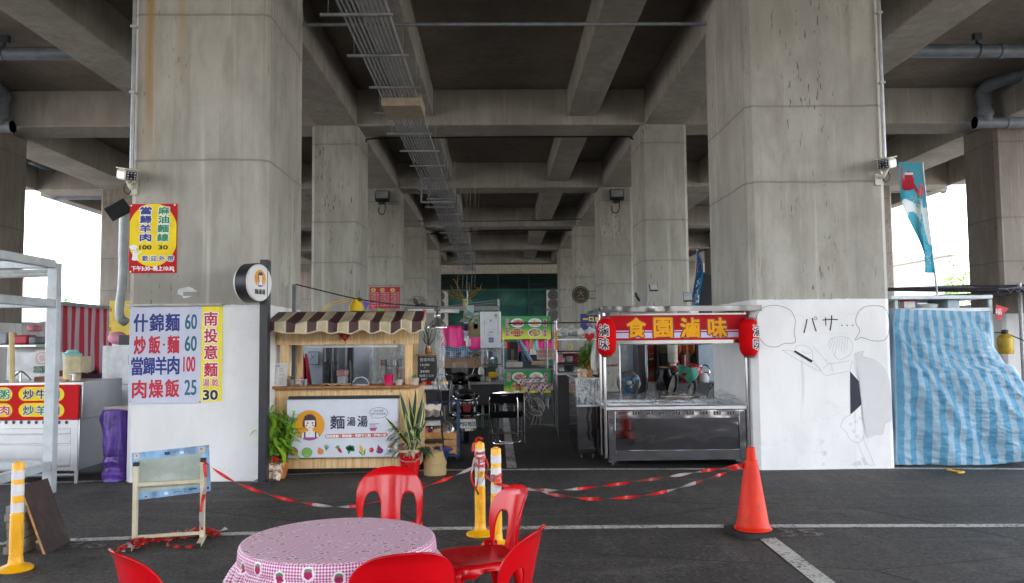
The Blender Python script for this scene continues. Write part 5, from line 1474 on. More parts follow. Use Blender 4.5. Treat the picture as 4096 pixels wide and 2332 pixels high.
# ------------------------------------------------------------------ fried snack cart with green food boards
GY = 19.0
def snack_board(name, label, u0, v0, u1, v1, full=True):
    P_ = Pl('D', GY); x0_, x1_, z0_, z1_ = P_.r(u0, v0, u1, v1)
    t = thing(name, label, 'sign', ((x0_ + x1_) / 2, GY, z0_), group='green food boards on the snack cart')
    nt = NT('green to yellow print'); p = nt.pos(); zz_ = nt.xyz(p)[2]
    hz = PY('D', u0, v0 + 285, GY).z
    f = nt.ramp(nt.math('ADD', zz_, nt.math('MULTIPLY', nt.math('SUBTRACT', nt.noise(p, 9, 3), .5), .12)), hz, hz + .62 * (z1_ - hz) if full else hz + .22)
    nt.set(col=nt.mix(f, 'd9d815', '0f8a3c'), rough=.3)
    MB().box(x0_, x1_, GY, GY + .05, z0_, z1_, nt.m).build('panel', t)
    mb = MB(); kd = px(P_, u0, v0); y = GY - .003
    def plate(u, v, food):
        u += u0 - 935; v += v0 - 560
        if P_(u, v + 40)[1] < z0_ + .01 and not full: pass
        mb.flat(ell(*P_(u, v), 84 * kd, 54 * kd), y, mat('d9d9e6', .3, wear=.03)); mb.flat(ell(*P_(u, v), 70 * kd, 43 * kd), y - .001, mat('c3c0cf', .3) if food != 'egg' else mat('2a2320', .4))
        if food == 'ball':
            for i in range(5):
                for j in range(3): mb.flat(ell(*P_(u - 48 + i * 24 + j * 8, v + 20 - j * 20), 15 * kd, 14 * kd, 12), y - .002 - .0004 * (i + j), mat(('c26a62', 'b3544f', 'd08a80')[(i + j) % 3], .4))
        if food == 'fries':
            for i in range(22):
                a = U(-1.1, 1.1); mb.line([P_(u + U(-45, 45), v + 38), P_(u + U(-20, 20) + 20 * a, v - 36 + abs(a) * 26)], 9 * kd, y - .002 - .0003 * i, mat(('d9aa62', 'c99450', 'e5c080')[i % 3], .4))
        if food == 'dog':
            mb.flat(ell(*P_(u, v), 80 * kd, 50 * kd), y - .0015, mat('8f4a2c', .4))
            for i in range(3): mb.line([P_(u - 66, v - 24 + i * 24), P_(u + 66, v - 26 + i * 24)], 21 * kd, y - .002 - .0005 * i, mat(('c9925f', 'b87a48', 'd3a572')[i], .4))
            for i in range(3): mb.line([P_(u - 28 + i * 24, v - 46), P_(u - 24 + i * 24, v + 44)], 9 * kd, y - .005, mat('8a1a16', .4))
        if food == 'egg':
            for i in range(4):
                for j in range(3): mb.flat(ell(*P_(u - 42 + i * 27 + j * 6, v + 24 - j * 22), 17 * kd, 15 * kd, 12), y - .002 - .0004 * (i + j), mat(('b59a55', 'cbb373', 'a5873f')[(i + j) % 3], .4))
    plate(1122, 642, 'ball'); plate(1334, 640, 'fries')
    if full: plate(1120, 760, 'dog'); plate(1332, 762, 'egg')
    else: plate(1120, 752, 'dog')
    PKT = mat('a83a5c', .5)
    def vt(s, u, v, h_):
        for i, ch in enumerate(s): mb.text(ch, *P_(u + u0 - 935, v + v0 - 560 + i * h_), y, PKT, h=h_ * .85 * kd, w=38 * kd, bold=.003, halo=mat('d8c0d0', .5), hw=.006)
    vt('花枝丸', 1000, 608, 36); vt('薯條', 1455, 618, 46)
    if full: vt('熱狗', 1000, 745, 40); vt('鳥蛋', 1455, 742, 46)
    mb.build('artwork', t)
snack_board('food_board', 'upper green food board with four plates above the snack cart', 935, 560, 1525, 838)
snack_board('food_board', 'lower green food board on the front of the snack cart, partly hidden by tables', 952, 1215, 1525, 1490, False)
P = Pl('D', GY + .1)
x0, x1, z0, z1 = P.r(945, 1185, 1530, 1480)
sk = thing('snack_cart', 'fried snack cart with thin steel posts behind the low tables', 'cart', ((x0 + x1) / 2, GY + .5, 0))
MB().box(x0, x1, GY + .06, GY + .95, .25, z1 - .06, mat('565d5c', .5)).build('body', sk)
MB().box(x0 - .04, x1 + .04, GY - .02, GY + 1.0, z1 - .06, z1 - .02, STEELD).build('counter_top', sk)
for x in (x0 + .02, x1 - .08):
    for y in (GY + .12, GY + .9):
        MB().tube([(x, y, 0), (x, y, P(940, 560)[1])], .016, STEELD, 8).build('post', sk)
for u0, v0, u1, v1, m_, lb, cat in ((985, 1115, 1180, 1180, '9a948c', 'flattened cardboard stack on the snack cart counter', 'cardboard'), (1290, 1130, 1500, 1150, 'a58a66', 'tan tray of boards lying on the right of the snack cart counter', 'tray'), (1300, 1108, 1480, 1126, 'b39a74', 'upper tan board resting over the tray on the snack cart', 'board'), (1000, 1095, 1120, 1112, '7f7a74', 'grey folded sheet on top of the cardboard stack', 'sheet')):
    a = Pl('D', GY + .3).r(u0, v0, u1, v1); one(MB().cbox(((a[0] + a[1]) / 2, GY + .4, (a[2] + a[3]) / 2), (a[1] - a[0], .4, a[3] - a[2]), mat(m_, .8), Rot(U(-.05, .05), 3, 'Z')), cat.replace(' ', '_') + '_piece', lb, cat, ((a[0] + a[1]) / 2, GY + .4, a[2]))
a = Pl('D', GY + .2).r(925, 868, 1018, 955); mb = MB().box(a[0], a[1], GY + .2, GY + .23, a[2], a[3], REDS); mb.rect(a[0], (a[0] * .28 + a[1] * .72), a[2] + .02, a[3] - .02, GY + .198, WHITE); mb.text('燕', a[0] * .62 + a[1] * .38, (a[2] + a[3]) / 2, GY + .195, INKK, h=(a[3] - a[2]) * .7, bold=.002)
one(mb, 'small_sign', 'red edged white sign with one black character under the food board', 'sign', (a[0], GY + .2, a[2]))
# red printed carton and hanging bags at the cart's right
a = Pl('D', GY + .6).r(1365, 955, 1560, 1085); mb = MB().box(a[0], a[1], GY + .6, GY + .9, a[2], a[3], mat('a89a94', .6)); 
for i in range(7):
    for j in range(2): mb.line([(a[0] + .03 + i * .05, a[2] + .06 + j * .11), (a[0] + .05 + i * .05, a[2] + .13 + j * .11), (a[0] + .07 + i * .05, a[2] + .05 + j * .11)], .014, GY + .597, REDS)
one(mb, 'printed_carton', 'pale carton printed with red motifs right of the snack cart counter', 'carton', (a[0], GY + .6, a[2]))
for u0, v0, c_, lb in ((1300, 880, 'b07a4a', 'brown'), (1340, 895, '7fb0b5', 'bluish'), (1310, 950, 'c9c2bd', 'white')):
    p_ = PY('D', u0, v0, GY + .3); one(MB().grid(lambda u, v: (p_.x + (.04 + .05 * v) * cos(u * 2 * PI), p_.y + .05 * sin(u * 2 * PI) * (1 + .3 * sin(u * 19)), p_.z + .1 - .25 * v), 12, 6, mat(c_, .5), closeu=True), 'hanging_bag', f'{lb} plastic bag hanging under the right end of the food board', 'bag', p_)
# ------------------------------------------------------------------ farther counters, magenta sheeting, blue tarpaulin
MAG = NT('magenta sheet'); p_ = MAG.pos('object'); MAG.set(col=MAG.mix(MAG.ramp(MAG.noise(MAG.mapv(p_, (1, 1, .3)), 3, 4), .3, .7), 'c4126a', 'f02090'), rough=.45); MAG = MAG.m
MY = 24.0
P = Pl('D', MY)
for u0, v0, u1, v1, lb in ((195, 668, 935, 965, 'long bright magenta sheet hung across the stalls behind the water heater'), (1130, 845, 1620, 1000, 'magenta sheet hanging low behind the snack cart')):
    a = P.r(u0, v0, u1, v1); mb = MB()
    mb.grid(lambda u, v: (a[0] + (a[1] - a[0]) * u, MY + .06 * sin(u * 21) * v + .03 * sin(u * 47 + 2), a[3] - (a[3] - a[2]) * v + .05 * sin(u * PI) * (v - 1) * .6), 60, 8, MAG); one(mb, 'magenta_sheet', lb, 'sheet', (a[0], MY, a[2]), solid=.006)
def check_tarp(k=9):
    t = NT('blue check tarpaulin'); p = t.pos('uv'); x, y, z = t.xyz(p)
    a = t.ramp(t.math('FRACT', t.math('MULTIPLY', x, k)), .48, .52); b = t.ramp(t.math('FRACT', t.math('MULTIPLY', y, k)), .48, .52)
    c = t.mix(t.math('MULTIPLY', t.math('ADD', a, b), .5), 'b9c8d4', '2f6f9c'); t.set(col=c, rough=.35); return t.m
CHK = check_tarp()
P = Pl('D', 21.5); a = P.r(170, 915, 900, 1030); mb = MB()
mb.grid(lambda u, v: (a[0] + (a[1] - a[0]) * u, 21.5 - .05 * sin(u * 33) * v + .5 * max(0, .4 - v), (a[3] - .10) + .10 * sin(u * 7 + 1) * (1 - v) + .16 * math.exp(-((u - .42) / .1) ** 2) * (1 - v) - (a[3] - a[2]) * v * .9), 60, 10, CHK, uv=lambda u, v: (u * 3, v * .6)); one(mb, 'blue_tarpaulin', 'blue and white checked tarpaulin thrown over the tan counter', 'tarpaulin', (a[0], 21.5, a[2]), solid=.01)
a = P.r(120, 1020, 760, 1190); mb = MB().box(a[0], a[1], 21.55, 22.4, a[2], a[3], TAN); mb.box(a[0] - .03, a[1] + .03, 21.5, 22.45, a[3], a[3] + .05, mat('8f7463', .7)); mb.box(a[0] + .05, a[1] - .05, 21.7, 22.3, 0, a[2], mat('2b2623', .8)); one(mb, 'tan_counter', 'long tan panelled counter under the checked tarpaulin', 'counter', (a[0], 22, 0), bevel=.01)
P = Pl('D', 20.6); a, b_ = P(1115, 848), P(1275, 1110); mb = MB()
mb.grid(lambda u, v: (a[0] + .10 * u + (b_[0] - a[0]) * v * (.65 + .5 * u), 20.6 + .08 * sin(u * 8) + .1 * v, a[1] + (b_[1] - a[1]) * v), 14, 14, CHK, uv=lambda u, v: (u * .4, v * 1.4)); one(mb, 'blue_tarpaulin', 'blue checked tarpaulin hanging in a narrow fold behind the snack cart', 'tarpaulin', (a[0], 20.6, b_[1]), solid=.01)
a = P.r(1000, 870, 1130, 1090); mb = MB().box(a[0], a[1], 20.8, 21.6, 0, a[3], mat('37322e', .7)); mb.box(a[0] + .1, a[1] - .1, 20.78, 20.8, a[3] - .5, a[3] - .2, mat('6b625a', .6)); one(mb, 'dark_cabinet', 'dark brown cabinet behind the left side of the snack cart', 'cabinet', (a[0], 21, 0), bevel=.01)
a = P.r(1230, 985, 1360, 1120); one(MB().lathe([(0, 0), (.3, 0), (.33, a[3] * .9), (.3, a[3]), (0, a[3])], mat('1f2c3f', .6), 24, ((a[0] + a[1]) / 2, 21, 0)), 'dark_drum', 'dark blue drum standing behind the snack cart', 'drum', ((a[0] + a[1]) / 2, 21, 0))
# light beam with tubes, post and wires
P = Pl('D', 15.2); a, b_ = P(-250, 470), P(905, 452)
lb_ = thing('light_beam', 'grey steel beam with fluorescent tubes spanning above the scooter', 'beam', ((a[0] + b_[0]) / 2, 15.2, a[1]), kind='thing')
MB().box(a[0], b_[0], 15.2, 15.28, P(400, 495)[1], P(400, 440)[1], mat('7e7f80', .5, .3)).build('channel', lb_)
for v in (490, 512): 
    mb = MB(); q0, q1 = P(-200, v), P(415, v); mb.tube([(q0[0], 15.12, q0[1]), (q1[0], 15.12, q1[1])], .02, mat('d9d9d5', .3), 10); mb.build('tube', lb_)
mb = MB(); q0 = P(880, 500); q1 = P(905, 352); mb.box(q0[0], q1[0], 15.29, 15.36, 0, q1[1], GALV); mb.build('post', lb_)
for v0, v1 in ((455, 358), (470, 392)):
    mb = MB(); q0, q1 = P(100, v0), P(885, v1); mb.tube([(q0[0], 15.25, q0[1]), (q1[0], 15.3, q1[1])], .005, GALV, 6); mb.build('stay_wire', lb_)
# slim hanging banners, drinks poster, clear fan
def hang(name, lb, crop, r_, Y, m_, art=None, d=.01):
    P_ = Pl(crop, Y); a = P_.r(*r_); t = MB(); t.box(a[0], a[1], Y, Y + d, a[2], a[3], m_)
    if art: art(t, P_, Y - .002, a)
    return one(t, name, lb, 'sign', ((a[0] + a[1]) / 2, Y, a[2]))
def art1(t, P_, y, a):
    for i, ch in enumerate('紅豆'): t.text(ch, (a[0] + a[1]) / 2, a[3] - .09 - .0 - i * .0, y, INKR, h=.10, w=.16) if i == 0 else None
    t.text('湯圓', (a[0] + a[1]) / 2, a[2] + .12, y, INKG, h=.10, w=.18)
hang('paper_sign', 'small cream paper sign taped on top of the light beam', 'D', (460, 350, 524, 442), 15.1, mat('cfc88a', .6), art1)
def art2(t, P_, y, a):
    t.rect(a[0] + .01, a[1] - .01, a[3] - .55, a[3] - .15, y, mat('d8d6d8', .5)); t.column('芋圓', (a[0] + a[1]) / 2, a[3] - .18, y - .002, INKB, .12, .17, w=.14); t.flat(ell((a[0] + a[1]) / 2, a[2] + .15, .08, .07), y, mat('6a3a22', .5))
hang('hanging_banner', 'narrow yellow hanging banner left of the water heater', 'D', (466, 515, 522, 792), 15.6, mat('c49a44', .5), art2)
def art3(t, P_, y, a):
    for c_, w_ in ((a[0] + .16, .06), (a[0] + .45, .1)): t.flat([(c_ - w_ * .7, a[2] + .18), (c_ + w_ * .7, a[2] + .18), (c_ + w_, a[2] + .42), (c_ - w_, a[2] + .42)], y, mat('4a3226', .4)); t.flat(ell(c_, a[2] + .42, w_, .03), y - .001, mat('9a7a58', .4))
    t.text('珍珠奶茶', a[0] + .45, a[2] + .1, y, mat('3a2a20', .5), h=.07, w=.24); t.text('黑糖', a[0] + .45, a[3] - .1, y, mat('6a6048', .5), h=.09, w=.2); t.flat(ell(a[0] + .13, a[3] - .12, .07, .08), y, mat('8a5a44', .5))
hang('drinks_poster', 'olive drinks poster with two cups, left of the water heater', 'D', (528, 622, 690, 815), 17.5, mat('6f6c44', .5), art3)
fan = thing('clear_fan', 'pale clear bladed wall fan hanging left of the water heater', 'fan', PY('D', 560, 570, 15.0))
c = PY('D', 565, 570, 15.0); CLB = mat('9fb3a8', .2, alpha=.55)
mb = MB()
for k_ in range(4):
    a_ = k_ * PI / 2 + .5; u_ = V3((cos(a_), -.2, sin(a_) * .7)); w_ = V3((-sin(a_), .3, cos(a_) * .7))
    mb.quad(c + u_ * .03, c + u_ * .10 - w_ * .06, c + u_ * .26 + w_ * .0, c + u_ * .12 + w_ * .10, CLB)
mb.build('blade', fan, solid=.004); mb = MB().ball(c, .035, CLB, 12, 8); mb.box(c.x - .1, c.x + .04, c.y + .02, c.y + .06, c.z - .03, c.z + .22, mat('9fb3b0', .5)); mb.build('motor', fan)
MB().tube([(c.x - .08, 15.08, c.z + .1), (c.x - .08, 15.1, c.z + .5)], .01, GALV, 6).build('rod', fan)
one(MB().tube(spline([PY('D', 520, 800, 15.1), PY('D', 525, 870, 15.1), PY('D', 528, 930, 15.1)], 6), [.02] * 4 + [.045] * 7 + [.03] * 2, WHITE, 8), 'hanging_towel', 'white rolled towel hanging below the narrow banner', 'towel', PY('D', 525, 870, 15.1))
# hanging driftwood
hw = thing('driftwood_hanging', 'hanging bundle of bare yellow brown branches high before the teal glass', 'branches', PY('D', 500, 300, 22))
BR = mat('7d6327', .8, wear=.25)
HY = 22.0
def br(pts, r): 
    mb = MB(); P_ = spline([PY('D', u, v, HY + d) for u, v, d in pts], 5); mb.tube(P_, [r * (1 - .75 * i / (len(P_) - 1)) for i in range(len(P_))], BR, 6); mb.build('branch', hw)
main = [[(490, 345, 0), (420, 330, .1), (330, 310, -.1), (275, 275, .1)], [(480, 345, 0), (440, 290, .1), (415, 230, .2), (375, 160, .1)], [(500, 350, 0), (560, 300, -.1), (610, 250, 0), (690, 240, .1)], [(520, 345, 0), (600, 300, .1), (660, 240, .1), (690, 165, 0)], [(505, 350, 0), (540, 270, 0), (535, 200, -.1), (545, 150, 0)], [(470, 340, 0), (380, 290, -.2), (320, 210, -.1)], [(440, 345, 0), (350, 330, .1), (300, 345, .2)], [(540, 350, 0), (560, 380, 0), (545, 400, .1)]]
for m_ in main: br(m_, .028)
for m_ in main:
    for _ in range(4):
        i = rnd.randrange(1, len(m_)); u, v, d = m_[i]; u2, v2 = u + U(-55, 55), v - U(10, 60)
        br([(u, v, d), ((u + u2) / 2 + 8, (v + v2) / 2, d), (u2, v2, d + U(-.1, .1))], .014)
for u in (390, 450, 500, 560, 600):
    a = PY('D', u, 290, HY); MB().tube([a, (a.x + .15, HY, 5.88)], .006, mat('77746c', .6), 5).build('wire', hw)

# red menu board and floodlights on the third columns, brown round sign
P = Pl('2', 25.15); a = P.r(887, 227, 1072, 357); mb = MB().box(a[0], a[1], 25.15, 25.2, a[2], a[3], mat('b01f33', .5, wear=.05)); y = 25.147
for i, u in enumerate((910, 965, 1028)):
    c = P(u, 245); mb.flat(ell(*c, .075, .06), y, mat('d8c96a', .5)); mb.text('飯麵湯'[i], *c, y - .002, INKR, h=.08)
for cx0, cx1 in ((890, 942), (950, 1005), (1013, 1066)):
    for j in range(7): 
        q0, q1 = P(cx0, 262 + j * 13), P(cx1 - 12, 262 + j * 13); mb.text('牛肉麵飯' if j % 2 else '滷肉飯湯', (q0[0] + q1[0]) / 2, q0[1], y, mat('d8c0c4', .5), h=.052, w=(q1[0] - q0[0]) * .92); q2 = P(cx1 - 4, 262 + j * 13); mb.text(('60', '80', '40', '30', '50', '70', '35')[j], *q2, y, mat('d8c0c4', .5), h=.048)
one(mb, 'menu_board', 'red menu board with three columns of small print on a far left column', 'sign', (a[0], 25.15, a[2]))
for c_, u, v, lb, sg in (('J', 420, 155, 'black floodlight with a drip loop high on the third left column', -1), ('J', 2132, 145, 'black floodlight with a drip loop high on the third right column', 1)):
    o = PY(c_, u, v, 24.95); t = thing('floodlight', lb, 'floodlight', o)
    M3 = Rot(R(-18), 3, 'X')
    MB().cbox(o, (.44, .16, .34), BLKP, M3).build('housing', t, bevel=.02); MB().cbox(o + M3 @ V3((0, -.083, .01)), (.38, .008, .24), mat('8e9494', .15), M3).build('glass', t)
    mb = MB().box(o.x - .12, o.x + .1, o.y - .05, o.y + .08, o.z - .26, o.z - .18, BLKP); mb.bar(o + V3((0, .05, -.2)), o + V3((0, .27, -.2)), .05, .05, BLKP); mb.build('bracket', t)
    MB().tube(spline([o + V3((.08, 0, -.2)), o + V3((.08, .05, -.42)), o + V3((0, .1, -.56)), o + V3((-.13, .12, -.5)), o + V3((-.13, .2, -.32))], 6), .018, BLKP, 6).build('cord', t)
o = PY('J', 1868, 875, 33.0); t = thing('round_plaque', 'small brown round plaque bracketed from a far right column', 'sign', o)
MB().lathe([(0, -.05), (.36, -.05), (.36, .05), (0, .05)], mat('2f251d', .5), 32, o, Rot(R(90), 3, 'X')).build('disc', t); mb = MB().line(ell(o.x, o.z, .31, .31), .025, o.y - .055, mat('7a6a50', .5), True); mb.text('大', o.x, o.z + .06, o.y - .055, mat('8a7a60', .5), h=.28); mb.text('1688', o.x, o.z - .17, o.y - .055, mat('8a7a60', .5), h=.09, w=.3); mb.build('lettering', t)
mb = MB(); 
for dz in (-.15, .15): mb.tube([o + V3((.3, 0, dz)), o + V3((.9, .1, dz))], .015, BLKP, 6)
mb.build('bracket', t)
fw = thing('wall_fan', 'small dark wall fan low on a far left column', 'fan', PY('2', 1180, 338, 24.5)); c = PY('2', 1180, 338, 24.5)
mb = MB(); 
for r in (.08, .16, .24, .3): mb.line(ell(c.x, c.z, r, r * .9, 24), .012, c.y, mat('3a3a3c', .5), True)
for k_ in range(10): mb.line([(c.x, c.z), (c.x + .3 * cos(k_ * PI / 5), c.z + .27 * sin(k_ * PI / 5))], .01, c.y + .003, mat('3a3a3c', .5))
mb.build('guard', fw, solid=.01); mb = MB(); 
for k_ in range(3): mb.flat(ell(c.x + .13 * cos(k_ * 2.1), c.z + .13 * sin(k_ * 2.1), .12, .07, 14, rot=k_ * 2.1), c.y + .06, mat('55585c', .5))
mb.build('blade', fw, solid=.006); MB().bar(c + V3((0, .06, 0)), c + V3((0, .7, -.1)), .08, .08, BLKP).build('motor', fw)
# ------------------------------------------------------------------ red lantern food cart
KY = 10.05
P = Pl('4', KY)
x0, x1 = P(402, 1050)[0], P(1342, 1050)[0]
zt, zb = P(870, 905)[1], P(870, 1268)[1]
KD = 1.25
ct = thing('food_cart', 'stainless steel braised food cart with a red and gold sign under its flat roof', 'cart', ((x0 + x1) / 2, KY + KD / 2, 0))
def wavy():
    t = NT('wavy polished steel'); p = t.pos('object')
    t.set(col=[.20, .20, .21], metal=1.0, rough=.07)
    t.bump(t.noise(t.mapv(p, (1, 1, 1.8)), 2.4, 1, .3, .8), .10, .05)
    return t.m
WAVY = wavy()
MB().box(x0 + .03, x1 - .03, KY + .012, KY + KD, zb, zt - .03, WAVY).build('body', ct)
MB().box(x0 + .10, x1 - .10, KY, KY + .011, P(0, 1200)[1], P(0, 992)[1], WAVY).build('front_panel', ct)
mb = MB()
for a, b in ((x0, x0 + .085), (x1 - .085, x1)): mb.box(a, b, KY - .012, KY + .0115, zb, zt - .035, STEELM)
mb.box(x0 + .086, x1 - .086, KY - .010, KY + .0112, zb, P(0, 1210)[1], STEELM); mb.box(x0 + .086, x1 - .086, KY - .006, KY + .0108, P(0, 990)[1], zt - .036, STEELM); mb.build('frame_trim', ct, bevel=.003)
mb = MB().box(x0 - .04, x1 + .03, KY - .03, KY + .12, zt - .03, zt + .015, STEEL); mb.box(x0 - .04, x1 + .03, KY + KD - .1, KY + KD + .02, zt - .03, zt + .015, STEEL)
for x in (x0 - .04, x1 - .05): mb.box(x, x + .08, KY + .12, KY + KD - .1, zt - .03, zt + .012, STEEL)
mb.box(x0 + .04, x1 - .05, KY + .12, KY + KD - .1, zt - .06, zt - .045, STEELD); mb.build('counter_top', ct, bevel=.005)
DK = mat('0a0a0b', .6)
mb = MB(); kk = px(P, 800, 945)
for i in range(9):
    u = 497 + i * 92.5
    for j in (-1, 0, 1):
        for w_, h_, m_, d in ((7.5, 16, CHROME, 0), (4.5, 12, DK, .002)): mb.flat(rrect(P(u + j * 18 - w_, 945)[0], P(u + j * 18 + w_, 945)[0], P(u, 945 + h_)[1], P(u, 945 - h_)[1], w_ * kk * .9), KY - .0125 - d, m_)
mb.build('vent_slots', ct)
for u, y in ((432, KY + .07), (1300, KY + .07), (470, KY + KD - .08), (1270, KY + KD - .08)):
    x = P(u, 1300)[0]; mb = MB().lathe([(0, -.015), (.04, -.015), (.047, -.008), (.047, .008), (.04, .015), (0, .015)], BLKP, 18, (x, y, .047), Rot(R(70), 3, 'Y')); mb.bar((x, y, .05), (x, y, zb), .05, .035, CHROME); mb.cbox((x, y, zb - .015), (.09, .09, .015), CHROME); mb.build('castor', ct)
zr0, zr1 = P(800, 262)[1], P(800, 222)[1]
for u, dy, r, vb in ((378, -.03, .02, 1255), (350, .55, .018, 1230), (1352, -.03, .02, 1240), (1232, KD - .05, .02, 905), (482, KD - .05, .018, 905)):
    Q = Pl('4', KY + dy); x = Q(u, 800)[0]
    MB().tube([(x, KY + dy, max(.06, Q(u, vb)[1])), (x, KY + dy, zr0 + .01)], r, CHROME, 12).build('post', ct)
xr0, xr1 = P(332, 240)[0], P(1410, 240)[0]
mb = MB().box(xr0, xr1, KY - .22, KY + KD + .1, zr1 - .045, zr1, STEELM); mb.box(xr0, xr1, KY - .24, KY - .221, zr1 - .06, zr1 + .01, STEELM); mb.build('roof', ct, bevel=.003)
mb = MB().box(P(455, 0)[0], P(1330, 0)[0], KY - .05, KY - .02, P(800, 275)[1], P(800, 264)[1], CHROME); mb.box(P(395, 0)[0], P(1340, 0)[0], KY - .05, KY - .02, P(800, 470)[1], P(800, 447)[1], CHROME); mb.build('sign_rail', ct)
mb = MB(); a, b = P(488, 470), P(1130, 468); mb.tube([(a[0], KY + .2, a[1]), (b[0], KY + .2, b[1])], .018, WHITE, 10); mb.box(a[0], b[0], KY + .185, KY + .215, a[1] + .015, a[1] + .05, STEELD); mb.build('tube_lamp', ct)
SRED, GOLD, LILAC = mat('b00c18', .6, spec=.15, wear=.05), mat('e8a317', .6, spec=.15, wear=.04), mat('b9bede', .4, wear=.04)
mb = MB(); xa, xb = P(360, 360)[0], P(1368, 360)[0]; ys = KY - .06
mb.box(xa, xb, ys, ys + .035, P(800, 446)[1], P(800, 276)[1], SRED)
mb.rect(xa + .002, xb - .002, P(0, 438)[1], P(0, 402)[1], ys - .001, LILAC); mb.rect(xa + .002, xb - .002, P(0, 393)[1], P(0, 386)[1], ys - .001, LILAC)
for ch, u in zip('食園滷味', (585, 768, 950, 1138)): mb.text(ch, *P(u, 361), ys - .004, GOLD, h=130 * kk, w=124 * kk, bold=.010, halo=mat('8d0f18', .4), hw=.014)
mb.build('sign_board', ct)
LANR = mat('c4060d', .8, spec=.1, wear=.06)
def lantern(u, v, label, turn):
    c = PY('4', u, v, KY - .16); rr = 66 * kk; hh = 125 * kk
    t = thing('paper_lantern', label, 'lantern', c, group='red paper lanterns on the food cart')
    prof = []
    for i in range(41):
        z = -1 + 2 * i / 40
        r = rr * (1 - abs(z) ** 4.5 * .48) + .0025 * sin(i * PI * .95)
        prof.append((r, z * hh))
    MB().lathe(prof, LANR, 40, c).build('shade', t, smooth=180)
    for s in (-1, 1):
        MB().lathe([(0, 0), (rr * .52, 0), (rr * .52, s * .02), (0, s * .02)], mat('2a1a14', .5), 24, c + V3((0, 0, s * hh))).build('cap', t)
    MB().tube([c + V3((0, 0, hh)), (c.x, c.y, zr0)], .004, BLK, 6).build('hook', t)
    mb = MB()
    for ch, dz in (('滷', .36), ('味', -.36)): mb.text(ch, 0, dz * hh, 0, INKK, h=hh * .62, w=rr * 1.0, bold=.004, halo=INKW, hw=.006)
    out = []
    for q in mb.v:
        a = turn + q.x / rr; z = max(-1, min(1, q.z / hh)); r = rr * (1 - abs(z) ** 4.5 * .48) + .004 - q.y * .8
        out.append(V3((c.x + r * sin(a), c.y - r * cos(a), c.z + q.z)))
    mb.v = out; mb.build('lettering', t)
lantern(386, 425, 'red paper lantern at the left front corner of the food cart', R(-24))
lantern(1362, 428, 'red paper lantern at the right front corner of the food cart', R(38))
# plastic film and utensils on the counter
from mathutils import noise as mn
def film(u0, u1, v0, v1, Y0, Y1, label, zlift, m=FILMC):
    a, b = Pl('4', Y0)(u0, v1), Pl('4', Y0)(u1, v1)
    mb = MB()
    def fn(u, v):
        x = a[0] + (b[0] - a[0]) * u; y = Y0 + (Y1 - Y0) * v
        n = mn.noise(V3((x * 4, y * 5, 1.3))); n2 = abs(mn.noise(V3((x * 11 + y * 6, y * 13, 4))))
        return (x, y, zt + .02 + zlift * (v ** .7) * (.7 + .5 * n) + .05 * n2)
    mb.grid(fn, 60, 20, m); one(mb, 'plastic_film', label, 'plastic sheet', (a[0], Y0, zt), smooth=180)
film(395, 1335, 790, 890, KY + .1, KY + .95, 'crumpled clear plastic sheet spread over the food cart counter', .13)
film(700, 1000, 820, 890, KY + .06, KY + .55, 'bunched shiny plastic piled in the middle of the food cart counter', .10, FILMD)
mb = MB()
for i in range(16):
    a = PY('4', 740 + U(-10, 60), 845 + U(-15, 30), KY + .35); b = a + V3((U(.15, .35), U(-.15, .1), U(-.03, .04)))
    a.z = max(a.z, zt + .03); b.z = max(b.z, zt + .025); mb.tube([a, b], .005, (STEEL, mat('c9b896', .6), STEELD)[i % 3], 6)
one(mb, 'skewer_bundle', 'loose bundle of tongs and skewers under plastic on the food cart', 'utensils', PY('4', 800, 850, KY + .35))
# left side cabinet with plant
CYb = 11.0
P = Pl('4', CYb); a = P.r(185, 705, 322, 1225)
cb2 = thing('steel_cabinet', 'polished steel cabinet wrapped in clear plastic left of the food cart', 'cabinet', ((a[0] + a[1]) / 2, CYb + .6, 0))
MB().box(a[0], a[1], CYb, CYb + 1.2, a[2], a[3] - .02, WAVY).build('body', cb2, bevel=.006)
mb = MB().box(a[0] - .03, a[1] + .02, CYb - .03, CYb + 1.22, a[3] - .02, a[3], STEEL); mb.box(a[0] - .005, a[1] + .01, CYb - .008, CYb - .001, P(0, 905)[1], P(0, 890)[1], STEEL); mb.build('top', cb2, bevel=.004)
for x, y in ((a[0] + .06, .06), (a[1] - .05, .06), (a[0] + .06, 1.1)):
    MB().tube([(x, CYb + y, 0), (x, CYb + y, a[2])], .02, CHROME, 10).build('leg', cb2)
one(MB().grid(lambda u, v: (a[0] - .02 + (a[1] - a[0] + .06) * u, CYb - .04 - .03 * abs(mn.noise(V3((u * 5, v * 6, 2)))), P(0, 890)[1] + (a[3] + .005 - P(0, 890)[1]) * v), 24, 24, FILMD), 'plastic_wrap', 'wrinkled clear plastic wrap hanging on the steel cabinet front', 'plastic sheet', (a[0], CYb, a[3] - .3), smooth=180)
c = PY('4', 262, 690, CYb + .2)
bamboo('bamboo_plant', 'potted bamboo with a red heart pick on the steel cabinet', (c.x, CYb + .2, a[3]), PY('4', 250, 430, CYb + .2).z - a[3],   .24, 20, .075, LEAFB, heart=True, pot=mat('a56a38', .35, coat=.3), L=.17)
c = PY('4', 220, 695, CYb + .1); lucky_cats((c.x, CYb + .08, a[3]), 'pair of small lucky cat figurines on the steel cabinet', .14)
mb = MB(); P2 = Pl('4', CYb - .1); h0 = P2(308, 452); mb.grid(lambda u, v: (h0[0] + (.04 + .075 * sin(v * 2.2)) * (u - .5) , CYb - .1 + .05 * sin(u * 8 + v * 2), h0[1] - .42 * v * (1 - .25 * abs(u - .4))), 14, 14, mat('cfcac9', .85, wear=.08)); one(mb, 'hanging_cloth', 'white rag hanging at the left post of the food cart', 'cloth', (h0[0], CYb - .1, h0[1]), solid=.006)
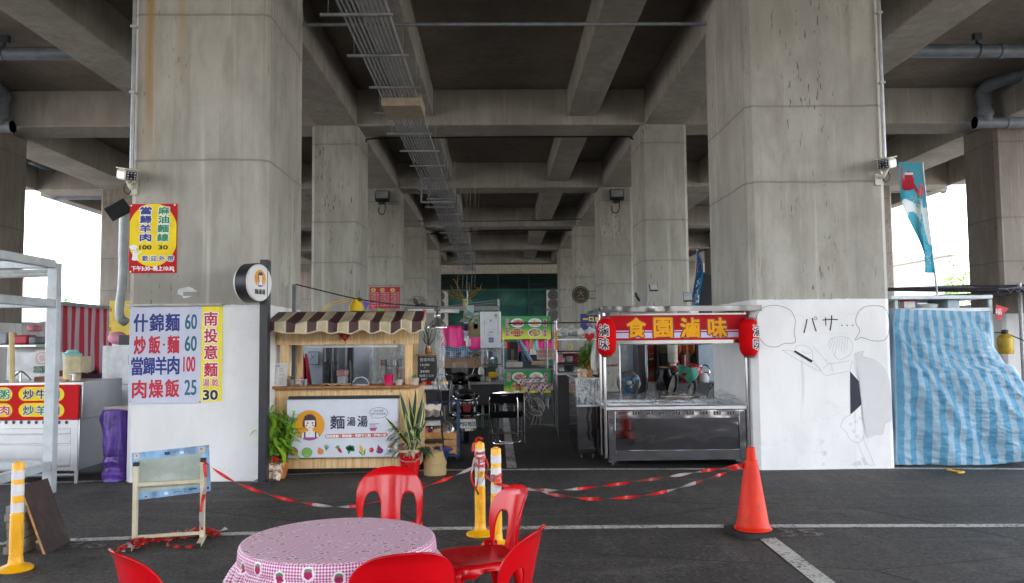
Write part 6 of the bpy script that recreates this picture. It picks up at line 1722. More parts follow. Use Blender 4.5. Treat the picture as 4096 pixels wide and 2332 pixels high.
# rack with shelves beyond (chrome posts)
RY = 13.6
P = Pl('D', RY)
rk = thing('shelf_rack', 'chrome post rack with crowded shelves behind the heart plant', 'rack', (P(1800, 1200)[0], RY + .3, 0))
xa, xb = P(1590, 900)[0], P(2100, 900)[0]
for x in (xa, xb):
    for dy in (0, .55):
        MB().tube([(x, RY + dy, 0), (x, RY + dy, P(1600, 615)[1])], .022, CHROME, 10).build('post', rk)
for v, m_ in ((640, None), (835, STEEL), (980, DKM), (1130, DKM), (1255, STEEL)):
    z = P(1800, v)[1]; mb = MB()
    if m_: mb.box(xa, xb, RY, RY + .55, z - .02, z, m_)
    else: mb.tube([(xa - .8, RY, z), (xb, RY, z)], .014, CHROME, 8)
    mb.build('shelf', rk)
mb = MB(); z = P(1800, 1255)[1]; mb.box(xa, xb, RY + .02, RY + .5, .1, z - .03, mat('17171a', .5)); mb.build('cabinet', rk)
z = P(1800, 833)[1]; mb = MB()
for i in range(26):
    q = V3((U(xa + .06, xb - .05), RY + U(.1, .4), z + U(.05, .16))); mb.cbox(q, (U(.08, .16), .1, U(.06, .12)), (mat('cdd0d0', .2), mat('b9c2c4', .25), mat('d8d4cc', .3))[i % 3], Rot(U(-.7, .7), 3, 'Y'))
one(mb, 'plastic_bag_pile', 'pile of white and clear plastic bags on the top shelf of the rack', 'plastic bags', ((xa + xb) / 2, RY, z), bevel=.02)
def strip(nm, lb, cat, r_, Y, m_, txt=None, tm=None, d=.02, crop='D'):
    Q = Pl(crop, Y); a = Q.r(*r_); mb = MB().box(a[0], a[1], Y, Y + d, a[2], a[3], m_)
    if txt: mb.text(txt, (a[0] + a[1]) / 2, (a[2] + a[3]) / 2, Y - .002, tm, h=(a[3] - a[2]) * .6, w=(a[1] - a[0]) * .85, bold=.002)
    return one(mb, nm, lb, cat, ((a[0] + a[1]) / 2, Y, a[2]))
strip('yellow_strip', 'narrow yellow strip hanging from the rack post', 'sign', (1576, 730, 1606, 970), RY - .05, mat('e0b91a', .5))
strip('red_banner', 'red cloth with white lettering behind the upper rack shelf', 'banner', (1620, 1010, 2090, 1120), RY + .6, mat('8f1830', .6))
strip('red_banner', 'red lettered banner behind the lower rack shelf, reading 粄條湯麵', 'banner', (1620, 1140, 2400, 1180), RY + .6, mat('b9b0b4', .6), '粄條湯麵飯米粉', REDS)
for u0, v0, u1, v1, c_, nm, lb in ((1620, 1030, 1690, 1120, 'd08fa0', 'straw_cup', 'cup of pink straws on the rack shelf'), (1665, 1070, 1715, 1120, 'd9d6d2', 'white_cup', 'white cup beside the pink straws'), (1725, 1050, 1810, 1115, '8b8f92', 'steel_pot', 'small steel pot on the rack shelf'), (1755, 915, 1805, 970, 'c9b04a', 'tea_tin', 'yellow and black tin on the middle rack shelf'), (1690, 1165, 1840, 1230, '1c2230', 'black_pan', 'black cooking pan low on the rack')):
    a = P.r(u0, v0, u1, v1); r = (a[1] - a[0]) / 2; mb = MB().lathe([(0, 0), (r * .8, 0), (r, (a[3] - a[2]) * .6), (r, (a[3] - a[2])), (r * .9, (a[3] - a[2])), (r * .8, .02), (0, .02)], mat(c_, .4), 18, ((a[0] + a[1]) / 2, RY + .25, a[2]))
    if nm == 'straw_cup':
        for i in range(9): mb.tube([((a[0] + a[1]) / 2, RY + .25, a[2]), ((a[0] + a[1]) / 2 + U(-.06, .06), RY + .25 + U(-.04, .04), a[3] + .09)], .008, mat('d9a0b0', .4), 6)
    one(mb, nm, lb, nm.split('_')[1], ((a[0] + a[1]) / 2, RY + .25, a[2]))
bs_ = strip('blue_sign', 'dark blue sign with yellow characters behind the food cart corner', 'sign', (1885, 530, 2250, 748), 15.5, mat('12246e', .4, wear=.05))
Q = Pl('D', 15.5); mb = MB(); kd = px(Q, 1900, 600)
for ch, u in zip('一口吃', (1945, 2017, 2095)): mb.text(ch, *Q(u, 595), 15.495, mat('e3c92a', .4), w=52 * kd, h=(14 if ch == '一' else 46) * kd, bold=.008)
mb.rect(Q(1952, 0)[0], Q(2140, 0)[0], Q(0, 690)[1], Q(0, 650)[1], 15.496, mat('4fb0d8', .4)); mb.text('粉粄條', *Q(2040, 668), 15.493, mat('c23a6a', .5), h=34 * kd, w=130 * kd, bold=.002); mb.text('小份30', *Q(1962, 735), 15.495, INKW, h=26 * kd, w=100 * kd, bold=.001)
mb.build('lettering', bs_)
# things seen through the food cart window
WY = 15.0
P = Pl('4', WY)
WALLP = mat('a9bac8', .6, wear=.06)
a = P.r(980, 455, 1240, 950); one(MB().box(a[0], a[1] + .6, WY, WY + .12, 0, a[3] + .05, WALLP), 'partition_wall', 'pale blue partition panel behind the right half of the food cart', 'partition', (a[0], WY, 0))
a = P.r(488, 462, 588, 850); mb = MB().box(a[0], a[1], WY + .2, WY + .3, 0, a[3] + .05, WALLP); mb.box(a[0] + .06, a[1] - .12, WY + .19, WY + .2, a[3] - .55, a[3] - .05, mat('c9d3dc', .3)); one(mb, 'partition_wall', 'pale blue partition panel with a white board, left in the food cart window', 'partition', (a[0], WY, 0))
a = P.r(584, 470, 640, 850); mb = MB().box(a[0], a[1], WY - .3, WY + .3, 0, a[3] + .1, mat('3b3a3c', .4)); mb.box(a[1] - .02, a[1] + .02, WY - .33, WY - .3, 0, a[3] + .1, CHROME); one(mb, 'dark_fridge', 'dark grey fridge edge with a steel strip beside the fruit poster', 'fridge', (a[0], WY, 0), bevel=.004)
a = P.r(640, 478, 1000, 830)
fp = thing('fruit_poster', 'faded poster of boxed red tomatoes seen through the food cart', 'poster', ((a[0] + a[1]) / 2, WY + .05, a[2]))
MB().box(a[0], a[1], WY + .05, WY + .11, a[2] - .3, a[3], mat('8b7a62', .6, wear=.3, scale=3)).build('panel', fp)
mb = MB(); y = WY + .047; ke = px(Pl('4', WY), 800, 600); TOM = [mat(c_, .4) for c_ in ('a8231f', 'c23a30', '8f1c1a')]; GRN = mat('55603a', .6)
for cu, cv, n, su, sv in ((712, 535, 40, 45, 32), (728, 612, 22, 32, 20), (672, 640, 12, 24, 16), (696, 755, 46, 44, 46), (680, 478, 10, 40, 8)):
    for i in range(7): mb.flat(ell(*P(cu + U(-60, 10), cv + U(-40, 40)), 30 * ke, 14 * ke, 10, rot=U(0, 3)), y - .0002 * i, GRN)
    mb.flat([P(cu - su, cv - sv * .1), P(cu - su * .6, cv + sv * 1.5), P(cu + su, cv + sv * 1.1), P(cu + su * 1.1, cv)], y - .002, mat('c4bfb6', .5))
    for i in range(n): mb.flat(ell(*P(cu + U(-su, su), cv + U(-sv, sv * .9)), 13 * ke, 12 * ke, 10), y - .0025 - .0001 * i, TOM[i % 3])
mb.build('artwork', fp)
P = Pl('4', 12.9); c = P(540, 738); r = (P(620, 738)[0] - P(460, 738)[0]) / 2
fn_ = thing('pedestal_fan', 'round electric fan with blue blades seen through the food cart', 'fan', (c[0], 12.9, 0))
mb = MB()
for f in (.99, .93, .5, .2): mb.tube([(c[0] + r * f * cos(i * PI / 20), 12.9 - .05 * (1 - f), c[1] + r * f * sin(i * PI / 20)) for i in range(40)], .006 if f > .9 else .004, CHROME, 5, closed=True)
for i in range(44): mb.tube([(c[0] + .04 * cos(i * PI / 22), 12.85, c[1] + .04 * sin(i * PI / 22)), (c[0] + r * cos(i * PI / 22), 12.9, c[1] + r * sin(i * PI / 22))], .0018, CHROME, 4)
mb.build('guard', fn_)
mb = MB()
for k_ in range(3): mb.flat(ell(c[0] + r * .48 * cos(k_ * 2.094 + .5), c[1] + r * .48 * sin(k_ * 2.094 + .5), r * .44, r * .36, 20, rot=k_ * 2.094 + .5), 12.94 + .006 * k_, mat('3f86b8', .25))
mb.build('blade', fn_, solid=.006)
mb = MB().ball((c[0], 12.88, c[1]), .045, mat('cfd6da', .4), 14, 8); mb.tube([(c[0], 12.95, c[1]), (c[0], 13.15, c[1])], .07, mat('cfd6da', .4), 16); mb.build('motor', fn_)
mb = MB().tube([(c[0], 13.05, 0), (c[0], 13.05, c[1])], .02, STEELD, 10); mb.lathe([(0, 0), (.2, 0), (.2, .03), (.04, .05), (0, .05)], mat('cfd6da', .4), 24, (c[0], 13.05, .001)); mb.build('stand', fn_)
for u0, v0, u1, v1, du, lb in ((812, 668, 876, 860, -22, 'tallest folded chair with a pale oval back behind the food cart counter'), (945, 725, 1006, 870, -26, 'middle folded chair with a pale oval back behind the food cart counter'), (1080, 745, 1140, 880, -12, 'rightmost folded chair with an oval back behind the food cart counter')):
    P = Pl('4', 12.0 + (u0 - 800) * .001); Y = P.Y; t = thing('oval_back_chair', lb, 'folding chair', (P(u0, v0)[0], Y, 0), group='folded chairs behind the food cart')
    tp, bt = P((u0 + u1) / 2 + 8, v0 + 4), P((u0 + u1) / 2 + du, v1 + 20); w = (P(u1, v0)[0] - P(u0, v0)[0]) * .36
    O = [V3((tp[0] + (bt[0] - tp[0]) * (.5 - .5 * sin(q)) + w * cos(q), Y + .12 * (.5 - .5 * sin(q)), tp[1] + (bt[1] - tp[1]) * (.5 - .5 * sin(q)))) for q in [i * PI / 16 for i in range(32)]]
    mb = MB().tube(O, .013, BLKG, 8, closed=True); mb.tube([q + V3((.035, .05, .01)) for q in O], .012, CHROME, 8, closed=True); mb.build('frame', t)
    m0 = sum(O, V3()) / 32; mb = MB(); ids = [mb.vert(m0 + (q - m0) * .82) for q in O]; mb.face(ids, mat('a3a49c', .5, wear=.2)); mb.build('back_pad', t, solid=.02)
    for s in (-1, 1):
        MB().tube([(bt[0] + s * w, Y + .12, bt[1]), (bt[0] + s * w * 1.3 - .05, Y + .2, 0)], .012, BLKG, 8).build('leg', t)
P = Pl('4', 12.25); mb = MB(); a = P(728, 650); b = P(838, 880)
mb.grid(lambda u, v: (a[0] + (b[0] - a[0]) * (u * (1 - .35 * v) + .22 * v) + .02 * sin(v * 11 + u * 7), 12.25 + .14 * sin(u * PI) * -1 + .05 * sin(u * 16), a[1] - .02 + .05 * sin(u * PI) - (a[1] - b[1] + .1) * v), 26, 18, mat('0d0d0f', .55, wear=.3)); one(mb, 'black_jacket', 'black jacket draped over the tallest folded chair', 'jacket', (a[0], 12.25, a[1]), solid=.02)
TY2 = 13.4
P = Pl('4', TY2); a = P.r(720, 790, 1180, 830); zt2 = P(0, 742)[1] - .02
wt = thing('work_table', 'dull steel work table with washing up behind the food cart', 'table', ((a[0] + a[1]) / 2, TY2 + .3, 0))
MB().box(a[0], a[1], TY2, TY2 + .65, zt2 - .22, zt2, STEELD).build('tabletop', wt)
for x in (a[0] + .05, a[1] - .05):
    MB().tube([(x, TY2 + .1, 0), (x, TY2 + .1, zt2 - .2)], .02, STEELD, 8).build('leg', wt)
c = P(975, 735); rr = (P(1045, 735)[0] - P(900, 735)[0]) / 2
one(MB().lathe([(0, 0), (rr * .55, 0), (rr * .97, .16), (rr * 1.0, .165), (rr * .93, .16), (rr * .5, .02), (0, .02)], mat('a8151c', .4), 30, (c[0], TY2 + .25, zt2)), 'red_bowl', 'wide red plastic bowl on the work table', 'bowl', (c[0], TY2 + .25, zt2))
c = P(1000, 690); one(MB().ball((c[0], TY2 + .25, zt2 + .2), .15, mat('c01a38', .35, wear=.2), 18, 12, 1, .9, .8), 'red_bag', 'crumpled red plastic bag heaped in the red bowl', 'bag', (c[0], TY2 + .25, zt2 + .1), bevel=0)
c = P(945, 650); one(MB().grid(lambda u, v: (c[0] - .17 + .34 * u + .05 * v, TY2 + .1 + .05 * sin(u * 7), c[1] + .05 - .30 * v * (1 - abs(2 * u - .9) * .6) + .03 * sin(u * 6)), 16, 12, mat('4fa088', .8)), 'teal_cloth', 'teal cloth hanging over a rail above the red bowl', 'cloth', (c[0], TY2 + .1, c[1]), solid=.008)
mb = MB().tube([P(920, 642)[0:1] + (TY2 + .1,) + P(0, 642)[1:], P(1000, 640)[0:1] + (TY2 + .1,) + P(0, 640)[1:]], .008, CHROME, 6); mb.tube([(P(985, 642)[0], TY2 + .1, zt2), (P(985, 642)[0], TY2 + .1, P(0, 642)[1])], .008, CHROME, 6); one(mb, 'towel_rail', 'thin chrome rail carrying the teal cloth', 'rail', (c[0], TY2 + .1, zt2))
c = P(1080, 650); mb = MB().tube(spline([(P(1065, 0)[0], TY2 + .4, zt2), (P(1062, 0)[0], TY2 + .4, P(0, 660)[1]), (P(1075, 0)[0], TY2 + .36, P(0, 632)[1]), (P(1100, 0)[0], TY2 + .3, P(0, 645)[1]), (P(1110, 0)[0], TY2 + .27, P(0, 690)[1])], 7), .014, CHROME, 8); mb.tube([(P(985, 0)[0], TY2 + .4, P(0, 625)[1]), (P(1010, 0)[0], TY2 + .4, P(0, 640)[1]), (P(1065, 0)[0], TY2 + .4, P(0, 652)[1])], .016, CHROME, 8); one(mb, 'swan_neck_tap', 'chrome swan neck tap over the work table', 'tap', (c[0], TY2 + .4, zt2))
for u, v0, v1, r, c_, lb, nm in ((1075, 680, 745, .12, 'c9ccd0', 'white plastic jug lying by the swan neck tap', 'white_jug'), (1105, 668, 700, .06, 'b0563f', 'terracotta coloured sponge cup beside the tap', 'sponge_cup')):
    q = P(u, v1); h_ = P(u, v0)[1] - q[1]; one(MB().lathe([(0, 0), (r * .9, 0), (r, h_ * .5), (r * .7, h_), (0, h_)], mat(c_, .5), 18, (q[0], TY2 + .3, q[1] if nm != 'white_jug' else zt2)), nm, lb, nm.split('_')[1], (q[0], TY2 + .3, zt2))
WYs = 14.6; P = Pl('4', WYs)
sd2 = thing('storage_shelf', 'dark wooden shelf with black crates beneath the hanging brown towel', 'shelf', (P(820, 600)[0], WYs, 0))
for u in (735, 905, 1005):
    mb = MB(); x = P(u, 600)[0]; mb.box(x, x + .04, WYs, WYs + .3, 0, P(0, 485)[1], BLKP); mb.build('upright', sd2)
for v in (488, 645):
    MB().box(P(735, 0)[0], P(1008, 0)[0], WYs, WYs + .3, P(0, v)[1], P(0, v)[1] + .03, (BLKP, WOODL)[v > 600]).build('board', sd2)
strip('black_crate', 'black slatted crate on the storage shelf behind the food cart', 'crate', (758, 535, 808, 642), WYs + .02, mat('121214', .6), d=.24, crop='4')
strip('red_box', 'bright red tall box on the storage shelf', 'box', (850, 490, 880, 650), WYs + .05, mat('c4130f', .4), d=.2, crop='4')
a = P.r(898, 585, 945, 655); mb = MB(); r = (a[1] - a[0]) / 2; mb.lathe([(0, 0), (r, 0), (r * 1.05, .3), (r * .9, .34), (0, .34)], mat('a3142c', .35), 20, ((a[0] + a[1]) / 2, WYs + .1, a[2])); one(mb, 'red_bucket', 'red lidded bucket beside the tall red box', 'bucket', ((a[0] + a[1]) / 2, WYs + .1, a[2]))
strip('clear_red_tub', 'translucent red tub in front of the tall red box', 'tub', (850, 588, 892, 655), WYs - .06, mat('a8303a', .2, alpha=.8), d=.1, crop='4')
a = P(868, 487); b = P(985, 560); one(MB().grid(lambda u, v: (a[0] + (b[0] - a[0]) * u, WYs - .03 - .03 * sin(u * 15), a[1] + .03 - (a[1] - b[1]) * v * (.55 + .45 * sin(u * 8 + 1.2) ** 2)), 26, 10, mat('84431f', .9, wear=.2)), 'brown_towel', 'rust brown towel hung over the top of the storage shelf', 'towel', (a[0], WYs, a[1]), solid=.015)
a = P(820, 490); one(MB().lathe([(0, 0), (.06, 0), (.06, .04), (.09, .06), (.1, .85), (.07, .95), (.05, 1.05), (0, 1.06)], mat('b5b0a4', .6, wear=.15), 16, (P(822, 0)[0], WYs - .08, P(0, 628)[1])), 'folded_umbrella', 'furled pale parasol standing before the black crate', 'umbrella', (P(822, 0)[0], WYs - .08, P(0, 628)[1]))
# solar lamps, dark board and small flag between the columns
P = Pl('4', 11.2)
for u, v, w, h, lb, yaw in ((708, 88, 60, 46, 'upper flat solar lamp on a thin arm above the cart roof', .3), (945, 150, 62, 66, 'square white solar lamp at the right above the cart roof', -.2), (600, 150, 60, 36, 'thin dark solar panel tilted on its arm above the cart roof', 1.1)):
    t = thing('solar_lamp', lb, 'lamp', (P(u, v)[0], 11.2, P(u, v)[1])); c = V3((P(u, v)[0], 11.2, P(u, v)[1])); k4 = px(P, 700, 100)
    M3 = Rot(yaw, 3, 'Z') @ Rot(R(-20), 3, 'X') @ (Rot(R(40), 3, 'Y') if u == 600 else Matrix.Identity(3))
    MB().cbox(c, (w * k4, .03, h * k4), BLKP, M3).build('housing', t, bevel=.006)
    if u != 600: MB().cbox(c + M3 @ V3((0, -.017, 0)), (w * k4 * .9, .006, h * k4 * .85), mat('b9c2c8', .2), M3).build('panel', t)
    MB().tube(spline([c + V3((0, .02, 0)), c + V3((-.05, .06, -.12)), (c.x - .1, 11.3, zr1 + .0)], 5), .008, GALV, 6).build('arm', t)
strip('dark_board', 'tall dark board standing in the gap beside the right column', 'board', (1022, 0, 1120, 420), 13.4, mat('1b2026', .5, wear=.2), d=.06, crop='4')
def flagmat(c1, c2):
    t = NT('thin flag cloth'); p = t.pos('object'); n = t.noise(t.mapv(p, (2, 2, .8)), 2.5, 3)
    col = t.mix(n, c1, c2); tr = t.new('BsdfTranslucent'); t.put(tr.inputs['Color'], col); t.set(col=col, rough=.7)
    mx = t.new('MixShader'); mx.inputs[0].default_value = .65; t.l.new(t.b.outputs[0], mx.inputs[1]); t.l.new(tr.outputs[0], mx.inputs[2]); t.l.new(mx.outputs[0], t.n['Material Output'].inputs[0])
    return t.m
FLB, FLW = flagmat('35a3c0', '6fc6d8'), flagmat('e6eef0', 'f2f6f6')
def flag(nm, lb, crop, Y, left, right, art, blue, pole):
    t = thing(nm, lb, 'flag', PY(crop, *right[0][:2], Y)); n = len(left)
    L = spline([PY(crop, u, v, Y + d) for u, v, d in left], 8); Rr = spline([PY(crop, u, v, Y) for u, v, d in right], 8)
    N = len(L) - 1
    def at(u, v, off=0.0):
        f = v * N; i = min(N - 1, int(f)); f -= i
        p = L[i].lerp(L[i + 1], f).lerp(Rr[i].lerp(Rr[i + 1], f), u)
        return p + V3((0, .10 * sin(u * 5 + v * 7) * sin(u * PI) * min(1, v * 3) - off, 0))
    MB().grid(lambda u, v: at(u, v), 24, 60, blue).build('cloth', t, smooth=180)
    mb = MB(); a = MB(); art(a)
    mb.v = [at(max(0, min(1, q.x)), max(0, min(1, -q.z)), .006 - q.y) for q in a.v]; mb.f, mb.mi, mb.mats = a.f, a.mi, a.mats; mb.build('print', t, smooth=180)
    MB().tube([PY(crop, u, v, Y + .03) for u, v in pole], .013, GALV, 8).build('pole', t)
    return t
def octo(a):
    OR, OD = mat('c41f36', .6, wear=.02), mat('8f1426', .6)
    c = (.42, -.115)
    a.flat(ell(c[0], c[1] + .012, .17, .042, 24), 0, OR); a.flat(ell(c[0] - .06, c[1] - .03, .24, .028, 20), 0, OR)
    for pts in ([(.25, -.14), (.12, -.12), (.14, -.06), (.12, -.035)], [(.55, -.15), (.68, -.2), (.85, -.2), (.92, -.165), (.80, -.16)]): a.line(spline(pts, 5), .06 if pts[0][0] > .5 else .07, -.0005, OR)
    for s in (-.07, .09): a.flat(ell(c[0] + s, c[1] + .02, .055, .014, 14), -.001, INKW); a.flat(ell(c[0] + s, c[1] + .019, .02, .006, 10), -.0015, INKK)
    a.flat([(c[0] - .16, c[1] + .045), (c[0] + .16, c[1] + .045), (c[0] + .16, c[1] + .033), (c[0] - .16, c[1] + .033)], -.001, INKW)
    for i, ch in enumerate('海派章魚小丸子'): a.text(ch, .56, -.28 - i * .098, 0, FLW, w=.42, h=.075, bold=.006)
flag('feather_flag', 'tall teal feather flag with a red octopus on the right', 'G', 11.8, [(196, 98, .0), (205, 330, .1), (225, 450, .3), (285, 590, .2), (370, 760, .1), (415, 900, .2), (418, 1010, .1)], [(388, 108, 0), (410, 330, 0), (425, 450, 0), (445, 600, 0), (465, 760, 0), (485, 900, 0), (498, 1035, 0)], octo, lambda u, v: FLW if (.32 < v + .06 * sin(u * 9) < .46 and u < .85) or (u > .8 and .35 < v < .7) else FLB, [(393, 100), (425, 420), (470, 800), (520, 1215)])
def art_s(a):
    a.flat(ell(.5, -.3, .4, .12, 20), 0, mat('c41f36', .6)); a.flat(ell(.5, -.3, .3, .07, 16), -.001, INKW)
    for i, ch in enumerate('冰品'): a.text(ch, .5, -.58 - i * .2, 0, INKW, w=.6, h=.15, bold=.01)
FLN = flagmat('1c4f7c', '2f74a0')
flag('feather_flag', 'small blue feather flag in the gap left of the right column', 'U', 12.8, [(105, 1215, 0), (100, 1330, 0), (88, 1410, 0), (80, 1520, 0)], [(112, 1218, 0), (136, 1290, 0), (132, 1380, 0), (112, 1520, 0)], art_s, FLN, [(108, 1212), (100, 1330), (84, 1540)])

# ------------------------------------------------------------------ line drawing on the right column
P = Pl('5', 9.846); Y = 9.846
wd = thing('wall_drawing', 'pencil and black paint drawing of a bowing figure on the right column', 'drawing', (P(450, 900)[0], Y, P(450, 900)[1]))
mb = MB(); k5 = px(P, 450, 800)
PEN, PENL, NV2, GRY = mat('5c5c64', .7), mat('a4a4a9', .7), mat('1d1d30', .6), mat('d0d0d2', .7, wear=.02)
S = lambda pts, w, m=PENL, cl=False, d=0: mb.line([P(*q) for q in spline([V3((x, y)) for x, y in pts], 6, cl)], w * k5, Y - d, m, cl)
S([(262, 537), (258, 480), (262, 400), (225, 345), (145, 322), (70, 340), (36, 400), (45, 490), (90, 552), (150, 565), (200, 545)], 2.6, PEN, True)
S([(612, 525), (640, 470), (618, 430), (622, 380), (660, 335), (720, 324), (780, 335), (806, 385), (808, 480), (780, 525), (710, 528), (650, 510)], 2.6, PEN, True)
for pts, w in (([(332, 402), (325, 440), (314, 484)], 7), ([(362, 396), (374, 440), (386, 474)], 7), ([(422, 408), (470, 404), (512, 406)], 6), ([(440, 392), (442, 440)], 6), ([(476, 380), (474, 420), (466, 470)], 7)): S(pts, w, NV2)
mb.line([P(382 + 8 * cos(a * PI / 8), 398 + 9 * sin(a * PI / 8)) for a in range(16)], 3 * k5, Y, NV2, True)
for u in (535, 566, 598): mb.flat(ell(*P(u, 439), 4 * k5, 4 * k5), Y, NV2)
mb.flat([P(*q) for q in ((583, 706), (634, 764), (642, 840), (651, 898), (618, 930), (586, 958))], Y, NV2)
mb.flat([P(*q) for q in ((262, 584), (366, 644), (358, 657), (254, 594))], Y, NV2)
mb.flat([P(*q) for q in ((606, 606), (660, 588), (655, 618), (720, 640), (780, 690), (812, 780), (822, 900), (820, 992), (788, 1010), (772, 1070), (730, 1074), (682, 1092), (664, 1010), (650, 900), (640, 780), (622, 680))], Y + .0005, GRY)
S([(606, 606), (660, 588), (655, 618), (720, 640), (780, 690), (812, 780), (822, 900), (820, 992), (788, 1010), (772, 1070), (730, 1074), (682, 1092), (664, 1010), (650, 900), (640, 780), (622, 680)], 1.8, PENL, False, .001)
S([(188, 584), (280, 640), (400, 704), (406, 690), (330, 640), (250, 590), (188, 584)], 1.8); S([(262, 580), (280, 556), (330, 560), (362, 590), (366, 640)], 1.8)
S([(366, 560), (420, 620), (460, 660), (520, 655), (580, 645)], 1.8); S([(366, 640), (410, 700), (440, 730), (500, 720), (580, 705)], 1.8); S([(300, 590), (318, 600), (340, 604), (352, 596)], 1.8); S([(425, 690), (470, 660), (480, 705)], 1.8)
S([(455, 560), (470, 520), (520, 505), (570, 512), (598, 550), (590, 600), (560, 625), (520, 640), (495, 620), (490, 600)], 1.8)
for q in range(7): S([(480 + q * 15, 515 - q), (476 + q * 15, 545), (462 + q * 17, 578 + (q % 3) * 12)], 1.5)
S([(583, 700), (600, 650), (630, 760)], 1.6); S([(586, 958), (545, 985), (530, 1030), (560, 1060), (590, 1110), (640, 1118), (664, 1080), (655, 1000), (650, 910)], 1.8)
for u, v in ((585, 1015), (618, 1000), (605, 1055), (625, 1085), (640, 980)): S([(u - 8, v), (u, v - 8), (u + 8, v), (u, v + 8)], 1.6, PENL, True)
S([(625, 1120), (650, 1180), (690, 1250), (722, 1252)], 1.8); S([(664, 1112), (700, 1190), (726, 1258)], 1.8)
for q in (((648, 1210), (664, 1210), (690, 1252), (666, 1256)), ((590, 1246), (640, 1225), (652, 1252), (610, 1262))): mb.flat([P(*z) for z in q], Y, GRY)
mb.build('line_work', wd)

# ------------------------------------------------------------------ tarpaulin stall on the right
def tarp_mat():
    t = NT('striped PE tarpaulin'); p = t.pos('uv'); x, y, z = t.xyz(p)
    n = t.noise(t.pos('object'), 3, 3)
    a = t.ramp(t.math('FRACT', t.math('ADD', t.math('MULTIPLY', x, 13.5), t.math('MULTIPLY', n, .05))), .46, .54)
    b = t.ramp(t.math('FRACT', t.math('MULTIPLY', y, 14)), .4, .6)
    c = t.mix(a, '9ab7ca', '4f97be'); c = t.mix(t.math('MULTIPLY', t.math('MULTIPLY', b, t.math('SUBTRACT', 1, a)), .14), c, '6fa6c9')
    c = t.mix(t.math('MULTIPLY', b, t.math('MULTIPLY', a, .35)), c, '5ea3c8')
    t.set(col=c, rough=.2, spec=.8)
    w = t.noise(t.mapv(t.pos('object'), (9, 9, 18)), 4, 5, .7, .8)
    t.bump(w, .9, .02); return t.m
TARP = tarp_mat()
TYY = 9.95
P = Pl('5', TYY)
def interp(T, v):
    for (v0, a), (v1, b) in zip(T, T[1:]):
        if v <= v1: return a + (b - a) * (v - v0) / (v1 - v0)
    return T[-1][1]
LE = [(0, 862), (.1, 846), (.3, 855), (.6, 858), (.8, 862), (.95, 862), (1, 872)]
RE = [(0, 1412), (.1, 1420), (.24, 1428), (.30, 1462), (.36, 1490), (.375, 1545), (.5, 1600), (.7, 1650), (1, 1700)]
TO, BO = lambda u: 340 + 20 * u, lambda u: 1270 - 8 * sin(u * PI) * -1 - 66 * max(0, u - .55) / .45
CR = P(0, 0)
def tarp(u, v):
    uu = (u - .1) / .8; vv = (v - .08) / .92
    cu, cv = max(0, min(1, uu)), max(0, vv)
    x = interp(LE, cv) * (1 - cu) + interp(RE, cv) * cu
    yv = TO(cu) + (BO(cu) - TO(cu)) * cv
    p = PY('5', x, yv, TYY)
    dx, dz = (x - 850) / 550, (yv - 430) / 830
    ang = math.atan2(dz, dx + .02); rad = math.hypot(dx, dz)
    f = sin(ang * 13 + 1.2) * .035 * min(1, rad * 2) * math.exp(-((ang - .85) / .55) ** 2)
    f += .07 * math.exp(-((ang - .80) / .06) ** 2) * min(1, rad * 1.5)
    rg = lambda a, b, s: 1 - 2 * abs(mn.noise(V3((a, b, s))))
    f += .045 * mn.noise(V3((x / 210, yv / 150, 1))) + .028 * rg((x + yv * .7) / 190, (yv - x * .6) / 110, 3) + .018 * rg((x - yv * .4) / 95, (yv + x * .3) / 60, 5) + .016 * rg(x / 50, yv / 22, 9) * (.4 + .6 * cu)
    bul = -.10 * sin(cv * PI) * sin(cu * PI) - .25 * cv * max(0, cu - .6)
    e = min(1, min(cu, 1 - cu) * 14) * min(1, cv * 14)
    q = V3((p.x, TYY + bul - f * e + .06, p.z))
    bk = max(0, -uu) / .125 if uu < 0 else (max(0, uu - 1) / .125 if uu > 1 else 0)
    if bk: q.y += 1.5 * bk; q.x += (.05 if uu < 0 else -.05) * bk + .03 * sin(cv * 11)
    if vv < 0: q.y += 1.5 * (-vv / .087); q.z += .03 * sin(cu * 20) * -vv
    q.z = max(q.z, .02)
    return q
mb = MB().grid(tarp, 190, 170, TARP, uv=lambda u, v: (u * 1.0, v * 1.0))
tp_ = one(mb, 'tarpaulin_cover', 'blue and white striped tarpaulin draped over a stall beside the right column', 'tarpaulin', (P(1150, 800)[0], TYY + .7, 0), solid=.004, smooth=180)
P = Pl('5', TYY + .25)
ts = thing('covered_stall', 'white shelved stall top sticking out above the striped tarpaulin', 'stall', (P(1100, 300)[0], TYY + 1, 0))
a = P.r(845, 268, 1412, 360)
for x in (a[0], a[1] - .04):
    for dy in (0, 1.2):
        MB().box(x, x + .04, TYY + .25 + dy, TYY + .29 + dy, .09, a[3] - .05, mat('b9c3c9', .5)).build('post', ts)
        MB().lathe([(0, -.02), (.045, -.02), (.045, .02), (0, .02)], BLKP, 16, (x + .02, TYY + .27 + dy, .046), Rot(R(90), 3, 'Y')).build('castor', ts)
for v0, v1 in ((264, 285), (338, 360)):
    q = P.r(820, v0, 1412, v1); MB().box(q[0], q[1], TYY + .24, TYY + 1.5, q[2], q[3] - .001, mat('cfd6da', .4)).build('shelf', ts, bevel=.004)
q = P.r(1190, 285, 1262, 338); one(MB().box(q[0], q[1], TYY + .4, TYY + .9, q[2], q[3], mat('9fb0ba', .4)), 'grey_box', 'grey storage box on the shelf above the striped tarpaulin', 'box', (q[0], TYY + .4, q[2]), bevel=.006)
